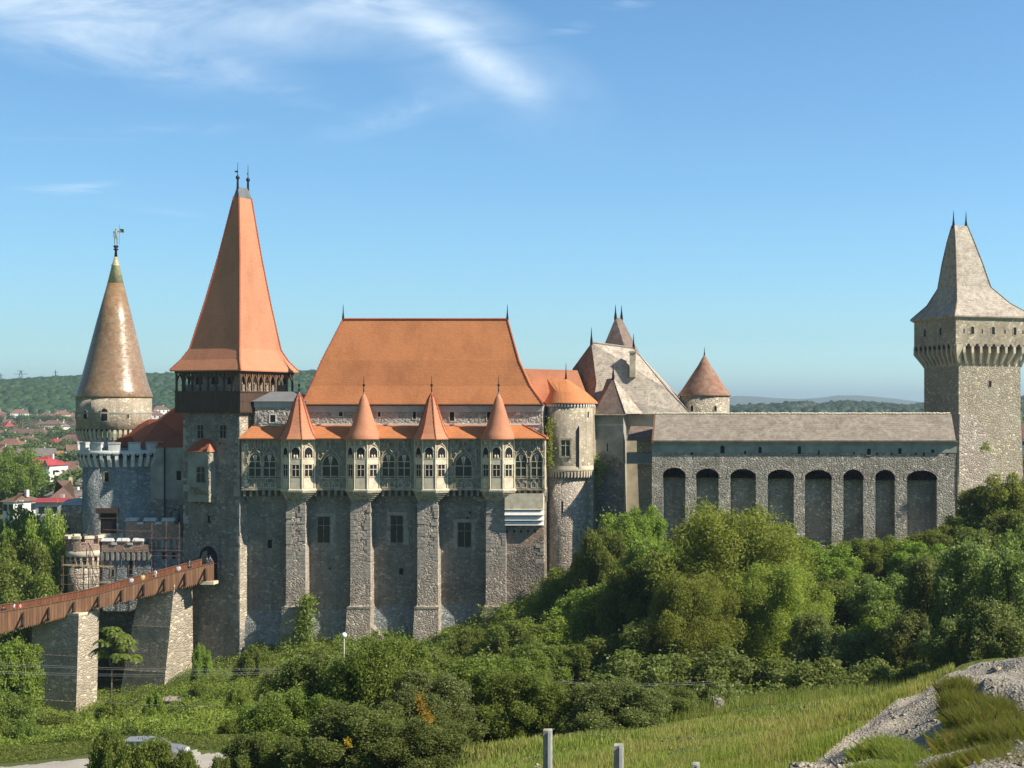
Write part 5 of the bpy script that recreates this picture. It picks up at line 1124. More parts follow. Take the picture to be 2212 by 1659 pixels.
# outer walls (barbican)
def crenwall(nm, lab, u0, u1, Y, vtop, vcren, vbrick, vbot, nmer, corb=True, holes_=()):
    t = thing(nm, lab, 'castle wall', P3((u0+u1)/2, vbot, Y)); x0, x1 = X(u0, Y), X(u1, Y)
    m = MB(); m.box(x0, x1, Y, Y+.8, Z(vbot, Y), Z(vbrick, Y)); m.build('wall', M['rubble_blue'], t)
    m = MB(); m.box(x0-.02, x1+.02, Y-.28, Y+.6, Z(vbrick, Y), Z(vcren, Y)); w_ = (x1-x0)/nmer
    for q in range(nmer): m.box(x0+q*w_, x0+q*w_+w_*.62, Y-.28, Y+.3, Z(vcren, Y), Z(vtop+6, Y))
    m.build('brick_parapet', M['brick'], t)
    m = MB()
    for q in range(nmer):
        a_ = x0+q*w_-.07; b_ = x0+q*w_+w_*.62+.07; zt = Z(vtop, Y); z6 = Z(vtop+7, Y)
        m.loft([[(a_, Y-.42, z6), (b_, Y-.42, z6), (b_, Y+.44, z6), (a_, Y+.44, z6)], [(a_, Y-.42, z6+.08), (b_, Y-.42, z6+.08), (b_, Y+.44, z6+.08), (a_, Y+.44, z6+.08)], [(a_, Y-.02, zt), (b_, Y-.02, zt), (b_, Y+.04, zt), (a_, Y+.04, zt)]])
        if q < nmer-1: m.box(b_-.02, b_+w_*.38-.12, Y-.40, Y+.45, Z(vcren, Y), Z(vcren-5, Y))
    m.build('coping', M['cap'], t)
    if corb:
        m = MB(); n = nmer*3; 
        for q in range(n): m.M = frame(x0+(x1-x0)*(q+.5)/n, Y-.28, 0); m.prism(outline(0, Z(vbrick+16, Y), (x1-x0)/n*.55, 1.1, 'r'), -.02+.1, .3)
        m.build('corbel_gap', M['rubble_dark'], t); m = MB()
        for q in range(n+1): xx = x0+(x1-x0)*q/n; m.prism([(xx-.13, Z(vbrick+18, Y)), (xx+.13, Z(vbrick+18, Y)), (xx+.16, Z(vbrick, Y)), (xx-.16, Z(vbrick, Y))], Y-.27, Y+.1)
        m.build('corbel', M['plaster_grey'], t)
    for u, v, w2, h2 in holes_: hole(t, frame(0, Y, 0), X(u, Y), Z(v, Y), w2, h2, 0, M['dark'], .12, M['cut_green'], name='loophole')
    return t
crenwall('outer_wall', 'brick-topped crenellated wall with pale copings right beside the gate tower', 274, 392, 167.6, 1118, 1132, 1166, 1300, 3, True, ((354, 1207, .4, .8), (376, 1207, .4, .8)))
crenwall('outer_wall', 'lower brick-topped crenellated wall stretching under the bastion, behind scaffolding', 222, 324, 166.6, 1162, 1176, 1192, 1320, 3, True, ((283, 1240, .4, 1.6), (243, 1245, .35, .8)))
ot = thing('outer_tower', 'dark ruined wall tower at the far left end of the castle', 'tower', P3(157, 1330, 172)); Y = 171.0
m = MB(); m.loft([[(X(126, Y)-.6, Y-.6, Z(1340, Y)), (X(196, Y), Y-.6, Z(1340, Y)), (X(196, Y), Y+5, Z(1340, Y)), (X(126, Y)-.6, Y+5, Z(1340, Y))], [(X(132, Y), Y, Z(1090, Y)), (X(196, Y), Y, Z(1090, Y)), (X(196, Y), Y+5, Z(1090, Y)), (X(132, Y), Y+5, Z(1090, Y))]]); m.build('wall', M['rubble_dark'], ot)
m = MB(); m.loft([[(X(129, Y), Y-.2, Z(1091, Y)), (X(196, Y), Y-.2, Z(1091, Y)), (X(196, Y), Y+5, Z(1091, Y)), (X(129, Y), Y+5, Z(1091, Y))], [(X(134, Y), Y+1.3, Z(1080, Y)), (X(196, Y), Y+1.3, Z(1080, Y)), (X(196, Y), Y+4, Z(1080, Y)), (X(134, Y), Y+4, Z(1080, Y))]]); m.build('coping', M['cap'], ot)
for k in range(3): hole(ot, frame(0, Y-.02, 0), X(147+k*16, Y), Z(1106, Y), .45, .7, 'r', M['rubble_blue'], name='niche')
hole(ot, frame(0, Y-.12, 0), X(150, Y), Z(1165, Y), .3, 1.4, 0, M['dark'], name='loophole')
# small round turret
yt2 = 167.0; kt2 = yt2/F; tw = thing('round_turret', 'small round brick turret with pale merlons wrapped in pole scaffolding', 'tower', P3(184, 1300, yt2)); xt = X(184, yt2); r_ = 34*kt2
def zt2(v): return Z(v, yt2-1.8)
m = MB(); m.lathe(xt, yt2, [(r_, zt2(1330)), (r_, zt2(1215))], 32); m.build('wall', M['rubble_pale'], tw, True)
m = MB(); m.lathe(xt, yt2, [(r_+.25, zt2(1206)), (r_+.25, zt2(1190))], 32); m.build('render_band', M['plaster'], tw, True)
m = MB(); m.lathe(xt, yt2, [(r_+.27, zt2(1190)), (r_+.25, zt2(1176))], 32); merlons(m, xt, yt2, r_+.25, zt2(1177), zt2(1164), 9, R(8), R(368), .38, .4); m.build('brick_parapet', M['brick'], tw)
m = MB(); merlons(m, xt, yt2, r_+.36, zt2(1164), zt2(1158), 9, R(8), R(368), .30, .62); m.build('coping', M['cut_pale'], tw)
m = MB(); mg = MB(); machic(m, mg, xt, yt2, r_, r_+.25, zt2(1224), zt2(1206), 13, R(160), R(390), .12); m.build('corbel', M['plaster'], tw); mg.build('corbel_gap', M['dark'], tw)
# scaffolding
def scaff(lab, ups, lefts, Y0, Y1, pale=()):
    t = thing('scaffolding', lab, 'scaffolding', P3(ups[0][0], ups[0][2], Y0)); m = MB()
    for u, v0, v1 in ups:
        for Y in (Y0, Y1)[:1 if len(ups) == 5 and ups[0][0] > 200 else 2]: m.tube([P3(u+(3 if Y == Y1 else 0), v1, Y), P3(u+1+(3 if Y == Y1 else 0), v0, Y)], .035, 5)
    m.build('upright', M['pole'], t); m = MB()
    for u0, u1, v0, v1 in lefts: m.tube([P3(u0, v0, Y0-.1), P3(u1, v1, Y0-.1)], .04, 5)
    m.build('ledger', M['pole'], t)
    for u0, u1, v0, v1 in pale:
        m = MB(); m.tube([P3(u0, v0, Y0-.25), P3(u1, v1, Y0-.25)], .1, 4); m.build('board', M['pole_pale'], t)
scaff('rough pole scaffolding round the small brick turret', [(133, 1200, 1290), (160, 1205, 1290), (192, 1178, 1290), (218, 1200, 1290), (237, 1212, 1275)], [(130, 235, 1225, 1228), (130, 232, 1243, 1238), (128, 238, 1262, 1262), (150, 222, 1210, 1212), (165, 225, 1249, 1244), (130, 200, 1282, 1282)], 163.6, 165.0, [(136, 242, 1220, 1224), (204, 238, 1258, 1257)])
scaff('tall dark pole scaffolding in front of the outer wall next to the gate', [(262, 1150, 1275), (289, 1165, 1262), (327, 1130, 1255), (358, 1122, 1245), (386, 1128, 1240)], [(222, 330, 1144, 1148), (262, 392, 1188, 1189), (262, 392, 1200, 1201), (300, 392, 1162, 1163), (255, 392, 1230, 1229), (222, 300, 1170, 1172)], 164.8, 166.0)

# ---------------------------------------------------------------- footbridge
br = thing('footbridge', 'sloping brown timber footbridge with plank sides on two tall stone piers', 'bridge', P3(260, 1320, 158))
BU = [-90, 0, 100, 202, 330, 462]; BT = [1338, 1321, 1304, 1284, 1248.5, 1214]; BB = [1388, 1366, 1342, 1314, 1283, 1252]
def bY(u): return 153.5+(u)*9.3/462
def bpt(u, v): return Vector(P3(u, v, bY(u)))
dirb = (bpt(462, 1214)-bpt(0, 1321)); dirb.z = 0; dirb.normalize(); nb = Vector((-dirb.y, dirb.x, 0))   # nb points away from the viewer
def ribbon(m, us, vt, vb, off0, off1, dzt=0.0, dzb=0.0):
    rings = []
    for u in us:
        t_ = bpt(u, np.interp(u, BU, vt)); b_ = bpt(u, np.interp(u, BU, vb))
        t_ = t_+Vector((0, 0, dzt)); b_ = Vector((t_.x, t_.y, b_.z+dzb))
        rings.append([b_+nb*off0, t_+nb*off0, t_+nb*off1, b_+nb*off1])
    m.loft(rings)
us = list(np.linspace(-90, 462, 40))
m = MB(); ribbon(m, us, BT, BB, 0, .09); m.build('side_planks', M['planks_bridge'], br)
m = MB()
for u in np.arange(-88, 462, 4.4):                        # sawtooth plank ends
    b0 = bpt(u, np.interp(u, BU, BB)); t0 = bpt(u, np.interp(u, BU, BT)); p = Vector((t0.x, t0.y, b0.z+.02)); q = p+dirb*.20
    r_ = (p+q)/2-Vector((0, 0, .22)); m.add([p, q, r_, p+nb*.05, q+nb*.05, r_+nb*.05], [(0, 1, 2), (5, 4, 3), (0, 2, 5, 3), (1, 4, 5, 2)])
m.build('plank_ends', M['planks_bridge'], br)
m = MB(); ribbon(m, us, BT, BT, -.06, .16, .02, -.10); m.build('handrail', M['wood_brown'], br)
wB = 3.1; us2 = list(np.linspace(-90, 440, 40))
m = MB(); ribbon(m, us2, BT, BB, wB, wB+.09, .38); m.build('side_planks', M['planks_red'], br)
m = MB(); ribbon(m, us2, BT, BT, wB-.06, wB+.16, .40, .28); m.build('handrail', M['wood_brown'], br)
m = MB(); ribbon(m, us, BB, BB, .09, wB, 1.0, .82); m.build('deck', M['wood_dark'], br)
for off in (.3, 1.5, 2.7):
    m = MB(); ribbon(m, us, BB, BB, off, off+.25, .82, .35); m.build('beam', M['wood_dark'], br)
for u in (-2, 51, 106.5, 160.5, 214, 263.5, 311.5, 356, 400.5, 444):
    t0 = bpt(u, np.interp(u, BU, BT)); b0 = bpt(u, np.interp(u, BU, BB)); hz = t0.z-b0.z; base = Vector((t0.x, t0.y, b0.z+.1))
    m = MB(); m.tube([base-nb*.1, base-nb*.1+Vector((0, 0, hz*.72))], .10, 4)
    far = base-nb*.85+Vector((0, 0, .28)); m.tube([base-nb*.1+Vector((0, 0, hz*.70)), far], .09, 4); m.tube([base+Vector((0, 0, .30)), far-nb*.1], .09, 4); m.build('bracket', M['wood_dark'], br)
th = R(15); e1 = Vector((math.cos(th), -math.sin(th), 0)); e2 = Vector((math.sin(th), math.cos(th), 0))
def pier(uc_t, vt, uc_b, vb, uL_t, uL_b, uR_t, uR_b, Y):
    def ring(uc, v, uL, uR, ex=0):
        c = Vector(P3(uc, v, Y)); xl = (uc-uL)/F*Y; ang = -c.x/Y; a_ = xl/(math.cos(th)-ang*math.sin(th)); b_ = (uR-uc)/F*Y/(math.sin(th)+ang*math.cos(th))
        return [c, c+e2*b_, c+e2*b_-e1*a_, c-e1*a_]
    m = MB(); rs = []
    for t in (0, .35, .7, 1):
        k2 = (1-(1-t)**1.0)
        rs.append(ring(uc_b+(uc_t-uc_b)*t, vb+(vt-vb)*t, uL_b+(uL_t-uL_b)*t, uR_b+(uR_t-uR_b)*t))
    m.loft(rs)
    p = m.build('pier', M['rubble_pale'], br)
    r0 = ring(uc_t, vt, uL_t-1, uR_t+1); m = MB(); m.loft([[q-Vector((0, 0, .0)) for q in r0], [q+Vector((0, 0, .25)) for q in r0]]); m.build('pier_cap', M['cut_pale'], br)
    # thin masonry ledge lines
    for f in (.33, .68):
        rr_ = ring(uc_b+(uc_t-uc_b)*f, vb+(vt-vb)*f, uL_b+(uL_t-uL_b)*f-1.5, uR_b+(uR_t-uR_b)*f+1); m = MB(); m.loft([[q-e2*.05+e1*.02 for q in rr_], [q-e2*.05+e1*.02+Vector((0, 0, .1)) for q in rr_]]); m.build('ledge', M['rubble_pale'], br)
pier(170, 1330, 162, 1610, 70, 58, 215, 208, 156.0)
pier(376, 1268, 348, 1545, 302, 250, 416, 420, 161.0)
m = MB(); c = Vector(P3(452, 1262, 162.2)); m.box(c.x-1.1, c.x+.5, c.y+.0, c.y+1.4, c.z-.05, c.z+.3); m.build('abutment', M['cut_pale'], br)
# people on the bridge
skin = plain('skin_tone', (.52, .33, .24), .6, .05); hairm = plain('dark_hair', (.03, .022, .018), .6, .1)
def cl(nm, c): return plain(nm, c, .8, .08)
white_c, red_c, black_c, blue_c, khaki, yel = cl('white_cloth', (.75, .74, .72)), cl('red_cloth', (.62, .06, .03)), cl('black_cloth', (.03, .03, .035)), cl('blue_cloth', (.10, .18, .38)), cl('khaki_cloth', (.36, .30, .20)), cl('yellow_cloth', (.70, .55, .18))
def deckz(u): return bpt(u, np.interp(u, BU, BB)).z+1.0
for u, off, h, sh, tr, lab, rz in ((6, 1.2, 1.74, black_c, blue_c, 'person in a black top at the far left end of the footbridge', .4), (29, 1.6, 1.82, white_c, khaki, 'person in a white shirt walking on the footbridge next to one in red', -1.2),
    (42, 1.0, 1.70, red_c, blue_c, 'person in a bright red top leaning on the footbridge rail', 1.3), (284, .8, 1.5, white_c, blue_c, 'small person in white whose head just shows over the middle of the footbridge side', .2),
    (309, .8, 1.55, yel, khaki, 'person in a yellow top just showing over the middle of the footbridge side', .5), (335, .8, 1.78, white_c, khaki, 'person in white with one arm up, halfway up the footbridge', -.4),
    (386, .6, 1.66, white_c, black_c, 'person in a white shirt resting arms on the upper footbridge rail', .1), (411, 1.9, 1.80, black_c, black_c, 'person in dark clothes standing where the upper footbridge ends', .9),
    (455, 1.2, 1.80, blue_c, black_c, 'person in a blue shirt standing inside the castle gateway', 2.8), (449, 1.9, 1.68, khaki, black_c, 'person in a khaki top beside one in blue at the castle gateway', 2.6)):
    p = bpt(u, 0); p = Vector((X(u, bY(u)), bY(u), deckz(u)))+nb*off
    pose = dict(haL=(.10, -.18, .60), fiL=(.06, -.22, .62), haR=(-.10, -.17, .60), fiR=(-.06, -.21, .62), knL=(.06, -.06, .27), anL=(.06, -.03, .04), toL=(.065, -.11, .02), anR=(-.06, .06, .05), toR=(-.065, -.03, .02))
    if abs(u-335) < 1: pose.update(elR=(-.2, -.04, .86), haR=(-.14, -.08, .98), fiR=(-.12, -.08, 1.03))
    tag(figure('person', h, pose, skin, None, p, rz, hairm, sh, tr), lab, 'person', 'visitors on the footbridge')
# ================================================================ vegetation
def leaf_quads(Cn, nrm, size, rng, asp=.55, jit=.75):
    n = len(Cn); nv = nrm+rng.normal(0, jit, (n, 3)); nv /= np.linalg.norm(nv, axis=1)[:, None]
    t = rng.normal(0, 1, (n, 3)); t -= nv*(t*nv).sum(1)[:, None]; t /= np.linalg.norm(t, axis=1)[:, None]; b_ = np.cross(nv, t)
    s_ = (size*rng.uniform(.7, 1.35, n))[:, None]
    V = np.stack([Cn-t*s_, Cn-b_*s_*asp+nv*s_*.12, Cn+t*s_, Cn+b_*s_*asp+nv*s_*.12], 1).reshape(-1, 3)
    return V, np.arange(n*4).reshape(-1, 4)
def lobes(shape, n, rng):
    L = []
    while len(L) < n:
        if shape == 'round': p = rng.normal(0, .42, 3); p[2] = p[2]*.75+1.05; ok = (p[0]**2+p[1]**2)/.62+((p[2]-1.05)/.78)**2 < 1
        elif shape == 'tall': p = np.array([rng.normal(0, .27), rng.normal(0, .27), rng.uniform(.25, 1.95)]); ok = math.hypot(p[0], p[1]) < .62*(1-((p[2]-1.0)/1.1)**2)**.5
        elif shape == 'bush': p = np.array([rng.normal(0, .5), rng.normal(0, .5), rng.uniform(.1, .85)]); ok = (p[0]**2+p[1]**2)/.8+(p[2]/.95)**2 < 1
        else: p = np.array([rng.normal(0, .45), rng.normal(0, .45), rng.uniform(.35, 1.75)]); ok = (p[0]**2+p[1]**2)/.68+((p[2]-.95)/.95)**2 < 1
        if ok: L.append(p)
    return np.array(L)
def make_tree(name, shape, nl, nleaf, ls, lr, leafm, rng, upward=0.0, asp=.55, inner=.12):
    """unit tree about 2 high and 2 wide: trunk with limbs, and a crown of separate leaves on many clumps"""
    L = lobes(shape, nl, rng); r = rng.uniform(lr*.65, lr*1.25, nl)
    k = rng.choice(nl, nleaf, p=r**2/np.sum(r**2)); d = rng.normal(0, 1, (nleaf, 3)); d[:, 2] += .25; d /= np.linalg.norm(d, axis=1)[:, None]
    rad = r[k]*(1-np.abs(rng.normal(0, .26, nleaf)))*(1+.25*np.sin(d[:, 0]*9+k)*np.sin(d[:, 1]*8+k*2)*np.sin(d[:, 2]*7))
    ins = rng.random(nleaf) < inner; rad[ins] *= rng.uniform(.2, .9, ins.sum())
    stray = rng.random(nleaf) < .12; rad[stray] *= rng.uniform(1.1, 1.7, stray.sum())
    Cn = L[k]+d*rad[:, None]*np.array([1, 1, 1.0 if upward == 0 else 1.5])
    if upward: nr = d*.8+np.array([0, 0, -.1]); 
    else: nr = d*.55+np.array([0, 0, .45])
    V, Fc = leaf_quads(Cn, nr, np.full(nleaf, ls), rng, asp, .85); root_ext = (float(np.percentile(V[:, 2], 99.3)), float(np.percentile(np.abs(V[:, :2]), 98)*2))
    root = bpy.data.objects.new(name, None); S.collection.objects.link(root)
    me_o = np_mesh('crown', V, Fc, leafm, root)
    mb = MB(); zt = float(L[:, 2].max())
    if shape != 'bush':
        mb.tube([(0, 0, -.12), (.01, 0, .25), (-.02, .02, .7), (0, 0, zt*.75)], [.055, .045, .032, .012], 7)
        for i in rng.choice(nl, min(nl, 16), replace=False):
            p = L[i]; zb_ = max(.15, min(p[2]-.3, .9)*.75); mb.tube([(0, 0, zb_), (p[0]*.45, p[1]*.45, zb_+(p[2]-zb_)*.45), tuple(p)], [.026, .016, .006], 5)
    else:
        for i in range(0, nl, 3): mb.tube([(0, 0, -.1), (L[i][0]*.5, L[i][1]*.5, L[i][2]*.5), tuple(L[i])], [.02, .013, .005], 4)
    t = mb.build('trunk', M['bark'], None); t.parent = root
    EXT[name_key[0]] = root_ext; return root
EXT = {}; name_key = ['']
rg2 = np.random.default_rng(21)
PR = {}
def proto(key, *a, **k): name_key[0] = key; PR[key] = [make_tree(*a, **k), False]
NM = dict(round='broadleaf_tree', light='willow_tree', bush='bush', tall='poplar_tree', dome='broadleaf_tree')
proto('r1', 'broadleaf_tree', 'round', 95, 42000, .028, .20, M['leaf_mid'], rg2)
proto('r2', 'broadleaf_tree', 'dome', 110, 44000, .027, .18, M['leaf_mid'], rg2)
proto('r3', 'broadleaf_tree', 'dome', 80, 38000, .031, .21, M['leaf_dark'], rg2)
proto('lt', 'willow_tree', 'dome', 150, 70000, .021, .155, M['leaf_light'], rg2, .4, .35)
proto('pt', 'poplar_tree', 'tall', 95, 38000, .023, .125, M['leaf_silver'], rg2, 1.0, .5)
proto('b1', 'bush', 'bush', 80, 32000, .028, .18, M['leaf_mid'], rg2)
proto('b2', 'bush', 'bush', 90, 34000, .026, .16, M['leaf_dark'], rg2)
proto('fd', 'foreground_tree', 'dome', 170, 110000, .018, .15, M['leaf_dark'], rg2)
proto('fr', 'foreground_tree', 'round', 150, 110000, .019, .165, M['leaf_silver'], rg2)
proto('lo', 'broadleaf_tree', 'round', 22, 2600, .085, .40, M['leaf_far'], rg2)
rt_ = random.Random(11)
def plant(key, u, vtop, Y, wpx, lab, cat='tree', group=None, mat=None, zbase=None, rz=None, sink=0.0, name=None):
    """stands a tree of this kind on the ground at this bearing and distance; top and width in picture units give its real size"""
    root, used = PR[key]; o = root if not used else copy_tree(root); PR[key][1] = True
    x = X(u, Y); zg = gz(x, Y)-sink if zbase is None else zbase; h = Z(vtop, Y)-zg; wm_ = wpx*Y/F
    if h < wm_*.85: zg -= wm_*.85-h; h = wm_*.85
    top = {'bush': 1.15, 'round': 1.95, 'dome': 2.0, 'tall': 2.1}
    hk, wk = EXT[key]
    o.location = (x, Y, zg); o.scale = (wpx*Y/F/wk, wpx*Y/F/wk, max(.4, h/hk)); o.rotation_euler = (0, 0, rt_.uniform(0, 6.28) if rz is None else rz)
    if name: o.name = name
    for kx in ('label', 'category', 'group'):
        if kx in o.keys(): del o[kx]
    tag(o, lab, cat, group)
    if mat:
        for ch in o.children:
            if ch.name.startswith('crown'): ch.material_slots[0].link = 'OBJECT'; ch.material_slots[0].material = M[mat]
    return o
GW = 'trees of the wood below the castle'; GF = 'dark trees in front of the castle'; GT = 'trees among the town houses'
# the wood under the curtain wall
plant('lt', 1578, 1108, 122, 300, 'large feathery yellow-green tree, tallest of the wood, in front of the arched wall', group=GW)
plant('lt', 1500, 1250, 112, 190, 'lower yellow-green feathery tree at the left foot of the tallest one', group=GW)
plant('lt', 1675, 1225, 116, 200, 'yellow-green feathery tree at the right shoulder of the tallest one', group=GW)
plant('r1', 1345, 1118, 152, 120, 'fresh green tree rising between the round tower and the curtain wall', group=GW, mat='leaf_bright')
plant('r2', 1300, 1150, 146, 110, 'mid green tree touching the right side of the round tower', group=GW)
plant('r1', 1395, 1100, 158, 75, 'narrow green tree in the gap between palace and curtain wall', group=GW, mat='leaf_bright')
plant('r2', 1395, 1175, 140, 120, 'green tree at the left end of the curtain wall', group=GW)
plant('r1', 1235, 1232, 150, 110, 'rounded green tree at the foot of the round tower', group=GW)
plant('r2', 1330, 1265, 128, 200, 'broad tree with light tips in the middle slope of the wood', group=GW, mat='leaf_mid')
plant('r1', 1215, 1330, 138, 150, 'leafy tree hiding the right corner base of the hall', group=GW, mat='leaf_bright')
plant('r2', 1110, 1345, 135, 150, 'spreading green tree under the last hall buttress', group=GW)
plant('r3', 1420, 1340, 112, 190, 'shaded dark tree left of the tallest tree trunk', group=GW)
plant('r2', 1290, 1385, 112, 180, 'green tree low in the wood above the wires', group=GW, mat='leaf_mid')
plant('r3', 1400, 1420, 98, 240, 'very dark tree in the hollow right above the wires', group=GW)
plant('r3', 1590, 1420, 96, 260, 'very dark tree behind the edge of the meadow', group=GW)
plant('r1', 1775, 1180, 142, 130, 'green tree below the fifth arch of the curtain wall', group=GW)
plant('r2', 1860, 1168, 146, 110, 'small green tree below the sixth arch', group=GW)
plant('r1', 1930, 1165, 148, 110, 'small green tree below the seventh arch', group=GW, mat='leaf_bright')
plant('r2', 2015, 1150, 145, 120, 'dense green tree below the last arch', group=GW)
plant('r2', 1800, 1260, 126, 170, 'mid green tree in the centre right of the wood', group=GW)
plant('r1', 1900, 1250, 124, 150, 'dark mid green tree right of the centre of the wood', group=GW, mat='leaf_dark')
plant('pt', 1760, 1330, 108, 120, 'upright grey-green tree right of the yellow-green ones', group=GW)
plant('pt', 1835, 1370, 102, 110, 'shorter upright grey-green tree above the meadow edge', group=GW)
plant('r1', 1905, 1345, 108, 150, 'bright yellow-green low tree in the lower right of the wood', group=GW, mat='leaf_bright')
plant('pt', 2010, 1210, 104, 150, 'tall silvery tree with upright shoots, left of the two highest', group=GW)
plant('pt', 2100, 1180, 100, 180, 'tallest silvery tree with upright shoots at the right of the wood', group=GW)
plant('pt', 2190, 1200, 96, 170, 'silvery upright tree cut by the right edge of the picture', group=GW)
plant('pt', 1960, 1330, 96, 120, 'slender silvery tree leaning over the meadow corner', group=GW)
plant('pt', 2060, 1340, 90, 150, 'lower silvery tree directly behind the gravel path', group=GW)
plant('pt', 2150, 1310, 88, 160, 'lower silvery tree behind the crest of the gravel path', group=GW)
plant('r3', 1760, 1440, 92, 220, 'shaded tree base behind the right of the meadow', group=GW)
plant('r3', 1900, 1440, 92, 200, 'shaded dark tree directly above the meadow right end', group=GW)
plant('r3', 2080, 1425, 92, 260, 'dark low tree under the silvery ones', group=GW)
plant('r2', 2120, 1055, 152, 110, 'green tree against the foot of the square right tower', group=GW)
plant('r1', 2178, 1032, 150, 110, 'olive green tree at the foot of the right tower near the picture edge', group=GW, mat='leaf_light')
plant('r2', 2185, 1110, 135, 140, 'round green tree under the right tower', group=GW)
plant('r3', 2110, 1150, 130, 120, 'dark green tree between the last arch and the right tower', group=GW)
plant('r1', 2225, 1150, 115, 140, 'darker tree at the right picture edge below the tower', group=GW, mat='leaf_dark')
plant('r2', 1262, 1195, 152, 70, 'slim green tree against the right side of the round tower drum', group=GW)
plant('r1', 1200, 1262, 148, 90, 'green tree hiding the base between hall corner and round tower', group=GW, mat='leaf_mid')
plant('r1', 1165, 1318, 150, 80, 'sunlit tree at the lower right corner of the hall', group=GW)
plant('r2', 1255, 1290, 140, 130, 'sunlit tree below the round tower', group=GW, mat='leaf_bright')
plant('r1', 1430, 1205, 128, 120, 'green tree half in front of the first arch', group=GW)
plant('r2', 1375, 1225, 124, 150, 'dark mid green tree between round tower and yellow-green tree', group=GW)
plant('r2', 1725, 1165, 146, 100, 'small green tree below the fourth arch', group=GW, mat='leaf_mid')
plant('r1', 1985, 1175, 140, 120, 'green tree below the pier left of the last arch', group=GW)
plant('r2', 1060, 1365, 150, 70, 'small tree between the third and fourth hall buttresses', group=GW, mat='leaf_mid')
plant('r1', 2070, 1120, 150, 90, 'green tree at the corner where curtain wall meets right tower', group=GW)
# in front of the hall
plant('b1', 1020, 1362, 140, 90, 'green bush between the third and fourth hall buttresses', 'bush', GW, mat='leaf_mid')
plant('r2', 985, 1425, 128, 130, 'green tree at the foot of the third hall buttress', group=GW)
plant('r1', 1075, 1428, 118, 150, 'green tree just above the dark foreground trees', group=GW)
plant('r2', 1160, 1395, 110, 150, 'leafy tree left of the wires', group=GW)
plant('b1', 870, 1402, 136, 90, 'pale green bush between the second and third hall buttresses', 'bush', GW, mat='leaf_bright')
plant('r1', 820, 1420, 125, 120, 'green tree in front of the second hall buttress', group=GW)
plant('r2', 705, 1400, 132, 120, 'green tree in front of the first hall buttress', group=GW)
plant('r1', 645, 1432, 126, 110, 'olive tree beside the pale corner of the gate tower', group=GW)
plant('b1', 560, 1400, 142, 90, 'brownish green bush at the foot of the gate tower corner', 'bush', GW)
plant('r3', 760, 1450, 108, 150, 'dark green tree behind the globe lamp', group=GW)
plant('b1', 612, 1440, 118, 90, 'olive bush above the bright green slope', 'bush', GW, mat='leaf_light')
plant('b1', 436, 1398, 154, 42, 'small leafy bush between second bridge pier and gate tower', 'bush', mat='leaf_bright')
# dark foreground trees
plant('fd', 700, 1425, 66, 230, 'dark leafy foreground tree left of the globe lamp', group=GF)
plant('fr', 830, 1392, 64, 210, 'tallest foreground tree right of the globe lamp', group=GF, mat='leaf_mid')
plant('fd', 920, 1462, 62, 210, 'foreground tree carrying a patch of yellow leaves', group=GF, mat='leaf_silver')
plant('fr', 1050, 1432, 66, 220, 'broad grey-green foreground tree at picture centre', group=GF, mat='leaf_mid')
plant('fr', 1135, 1460, 63, 180, 'right-hand grey-green foreground tree behind the first fence post', group=GF)
plant('fd', 620, 1500, 62, 190, 'low dark foreground tree above the right end of the road', group=GF, mat='leaf_mid')
plant('fd', 560, 1590, 60, 150, 'lowest foreground tree at the road edge', group=GF)
plant('fr', 770, 1530, 58, 240, 'dark foreground tree at the bottom of the picture', group=GF, mat='leaf_dark')
plant('fd', 930, 1560, 57, 240, 'dark foreground tree with deep shade at the bottom centre', group=GF)
plant('fr', 1330, 1478, 62, 200, 'round grey-green bush standing alone on the meadow edge', 'bush', mat='leaf_silver', name='lone_bush')
plant('fd', 1440, 1490, 66, 150, 'darker bush right behind the lone round bush', 'bush', mat='leaf_dark', name='lone_bush')
plant('b1', 1530, 1480, 70, 160, 'yellowish bush where the wires end at the meadow edge', 'bush', mat='leaf_silver')
plant('b2', 1480, 1530, 66, 90, 'small dark bush at the top of the meadow', 'bush')
plant('b1', 1720, 1498, 80, 130, 'bush hiding in the shade at the meadow edge', 'bush', mat='leaf_dark')
for i, (u, vt, Y, wp, k, mt) in enumerate(((245, 1582, 62, 90, 'b1', 'leaf_mid'), (318, 1606, 60, 130, 'b2', 'leaf_mid'), (405, 1628, 60, 70, 'b1', 'leaf_mid'))):
    plant(k, u, vt, Y, wp, ('leafy shrub in the foreground left of the parked car', 'leafy shrub half hiding the parked car', 'leafy shrub in front of the car bonnet')[i], 'bush', mat=mt)
plant('b2', 470, 1640, 57, 60, 'thin shrub tip in the foreground right of the car', 'bush')
# left slope
plant('r2', 30, 1390, 148, 110, 'bright leafy tree under the left end of the footbridge', group='trees around the bridge', mat='leaf_bright')
plant('b1', 20, 1500, 124, 120, 'bushy sumac clump left of the first bridge pier', 'bush', mat='leaf_mid')
plant('b1', 110, 1552, 116, 120, 'green bush at the foot of the first bridge pier', 'bush', mat='leaf_mid')
plant('b1', 190, 1570, 112, 90, 'shaded bush right of the first pier foot', 'bush', mat='leaf_dark')
plant('b1', 0, 1560, 100, 120, 'bush above the road at the left picture edge', 'bush')
plant('b1', 245, 1512, 120, 60, 'small round bush under the thin-stemmed tree', 'bush', mat='leaf_bright')
plant('r1', 285, 1300, 176, 90, 'lit tree seen under the footbridge between the piers', group='trees around the bridge', mat='leaf_bright')
plant('r3', 250, 1345, 170, 130, 'dark tree deep under the footbridge between the piers', group='trees around the bridge')
plant('r3', 20, 1350, 166, 140, 'dark tree under the bridge at the left picture edge', group='trees around the bridge')
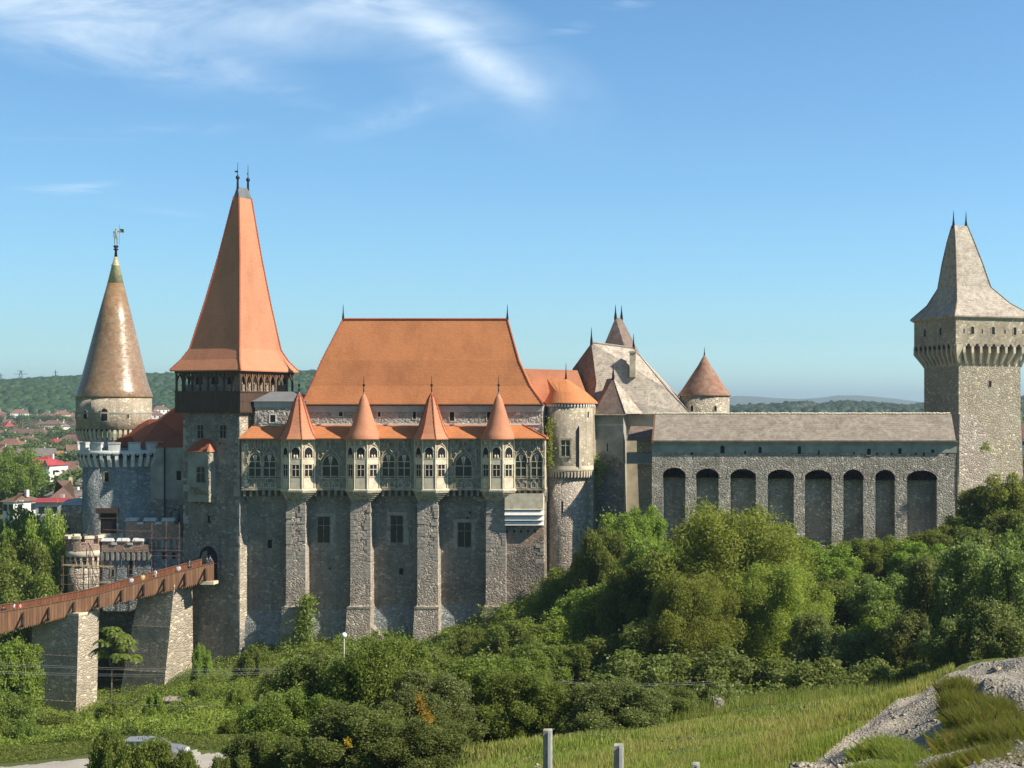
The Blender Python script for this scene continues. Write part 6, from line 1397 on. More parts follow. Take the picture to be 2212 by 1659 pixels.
for i, (u, vt, Y, wp, mt) in enumerate(((12, 1112, 176, 170, 'leaf_mid'), (66, 1140, 172, 140, 'leaf_mid'), (104, 1122, 168, 90, 'leaf_light'), (38, 1180, 168, 150, 'leaf_mid'), (98, 1185, 167, 110, 'leaf_mid'), (5, 1215, 164, 150, 'leaf_mid'), (75, 1235, 164, 130, 'leaf_mid'), (-25, 1200, 166, 150, 'leaf_mid'))):
    plant(('r1', 'r2')[i % 2], u, vt, Y, wp, ('high rounded tree behind the bridge at the left edge', 'tree with a pale trunk behind the bridge', 'yellowish tree beside the dark outer tower', 'middle tree of the group behind the bridge', 'tree touching the dark outer tower', 'dark tree low behind the bridge, left edge', 'dark tree just above the bridge rail', 'leftmost tree behind the bridge, half cut off')[i], 'tree', 'trees behind the bridge', mt)
plant('r1', 28, 975, 330, 100, 'big round tree standing over the near edge of the town', group=GT, mat='leaf_mid')
plant('r2', 110, 1050, 340, 90, 'broad tree in front of the white street house', group=GT, mat='leaf_mid')
plant('r1', 160, 1050, 330, 50, 'small tree behind the dark outer tower', group=GT, mat='leaf_mid')
# sumac-like tree between the piers
sm = thing('young_tree', 'thin forked young tree with drooping palm-like leaves between the bridge piers', 'tree', P3(238, 1500, 140)); m = MB()
b0 = Vector((X(240, 140), 140, gz(X(240, 140), 140)-.2)); q1 = Vector(P3(241, 1450, 140)); tips = [Vector(P3(u, v, 140+dy)) for u, v, dy in ((236, 1412, .5), (262, 1415, -.4), (250, 1370, .3), (225, 1385, -.2), (275, 1385, .4), (285, 1420, 0))]
m.tube([b0, q1], [.12, .08], 6)
for t in tips: m.tube([q1, (q1+t)/2+Vector((0, 0, .3)), t], [.07, .05, .03], 5)
m.build('trunk', M['bark'], sm); V = []; Fq = []
for t in tips+[tips[2]+Vector((-.6, .3, .5)), tips[0]+Vector((-.8, 0, .4)), tips[1]+Vector((.3, .5, .9)), tips[4]+Vector((-.2, -.3, .6))]:
    for k in range(16):
        a_ = rt_.uniform(0, 6.28); d = Vector((math.cos(a_), math.sin(a_), rt_.uniform(.1, .9))); Ln = rt_.uniform(.8, 1.35); p = t.copy()
        for s_ in range(9):
            d2 = Vector((d.x, d.y, d.z-.22*s_)).normalized(); p = p+d2*Ln/9; sd_2 = d2.cross(Vector((0, 0, 1))).normalized()
            for g_ in (-1, 1):
                b2 = len(V); V += [p, p+sd_2*g_*.14+d2*.09, p+sd_2*g_*.34+Vector((0, 0, -.12)), p+sd_2*g_*.16-d2*.07]; Fq.append((b2, b2+1, b2+2, b2+3))
V = np.array([list(v-wloc(sm)) for v in V]); np_mesh('crown', V, np.array(Fq), M['leaf_mid'], sm)
# yellow leaf patches in the foreground trees (clusters on their own twigs)
def cluster(pts_, n, rad, size, mat, parent, name, rng):
    C_ = np.repeat(np.array([list(p) for p in pts_]), n, 0); C_ = C_+rng.normal(0, 1, C_.shape)*np.array(rad)
    V, Fc = leaf_quads(C_-np.array(list(wloc(parent))) if parent else C_, np.tile([0, -.6, .5], (len(C_), 1)), np.full(len(C_), size), rng); return np_mesh(name, V, Fc, mat, parent)
yt_ = thing('yellow_twigs', 'twigs of bright yellow leaves hanging on the foreground tree', 'branch', P3(920, 1540, 56)); yy_ = 56.0
pth = [P3(u, v, yy_) for u, v in ((906, 1505), (908, 1518), (912, 1530), (918, 1538), (924, 1546), (930, 1556))]
m = MB(); m.tube(pth, .02, 4); m.build('twig', M['bark'], yt_); cluster(pth, 55, (.10, .2, .12), .04, M['leaf_yellow'], yt_, 'leaves', rg2)
yt2_ = thing('yellow_twigs', 'small sprig of orange-yellow leaves low in the dark trees', 'branch', P3(752, 1610, 52)); pth = [P3(u, v, 52) for u, v in ((748, 1600), (751, 1606), (755, 1612))]
m = MB(); m.tube(pth, .02, 4); m.build('twig', M['bark'], yt2_); cluster(pth, 30, (.06, .1, .06), .04, M['leaf_yellow'], yt2_, 'leaves', rg2)
for i, (u, vt, Y, wp, mt, lab) in enumerate(((330, 1500, 118, 46, 'leaf_bright', 'low bright bush right below the second pier'), (430, 1478, 128, 50, 'leaf_mid', 'green bush at the top of the weedy slope'), (520, 1490, 112, 60, 'leaf_bright', 'yellow-green bush at the right end of the weedy slope'),
    (390, 1545, 98, 50, 'leaf_mid', 'dark low shrub in the middle of the weedy slope'), (160, 1590, 92, 70, 'leaf_bright', 'bright shrub above the road on the left'), (60, 1560, 96, 90, 'leaf_mid', 'leafy shrub above the road at the far left'), (500, 1555, 88, 60, 'leaf_bright', 'bright shrub above the right end of the road'))):
    plant('b1', u, vt, Y, wp, lab, 'bush', 'shrubs on the weedy slope', mt)
# climbing plants on the masonry
def ivy(lab, pts_, n, rad, size, mat):
    t = thing('climbing_plant', lab, 'climbing plant', pts_[0]); m = MB(); m.tube(pts_, .04, 4); m.build('stem', M['bark'], t); cluster(pts_, n, rad, size, M[mat], t, 'leaves', rg2)
ivy('bright green creeper climbing the lower corner of the first hall buttress', [P3(u, v, 162.5) for u, v in ((662, 1392), (658, 1375), (663, 1360), (655, 1345), (662, 1330), (660, 1312), (663, 1296))], 260, (.55, .35, .45), .16, 'leaf_bright')
ivy('creeper in the shaded corner between the hall and the round tower', [P3(u, v, 165.0) for u, v in ((1187, 1000), (1186, 985), (1188, 970), (1186, 955), (1187, 940), (1183, 925), (1190, 915))], 110, (.20, .2, .35), .12, 'leaf_light')
ivy('tufts of leaves growing on the wall right of the round tower corbels', [P3(u, v, 168.8) for u, v in ((1290, 1045), (1288, 1032), (1292, 1020), (1290, 1008), (1297, 1002), (1302, 1010), (1288, 992))], 60, (.25, .15, .25), .13, 'leaf_bright')
ivy('shady creeper in the bay left of the first hall buttress', [P3(u, v, 163.9) for u, v in ((548, 1440), (552, 1420), (560, 1408), (575, 1415), (590, 1420))], 160, (.6, .3, .6), .17, 'leaf_dark')
ivy('creeper along the base ledge of the hall right corner', [P3(u, v, 163.0) for u, v in ((1095, 1325), (1115, 1322), (1135, 1328), (1155, 1322), (1172, 1330), (1185, 1345))], 200, (.45, .3, .5), .17, 'leaf_mid')
ivy('small tuft growing on the rubble lump on the right tower', [P3(u, v, 161.0) for u, v in ((2122, 968), (2128, 962), (2132, 970))], 50, (.25, .15, .2), .12, 'leaf_light')
# ---------------------------------------------------------------- grass and weeds (uncountable)
def blades(name, n, region, hfun, wfun, mat, rng, lab, cat='grass', lean=.35):
    u = rng.uniform(region[0], region[1], n*2); y = 1/rng.uniform(1/region[3], 1/region[2], n*2); x = (u-UX)*y/F
    keep = region[4](u, y) if len(region) > 4 else np.ones(len(u), bool); x, y, u = x[keep][:n], y[keep][:n], u[keep][:n]; n = len(x)
    z = ground(x, y)-.03; h = hfun(x, y)*rng.uniform(.5, 1.3, n); w_ = wfun(y)*rng.uniform(.6, 1.3, n); a_ = rng.uniform(0, 6.28, n); la = rng.uniform(0, 6.28, n)
    P0 = np.c_[x-np.cos(a_)*w_, y-np.sin(a_)*w_, z]; P1_ = np.c_[x+np.cos(a_)*w_, y+np.sin(a_)*w_, z]
    lx_, ly_ = np.cos(la)*lean*h*rng.uniform(.2, 1, n), np.sin(la)*lean*h*rng.uniform(.2, 1, n)
    P2_ = np.c_[x+lx_, y+ly_, z+h]; V = np.stack([P0, P1_, P2_], 1).reshape(-1, 3)
    return tag(np_mesh(name, V, np.arange(n*3).reshape(-1, 3), mat), lab, cat, kind='stuff')
M['grass'] = leafmat('meadow_grass_blades', (.16, .225, .036), (.29, .33, .070), (.46, .40, .18), .4)
def vary(mt, dry, sc, lo, hi, k):
    t = NT(mt.node_tree); h = [n for n in t.n if n.type == 'HUE_SAT'][0]; src = h.inputs['Color'].links[0].from_socket
    n = t.noise(t.coords((1, .55, 1)), sc, 5, .6, .6); t.set(h.inputs['Color'], t.mix(t.ramp(n, [(lo, 0.0), (hi, k)]), src, dry))
vary(M['grass'], (.36, .30, .12), .22, .45, .62, .75)
M['grass_dry'] = leafmat('tuft_grass_blades', (.13, .20, .03), (.26, .28, .07), (.38, .26, .13), .4)
def onpath(u, y):
    cv = crest(u)[2]; return ~((u > 1700) & (y < cv+.1))
blades('grass', 280000, (930, 2060, 19, 84, onpath), lambda x, y: .26+.12*sines(x, y, 2.3)+.08*sines(x, y, .6), lambda y: .004+.0005*y, M['grass'], rg2, 'long green meadow grass with dry stalks sloping down to the wood')
blades('grass', 9000, (1380, 2000, 62, 86, onpath), lambda x, y: .8+.1*x*0, lambda y: .02+0*y, M['grass_dry'], rg2, 'taller dry stalks along the far edge of the meadow')
def weeds(name, n, reg, size, mat, lab, rng, cond=None, hh=.5):
    u = rng.uniform(reg[0], reg[1], n*3); y = rng.uniform(reg[2], reg[3], n*3); keep = cond(u, y) if cond else np.ones(len(u), bool); u, y = u[keep][:n], y[keep][:n]
    x = (u-UX)*y/F; lump = np.clip(sines(x*1.7+y*.3, y*1.3, 1.6)+.25*sines(x, y, .5)+.25, 0, 1.6)
    z = ground(x, y)+np.abs(rng.normal(0, 1, len(x)))*hh*.45+lump*hh*1.9*rng.uniform(.35, 1, len(x))**.5
    V, Fc = leaf_quads(np.c_[x, y, z], np.tile([0, -.2, 1.0], (len(x), 1)), np.full(len(x), size), rng, .6, .7); return tag(np_mesh(name, V, Fc, mat), lab, 'ground plants', kind='stuff')
weeds('ground_cover', 170000, (-60, 640, 84, 165), .085, M['leaf_bright'], 'bright green weeds and scrub covering the slope between road and bridge piers', rg2, lambda u, y: np.sin(u*.03+y*.1)*10+y > 82, .45)
weeds('ground_cover', 90000, (560, 2300, 86, 160), .16, M['leaf_mid'], 'dark undergrowth filling the ground beneath the trees of the wood', rg2, None, .9)
weeds('ground_cover', 70000, (560, 1480, 138, 163.6), .13, M['leaf_mid'], 'leafy undergrowth along the foot of the hall and round tower', rg2, None, .8)
weeds('ground_cover', 26000, (-120, 640, 74.5, 86), .06, M['leaf_mid'], 'short grass verge on the far side of the road', rg2, lambda u, y: y > np.interp(u, [-260, 0, 150, 300, 480, 620], [70.5, 70.4, 71, 72.5, 71.5, 69])+4.2, .12)
weeds('ground_cover', 26000, (1000, 1960, 34, 84), .045, M['leaf_silver'], 'low leafy weeds patching the meadow grass', rg2, lambda u, y: onpath(u, y) & (sines((u-UX)*y/F*1.6, y*1.1, 2.2) > .12), .16)
# tufts on the gravel mound
def tuft(name, lab, spots, n, h, rng, mat='grass_dry'):
    P_ = []
    for (u, v, Y, r) in spots:
        c = px(u, v, Y); k = int(n*r); a_ = rng.uniform(0, 6.28, k); rr_ = np.sqrt(rng.random(k))*r
        P_.append(np.c_[c.x+np.cos(a_)*rr_, c.y+np.sin(a_)*rr_, np.full(k, c.z)-.12-rr_*.12])
    P_ = np.vstack(P_); n = len(P_); hh = h*rng.uniform(.4, 1.25, n); a_ = rng.uniform(0, 6.28, n); w_ = .006*rng.uniform(.7, 1.4, n); lx_ = rng.normal(-.12, .3, n)*hh; ly_ = rng.normal(0, .3, n)*hh
    mid = P_+np.c_[lx_*.3, ly_*.3, hh*.6]; tip = P_+np.c_[lx_, ly_, hh]; dx = np.c_[np.cos(a_)*w_, np.sin(a_)*w_, 0*w_]
    V = np.stack([P_-dx, P_+dx, mid+dx*.7, tip, mid-dx*.7], 1).reshape(-1, 3); return tag(np_mesh(name, V, np.arange(n*5).reshape(-1, 5), M[mat]), lab, 'grass', kind='stuff')
tuft('grass_tuft', 'tall bright grass tuft growing down the right side of the gravel mound', [(2085, 1545, 22.5, .35), (2115, 1580, 21.5, .42), (2110, 1640, 20, .5), (2170, 1625, 20, .45), (2160, 1680, 18.5, .5), (2215, 1670, 18.5, .45), (2090, 1700, 18.5, .4), (2200, 1590, 21.5, .22), (2072, 1510, 24.5, .26), (2205, 1620, 19.5, .45), (2160, 1560, 22, .35), (2230, 1545, 22.5, .25), (2240, 1690, 17.5, .5)], 19000, .46, rg2)
tuft('grass_tuft', 'brownish grass tuft left of the bare rock in the bottom right', [(1880, 1640, 20.5, .3), (1920, 1620, 20.6, .35), (1960, 1640, 20.0, .35), (2000, 1655, 19.5, .3), (1900, 1675, 19.2, .4), (1960, 1680, 18.9, .35)], 14000, .28, rg2)
tuft('grass_tuft', 'thin olive grass strip behind the gravel path at the right edge', [(2165, 1482, 29, .5), (2210, 1478, 29, .6), (2130, 1490, 28, .3), (2240, 1480, 29, .5)], 2600, .12, rg2)

# ================================================================ town
HC = {'brown': tiles('town_roof_brown', (.22, .135, .10), (.17, .105, .08), (.12, .08, .06), .8, .2, 3), 'red': tiles('town_roof_red', (.42, .06, .07), (.34, .05, .06), (.26, .05, .05), .7, .3, 3),
      'orange': tiles('town_roof_orange', (.46, .19, .09), (.38, .15, .07), (.30, .12, .06), .8, .2, 3), 'grey': tiles('town_roof_grey', (.22, .19, .17), (.17, .15, .14), (.12, .11, .10), .8, .2, 3), 'rose': tiles('town_roof_rose', (.28, .135, .105), (.22, .11, .085), (.17, .08, .065), .8, .2, 3)}
HW = [plain('town_wall_white', (.72, .70, .64), .9, .06), plain('town_wall_cream', (.62, .53, .38), .9, .08), plain('town_wall_rose', (.55, .38, .28), .9, .08), plain('town_wall_grey', (.45, .44, .42), .9, .08)]
def house(x, y, z, w_, d, hw, hr_, rot, rm, wm, lab, hip=True, group='houses of the town'):
    t = thing('house', lab, 'house', (x, y, z), group); Mx = frame(x, y, rot, z)
    m = MB(Mx); m.box(-w_/2, w_/2, -d/2, d/2, -2.5, hw); m.build('wall', wm, t)
    e = .55; k = d/2*.9 if hip else 0
    m = MB(Mx); m.add([(-w_/2-e, -d/2-e, hw-.1), (w_/2+e, -d/2-e, hw-.1), (w_/2+e, d/2+e, hw-.1), (-w_/2-e, d/2+e, hw-.1), (-w_/2-e+k, 0, hw+hr_), (w_/2+e-k, 0, hw+hr_)], [(0, 1, 5, 4), (1, 2, 5), (2, 3, 4, 5), (3, 0, 4), (0, 3, 2, 1)]); m.build('roof', rm, t)
    m = MB(Mx); n = max(2, int(w_/3.2)); fl = max(1, int(hw/2.8))
    for f in range(fl):
        for q in range(n): xx = -w_/2+w_*(q+.5)/n; m.box(xx-.5, xx+.5, -d/2-.04, -d/2+.1, .9+f*2.8, 2.2+f*2.8)
    for f in range(fl):
        for q in (-.25, .25): m.box(w_/2-.1, w_/2+.04, d*q-.5, d*q+.5, .9+f*2.8, 2.2+f*2.8)
    m.build('window', M['glass'], t); m = MB(Mx); m.box(w_*.2, w_*.2+.6, .2, .8, hw+hr_*.5, hw+hr_+.6); m.build('chimney', wm, t); return t
hrn = random.Random(77)
def rooft(k): return {'brown': 'brown', 'red': 'crimson', 'orange': 'orange', 'grey': 'grey', 'rose': 'rose-brown'}[k]
def hs(u, v, Y, wp, rot, rc, wi, hw=3.2, hr_=2.6, lab=None, hip=True, dp=None):
    x = X(u, Y); z = gz(x, Y); w_ = wp*Y/F; zz = Z(v, Y)          # v = where the wall meets the ground
    return house(x, Y, zz, w_, dp or min(w_*.8, 11), hw, hr_, rot, HC[rc], HW[wi], lab, hip)
# the ones that stand out
mt = hs(98, 1031, 420, 62, -8, 'red', 0, 3.8, 2.6, 'long white house with bright crimson four-gabled roof in the middle of the town', True, 9)
m = MB(frame(X(98, 420), 420, -8, Z(1031, 420)))
for q in (-3.4, -1.1, 1.2, 3.5): m.prism([(q-1.0, 3.5), (q+1.0, 3.5), (q, 5.6)], -5.2, -.5)
m.build('gable', HC['red'], mt)
hs(160, 1095, 300, 44, 4, 'grey', 3, 3.0, 2.4, 'grey double-roofed shed house beside the dark outer tower', False, 10)
hs(158, 1050, 460, 50, 10, 'brown', 0, 3.0, 3.0, 'brown roofed house just right of the crimson roofed one', True, 10)
hs(118, 1118, 262, 52, 6, 'red', 3, 3.2, .5, 'low pale house with flat red roof left of the dark outer tower', False, 6)
hs(138, 1108, 285, 46, 20, 'brown', 1, 3.0, 3.6, 'steep brown hipped roof behind the flat red roofed house', True, 9)
hs(150, 1100, 290, 60, -12, 'grey', 0, 3.0, 1.0, 'pale roofed outbuilding touching the outer tower top', False, 6)
hs(46, 1112, 270, 30, -20, 'brown', 0, 2.8, 1.4, 'small white cottage wall beside the tall street lamp', True, 6)
sh = thing('tank_shed', 'white open shed sheltering two big tanks, one white and one blue', 'shed', (X(82, 248), 248, Z(1150, 248))); Mx = frame(X(82, 248), 248, 8, Z(1150, 248))
m = MB(Mx); m.box(-2.6, 2.2, 1.4, 1.6, -1, 3.0); m.box(-2.7, -2.4, -1.6, 1.6, -1, 3.4); m.box(-2.8, 2.3, -1.9, 1.7, -.6, -.35); m.build('wall', HW[0], sh); m = MB(Mx); m.box(-2.2, 2.6, -1.0, 1.9, 2.8, 3.1); m.box(-2.9, -1.7, -1.3, -.6, 3.0, 3.9); m.build('roof', HW[3], sh)
for dx_, mm_ in ((-.9, 'white'), (1.1, 'blue')):
    t = thing('storage_tank', mm_+' cylindrical tank standing in the open shed', 'tank', tuple(Mx @ Vector((dx_, -.3, -.35))), 'tanks in the shed'); m = MB(Mx); m.lathe(dx_, -.3, [(.8, -.35), (.85, 0), (.85, 1.5), (.6, 1.75), (.1, 1.8)], 20)
    m.build('shell', M['white'] if mm_ == 'white' else plain('blue_paint', (.05, .28, .50), .5, .05), t, True); m = MB(Mx); m.lathe(dx_, -.3, [(.25, 1.78), (.25, 1.9)], 12); m.build('lid', M['lead'], t)
# rows of town houses
rows_ = [(1128, 300, 3), (1078, 400, 5), (1052, 470, 6), (1025, 560, 8), (1005, 640, 8), (985, 730, 9), (968, 830, 10), (951, 930, 11), (936, 1040, 12), (922, 1150, 13), (909, 1260, 13), (899, 1370, 13)]
seen = {}
adj = {'brown': ['brown tiled', 'dull brown roofed', 'old brown roofed'], 'rose': ['rosy brown roofed', 'dusty pink-brown roofed'], 'orange': ['fresh orange roofed', 'orange tiled'], 'red': ['dark red roofed', 'wine red roofed'], 'grey': ['grey roofed', 'slate grey roofed']}
wl_ = ['white walled', 'cream walled', 'pinkish walled', 'grey walled']
bandn = ['nearest the castle', 'in the second row', 'in the third row', 'behind the crimson roof', 'just above the crimson roof', 'in the lower middle town', 'in the middle of town', 'in the upper middle town', 'in the upper town', 'high in the town', 'second row below the wood', 'first row below the wood']
for ri, (v, Y, n) in enumerate(rows_):
    for q in range(n):
        u = -8+192*(q+hrn.uniform(.25, .75))/n
        if ri <= 3 and 60 < u < 136: continue
        if ri == 0 or (ri == 1 and u < 70): continue
        rc = hrn.choice(['brown']*7+['rose']*5+['orange']+['red']+['grey']*2); wi = hrn.randrange(4)
        pos = ['far left', 'left', 'centre left', 'centre', 'centre right', 'right', 'beside spire'][min(6, max(0, int((u+8)/27.5)))]
        lab = f"{hrn.choice(adj[rc])} {wl_[wi]} house {bandn[ri]}, {pos}"
        if lab in seen: lab = lab.replace('house', 'smaller house')
        seen[lab] = 1
        hs(u, v+hrn.uniform(-4, 5), Y+hrn.uniform(-25, 25), hrn.uniform(10, 15)*F/Y, hrn.uniform(-40, 40), rc, wi, hrn.choice((3.0, 3.2, 5.4)), hrn.uniform(2.4, 3.6), lab, hrn.random() < .6)
# houses glimpsed right of the tower and between buildings
for i, (u, v, Y, rc) in enumerate(((2206, 966, 500, 'rose'), (2209, 945, 640, 'brown'), (330, 905, 1000, 'rose'), (345, 892, 1200, 'brown'))):
    hs(u, v, Y, 13*F/Y, 20*i-20, rc, 0, 3.2, 3, ('rosy roofed house glimpsed low at the right picture edge', 'brown roofed house glimpsed higher at the right picture edge', 'rosy roofed house right behind the spire tower drum', 'brown roofed house between the spire tower and gate tower')[i])
# trees among the houses
rt3 = random.Random(5); cnt = 0; bands = [(1092, 320, 5), (1063, 400, 7), (1040, 470, 8), (1016, 560, 11), (995, 650, 12), (977, 750, 13), (960, 860, 14), (944, 960, 14), (930, 1070, 14), (917, 1180, 14), (906, 1290, 14), (898, 1400, 14)]
for bi, (v, Y, n) in enumerate(bands):
    for q in range(n):
        u = -15+205*(q+rt3.uniform(.1, .9))/n; Yq = Y+rt3.uniform(-35, 35)
        hgt = rt3.uniform(5, 8.5)
        if bi < 4 and 58 < u < 140: hgt *= .6
        vt = v-hgt*F/Yq
        plant('lo', u, vt, Yq, rt3.uniform(7, 13)*F/Yq, 'rounded green tree standing among the houses of the town', group=GT, name='town_tree')
        cnt += 1
for i in range(16):
    u = rt3.choice((rt3.uniform(322, 372), rt3.uniform(2190, 2230), rt3.uniform(640, 665))); Yq = rt3.uniform(420, 1300); x = X(u, Yq)
    plant('lo', u, float(np.interp(Yq, FY, FV))-9*F/Yq, Yq, 11*F/Yq, 'rounded green tree glimpsed between the castle buildings', group='trees glimpsed between buildings', name='town_tree')

# ================================================================ small things
vary(M['leaf_bright'], (.10, .15, .03), .10, .45, .62, .4)
def lamp(u, v0, v1, Y, lab):
    t = thing('street_lamp', lab, 'street lamp', P3(u, v1, Y), 'arched street lamps in the town'); m = MB(); a_, b_ = Vector(P3(u, v1+14, Y)), Vector(P3(u, v0, Y))
    m.tube([a_, Vector((a_.x, a_.y, b_.z-.8)), b_+Vector((.25, 0, -.15)), b_+Vector((.9, 0, .1))], [.13, .10, .08, .06], 6); m.build('pole', M['concrete'], t); m = MB(); m.box(b_.x+.8, b_.x+1.5, Y-.15, Y+.15, b_.z, b_.z+.2); m.build('lamp_head', M['white'], t)
lamp(32.5, 1083, 1125, 262, 'tall concrete street lamp with curved arm left of the flat red roof'); lamp(123, 1076, 1100, 300, 'thin street lamp with curved arm behind the flat red roof')
gl = thing('globe_lamp', 'white globe lamp on a thin pale pole before the hall buttresses', 'lamp', P3(742, 1440, 100)); m = MB(); g = Vector(P3(743, 1372, 100)); z0 = gz(g.x, 100)
m.tube([(g.x, 100, z0), (g.x, 100, g.z-.2)], .03, 8); m.build('pole', M['white'], gl); m = MB(); m.lathe(g.x, 100, [(.05, g.z-.22)]+[(.2*math.sin(a_), g.z-.2*math.cos(a_)) for a_ in np.linspace(.3, 3.0, 9)], 16); m.build('globe', M['white'], gl, True)
# pylons on the ridge
def pylon(u, vt, vb, Y, lab, small=False):
    t = thing('pylon', lab, 'pylon', P3(u, vb, Y), 'pylons on the hill'); m = MB(); b_, p = Vector(P3(u, vb+6, Y)), Vector(P3(u, vt, Y)); w_ = 3.2 if not small else .8
    for s_ in (-1, 1):
        m.tube([b_+Vector((s_*w_, 0, 0)), p+Vector((s_*w_*.2, 0, 0))], .3, 4); m.tube([b_+Vector((s_*w_, 0, 0)), (b_+p)/2+Vector((-s_*w_*.5, 0, 0)), p], .3, 4)
    m.build('mast', M['lead'], t); m = MB()
    if not small: m.tube([p+Vector((-8, 0, -4)), p+Vector((8, 0, -4))], .4, 4); m.tube([p+Vector((-4.5, 0, 0)), p+Vector((4.5, 0, 0))], .3, 4)
    else: m.tube([p+Vector((-3, 0, -3)), p+Vector((3, 0, -3))], .3, 4)
    m.build('crossarm', M['lead'], t)
pylon(45, 801, 815, 1740, 'wide power pylon on the wooded ridge at the far left'); pylon(120, 799, 812, 1740, 'thin distant mast on the ridge next to the wide pylon', True); pylon(2, 806, 822, 1740, 'thin mast on the ridge at the left picture edge', True)
# fence posts
def post(u, vt, Y, wm, lab, slot=True):
    c = Vector(P3(u, vt, Y)); z0 = gz(c.x, Y)-.3; w_ = wm/2
    o = MB(); o.loft([[(c.x-w_, Y-.05, z0), (c.x+w_, Y-.06, z0), (c.x+w_, Y+.06, z0), (c.x-w_, Y+.05, z0)], [(c.x-w_*.95, Y-.05, c.z-.02), (c.x+w_*.95, Y-.05, c.z-.02), (c.x+w_*.95, Y+.05, c.z), (c.x-w_*.95, Y+.05, c.z)]])
    t = thing('fence_post', lab, 'fence post', (c.x, Y, z0), 'concrete posts on the meadow'); o.build('shaft', M['concrete'], t)
    m = MB(); m.box(c.x+w_*.2, c.x+w_*.85, Y-.075, Y-.045, z0, c.z-.03); m.build('rib', M['cap'], t); 
    return t
post(1182.5, 1575, 23, .145, 'tall weathered concrete post, leftmost and highest of three'); post(1336, 1607, 22, .15, 'weathered concrete post in the middle of the three'); post(1503, 1647, 21, .11, 'short dark concrete post tip, rightmost of three')
# wires
def wire(pts_, lab, rad=.014):
    P_ = [Vector(p) for p in pts_]; out_ = []
    for a_, b_ in zip(P_[:-1], P_[1:]):
        for k in range(12): t = k/12; q = a_.lerp(b_, t); q.z -= math.sin(math.pi*t)*.22; out_.append(q)
    out_.append(P_[-1]); m = MB(); m.tube(out_, rad, 4); o = m.build('overhead_wire', plainw, None); tag(o, lab, 'wire')
plainw = plain('pale_cable', (.20, .20, .20), .6, .05)
for i, (a_, b_, c_, lab) in enumerate(((1429, 1432, 1440, 'highest thin wire crossing the bridge piers'), (1433, 1436, 1443, 'second thin wire crossing the bridge piers'), (1448, 1453, 1447, 'third thin wire crossing the bridge piers'), (1452, 1457, 1451, 'lowest of the four wires crossing the bridge piers'))):
    wire([P3(-60, a_, 80), P3(640, c_+2, 92)], lab, .008)
for a_, b_, lab in ((1466, 1470, 'upper wire over the dark hollow right of centre'), (1469, 1474, 'second wire over the dark hollow right of centre'), (1484, 1488, 'lowest and thickest wire over the dark hollow')):
    wire([P3(1130, a_, 71), P3(1560, b_, 76)], lab, .009)
wire([P3(190, 1516, 110), P3(640, 1520, 116)], 'dark single cable above the weedy slope')
# boulders
def rock(name, lab, u, v, Y, s, mat='rubble_pale'):
    rs = np.random.default_rng(int(u*7+v)); V = IV*(1+rs.normal(0, .14, (len(IV), 1)))*np.array(s)+np.array(list(px(u, v, Y))); tag(np_mesh(name, V, IF_, M[mat], None, False), lab, 'rock')
rock('boulder', 'pinkish pale boulders under the first hall buttress', 815, 1418, 124, (2.4, 1.2, 1.1), 'butt'); rock('boulder', 'low weathered boulder in the weeds by the second bridge pier', 372, 1512, 128, (1.5, .5, .3), 'butt'); rock('boulder', 'small pale stone by the meadow edge bottom centre', 1160, 1656, 40, (.12, .1, .08), 'butt'); rock('boulder', 'brownish rock in the shade at the top of the meadow', 1548, 1524, 66, (.35, .3, .4), 'rubble_dark')
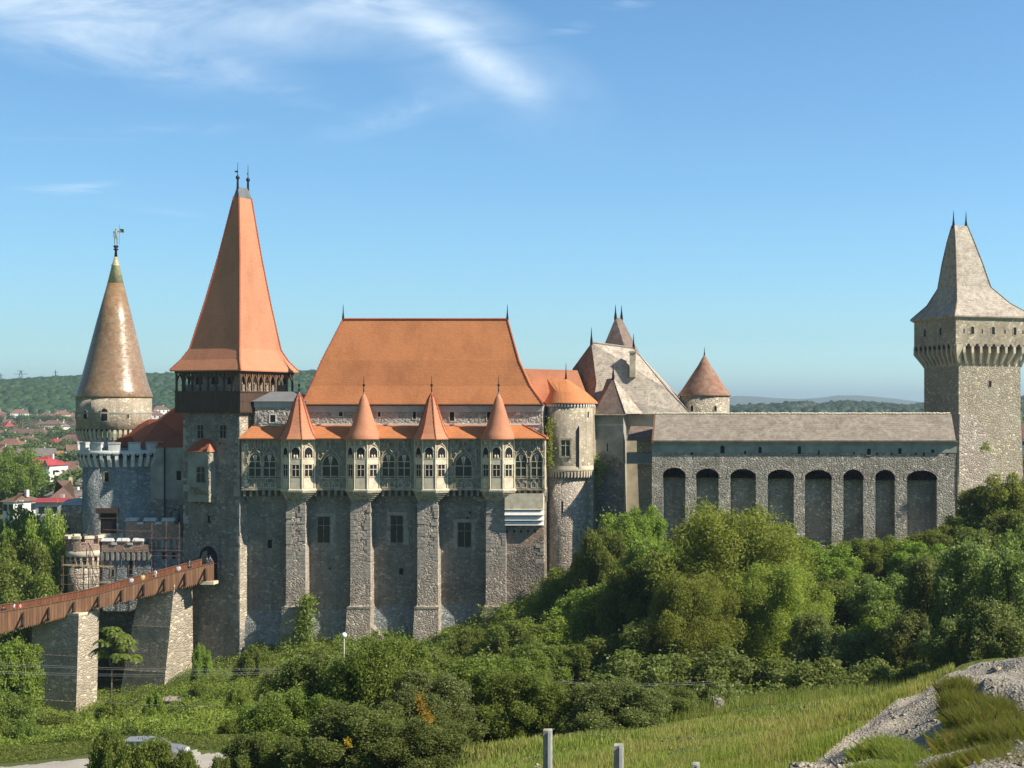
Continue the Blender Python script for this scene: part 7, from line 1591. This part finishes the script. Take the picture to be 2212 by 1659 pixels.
# car
def car():
    Y = 71.5; x0 = X(312, Y); Mx = frame(x0, Y, 4, gz(x0, Y)+.1) @ Matrix.Scale(.9, 4)
    t = thing('parked_car', 'silver saloon car parked on the dusty road, half hidden by shrubs', 'car', (x0, Y, gz(x0, Y)+.1))
    paint = plain('silver_paint', (.36, .37, .38), .28, .03, 2, metal=.5, spec=.5); rub = plain('tyre_rubber', (.02, .02, .02), .8, .05); gls = plain('car_glass', (.03, .05, .07), .06, .05, spec=.8)
    side = [(-2.2, .32), (-2.25, .62), (-2.15, .86), (-1.55, .95), (-1.15, 1.0), (1.0, .96), (1.75, .86), (2.15, .72), (2.25, .5), (2.2, .3), (1.72, .26), (1.62, .50), (1.38, .62), (1.12, .5), (1.02, .26), (-1.0, .26), (-1.1, .5), (-1.35, .62), (-1.6, .5), (-1.7, .26)]
    m = MB(Mx); m.prism(side, -.82, .82); b_ = m.build('body', paint, t); bv = b_.modifiers.new('Bevel', 'BEVEL'); bv.width = .05; bv.segments = 2; bv.limit_method = 'ANGLE'
    cab = [(-1.55, .93), (-1.05, 1.36), (-.6, 1.43), (.25, 1.42), (.55, 1.32), (1.2, .93)]
    m = MB(Mx); m.loft([[(x, -.74, z) for x, z in cab], [(x*.93-.02, -.58, z if z < 1 else z) for x, z in cab][:0] or [(x, .74, z) for x, z in cab]]); m.build('cabin', gls, t)
    m = MB(Mx); m.loft([[(-1.1, -.66, 1.36), (-1.0, -.6, 1.44), (.2, -.6, 1.46), (.55, -.66, 1.34)], [(-1.1, .66, 1.36), (-1.0, .6, 1.44), (.2, .6, 1.46), (.55, .66, 1.34)]]); m.build('roof', paint, t)
    m = MB(Mx)
    for xs_ in ((-1.58, -1.06), (-.22, -.22), (1.22, .52)): m.tube([(xs_[0], -.755, .93), (xs_[1], -.755, 1.38)], .04, 4); m.tube([(xs_[0], .755, .93), (xs_[1], .755, 1.38)], .04, 4)
    m.tube([(-1.5, -.83, .94), (1.2, -.83, .94)], .025, 4); m.build('pillar', paint, t)
    for xw in (-1.35, 1.37):
        for s_ in (-1, 1):
            W_ = Mx @ Matrix.Translation((xw, s_*.72, .32)) @ Matrix.Rotation(R(90), 4, 'X'); m = MB(W_); m.lathe(0, 0, [(.2, -.11), (.31, -.1), (.32, 0), (.31, .1), (.2, .11)], 24); w2 = m.build('wheel', rub, t, True)
            m = MB(W_); m.lathe(0, 0, [(.2, -.115), (.2, .115)], 16); m.build('rim', M['lead'], w2)
    for s_ in (-1, 1):
        m = MB(Mx); m.box(2.08, 2.2, s_*.62-.17, s_*.62+.17, .60, .74); m.build('headlight', M['white'], t); m = MB(Mx); m.box(-2.24, -2.14, s_*.62-.16, s_*.62+.16, .68, .85); m.build('tail_light', plain('red_lamp', (.4, .02, .02), .3), t)
        m = MB(Mx); m.box(.9, 1.05, s_*.88-.1, s_*.88+.1, .95, 1.06); m.build('mirror', paint, t)
    for xd in (-.35, .55): m = MB(Mx); m.box(xd, xd+.18, -.845, -.82, .78, .82); m.build('door_handle', M['lead'], t)
car()

# ---------------------------------------------------------------- haze
hz = MB(); hz.box(-13600, 9600, -60, 20200, -12, 235)
m = bpy.data.materials.new('haze_air'); m.use_nodes = True; t = NT(m.node_tree); t.n.clear(); pv = t.new('ShaderNodeVolumePrincipled'); pv.inputs['Density'].default_value = .00014; pv.inputs['Color'].default_value = (.66, .87, 1.0, 1); pv.inputs['Anisotropy'].default_value = .2
o = t.new('ShaderNodeOutputMaterial'); t.l.new(pv.outputs[0], o.inputs['Volume'])
tag(hz.build('haze', m, None), 'thin bluish summer haze over the far hills', 'haze', kind='stuff')
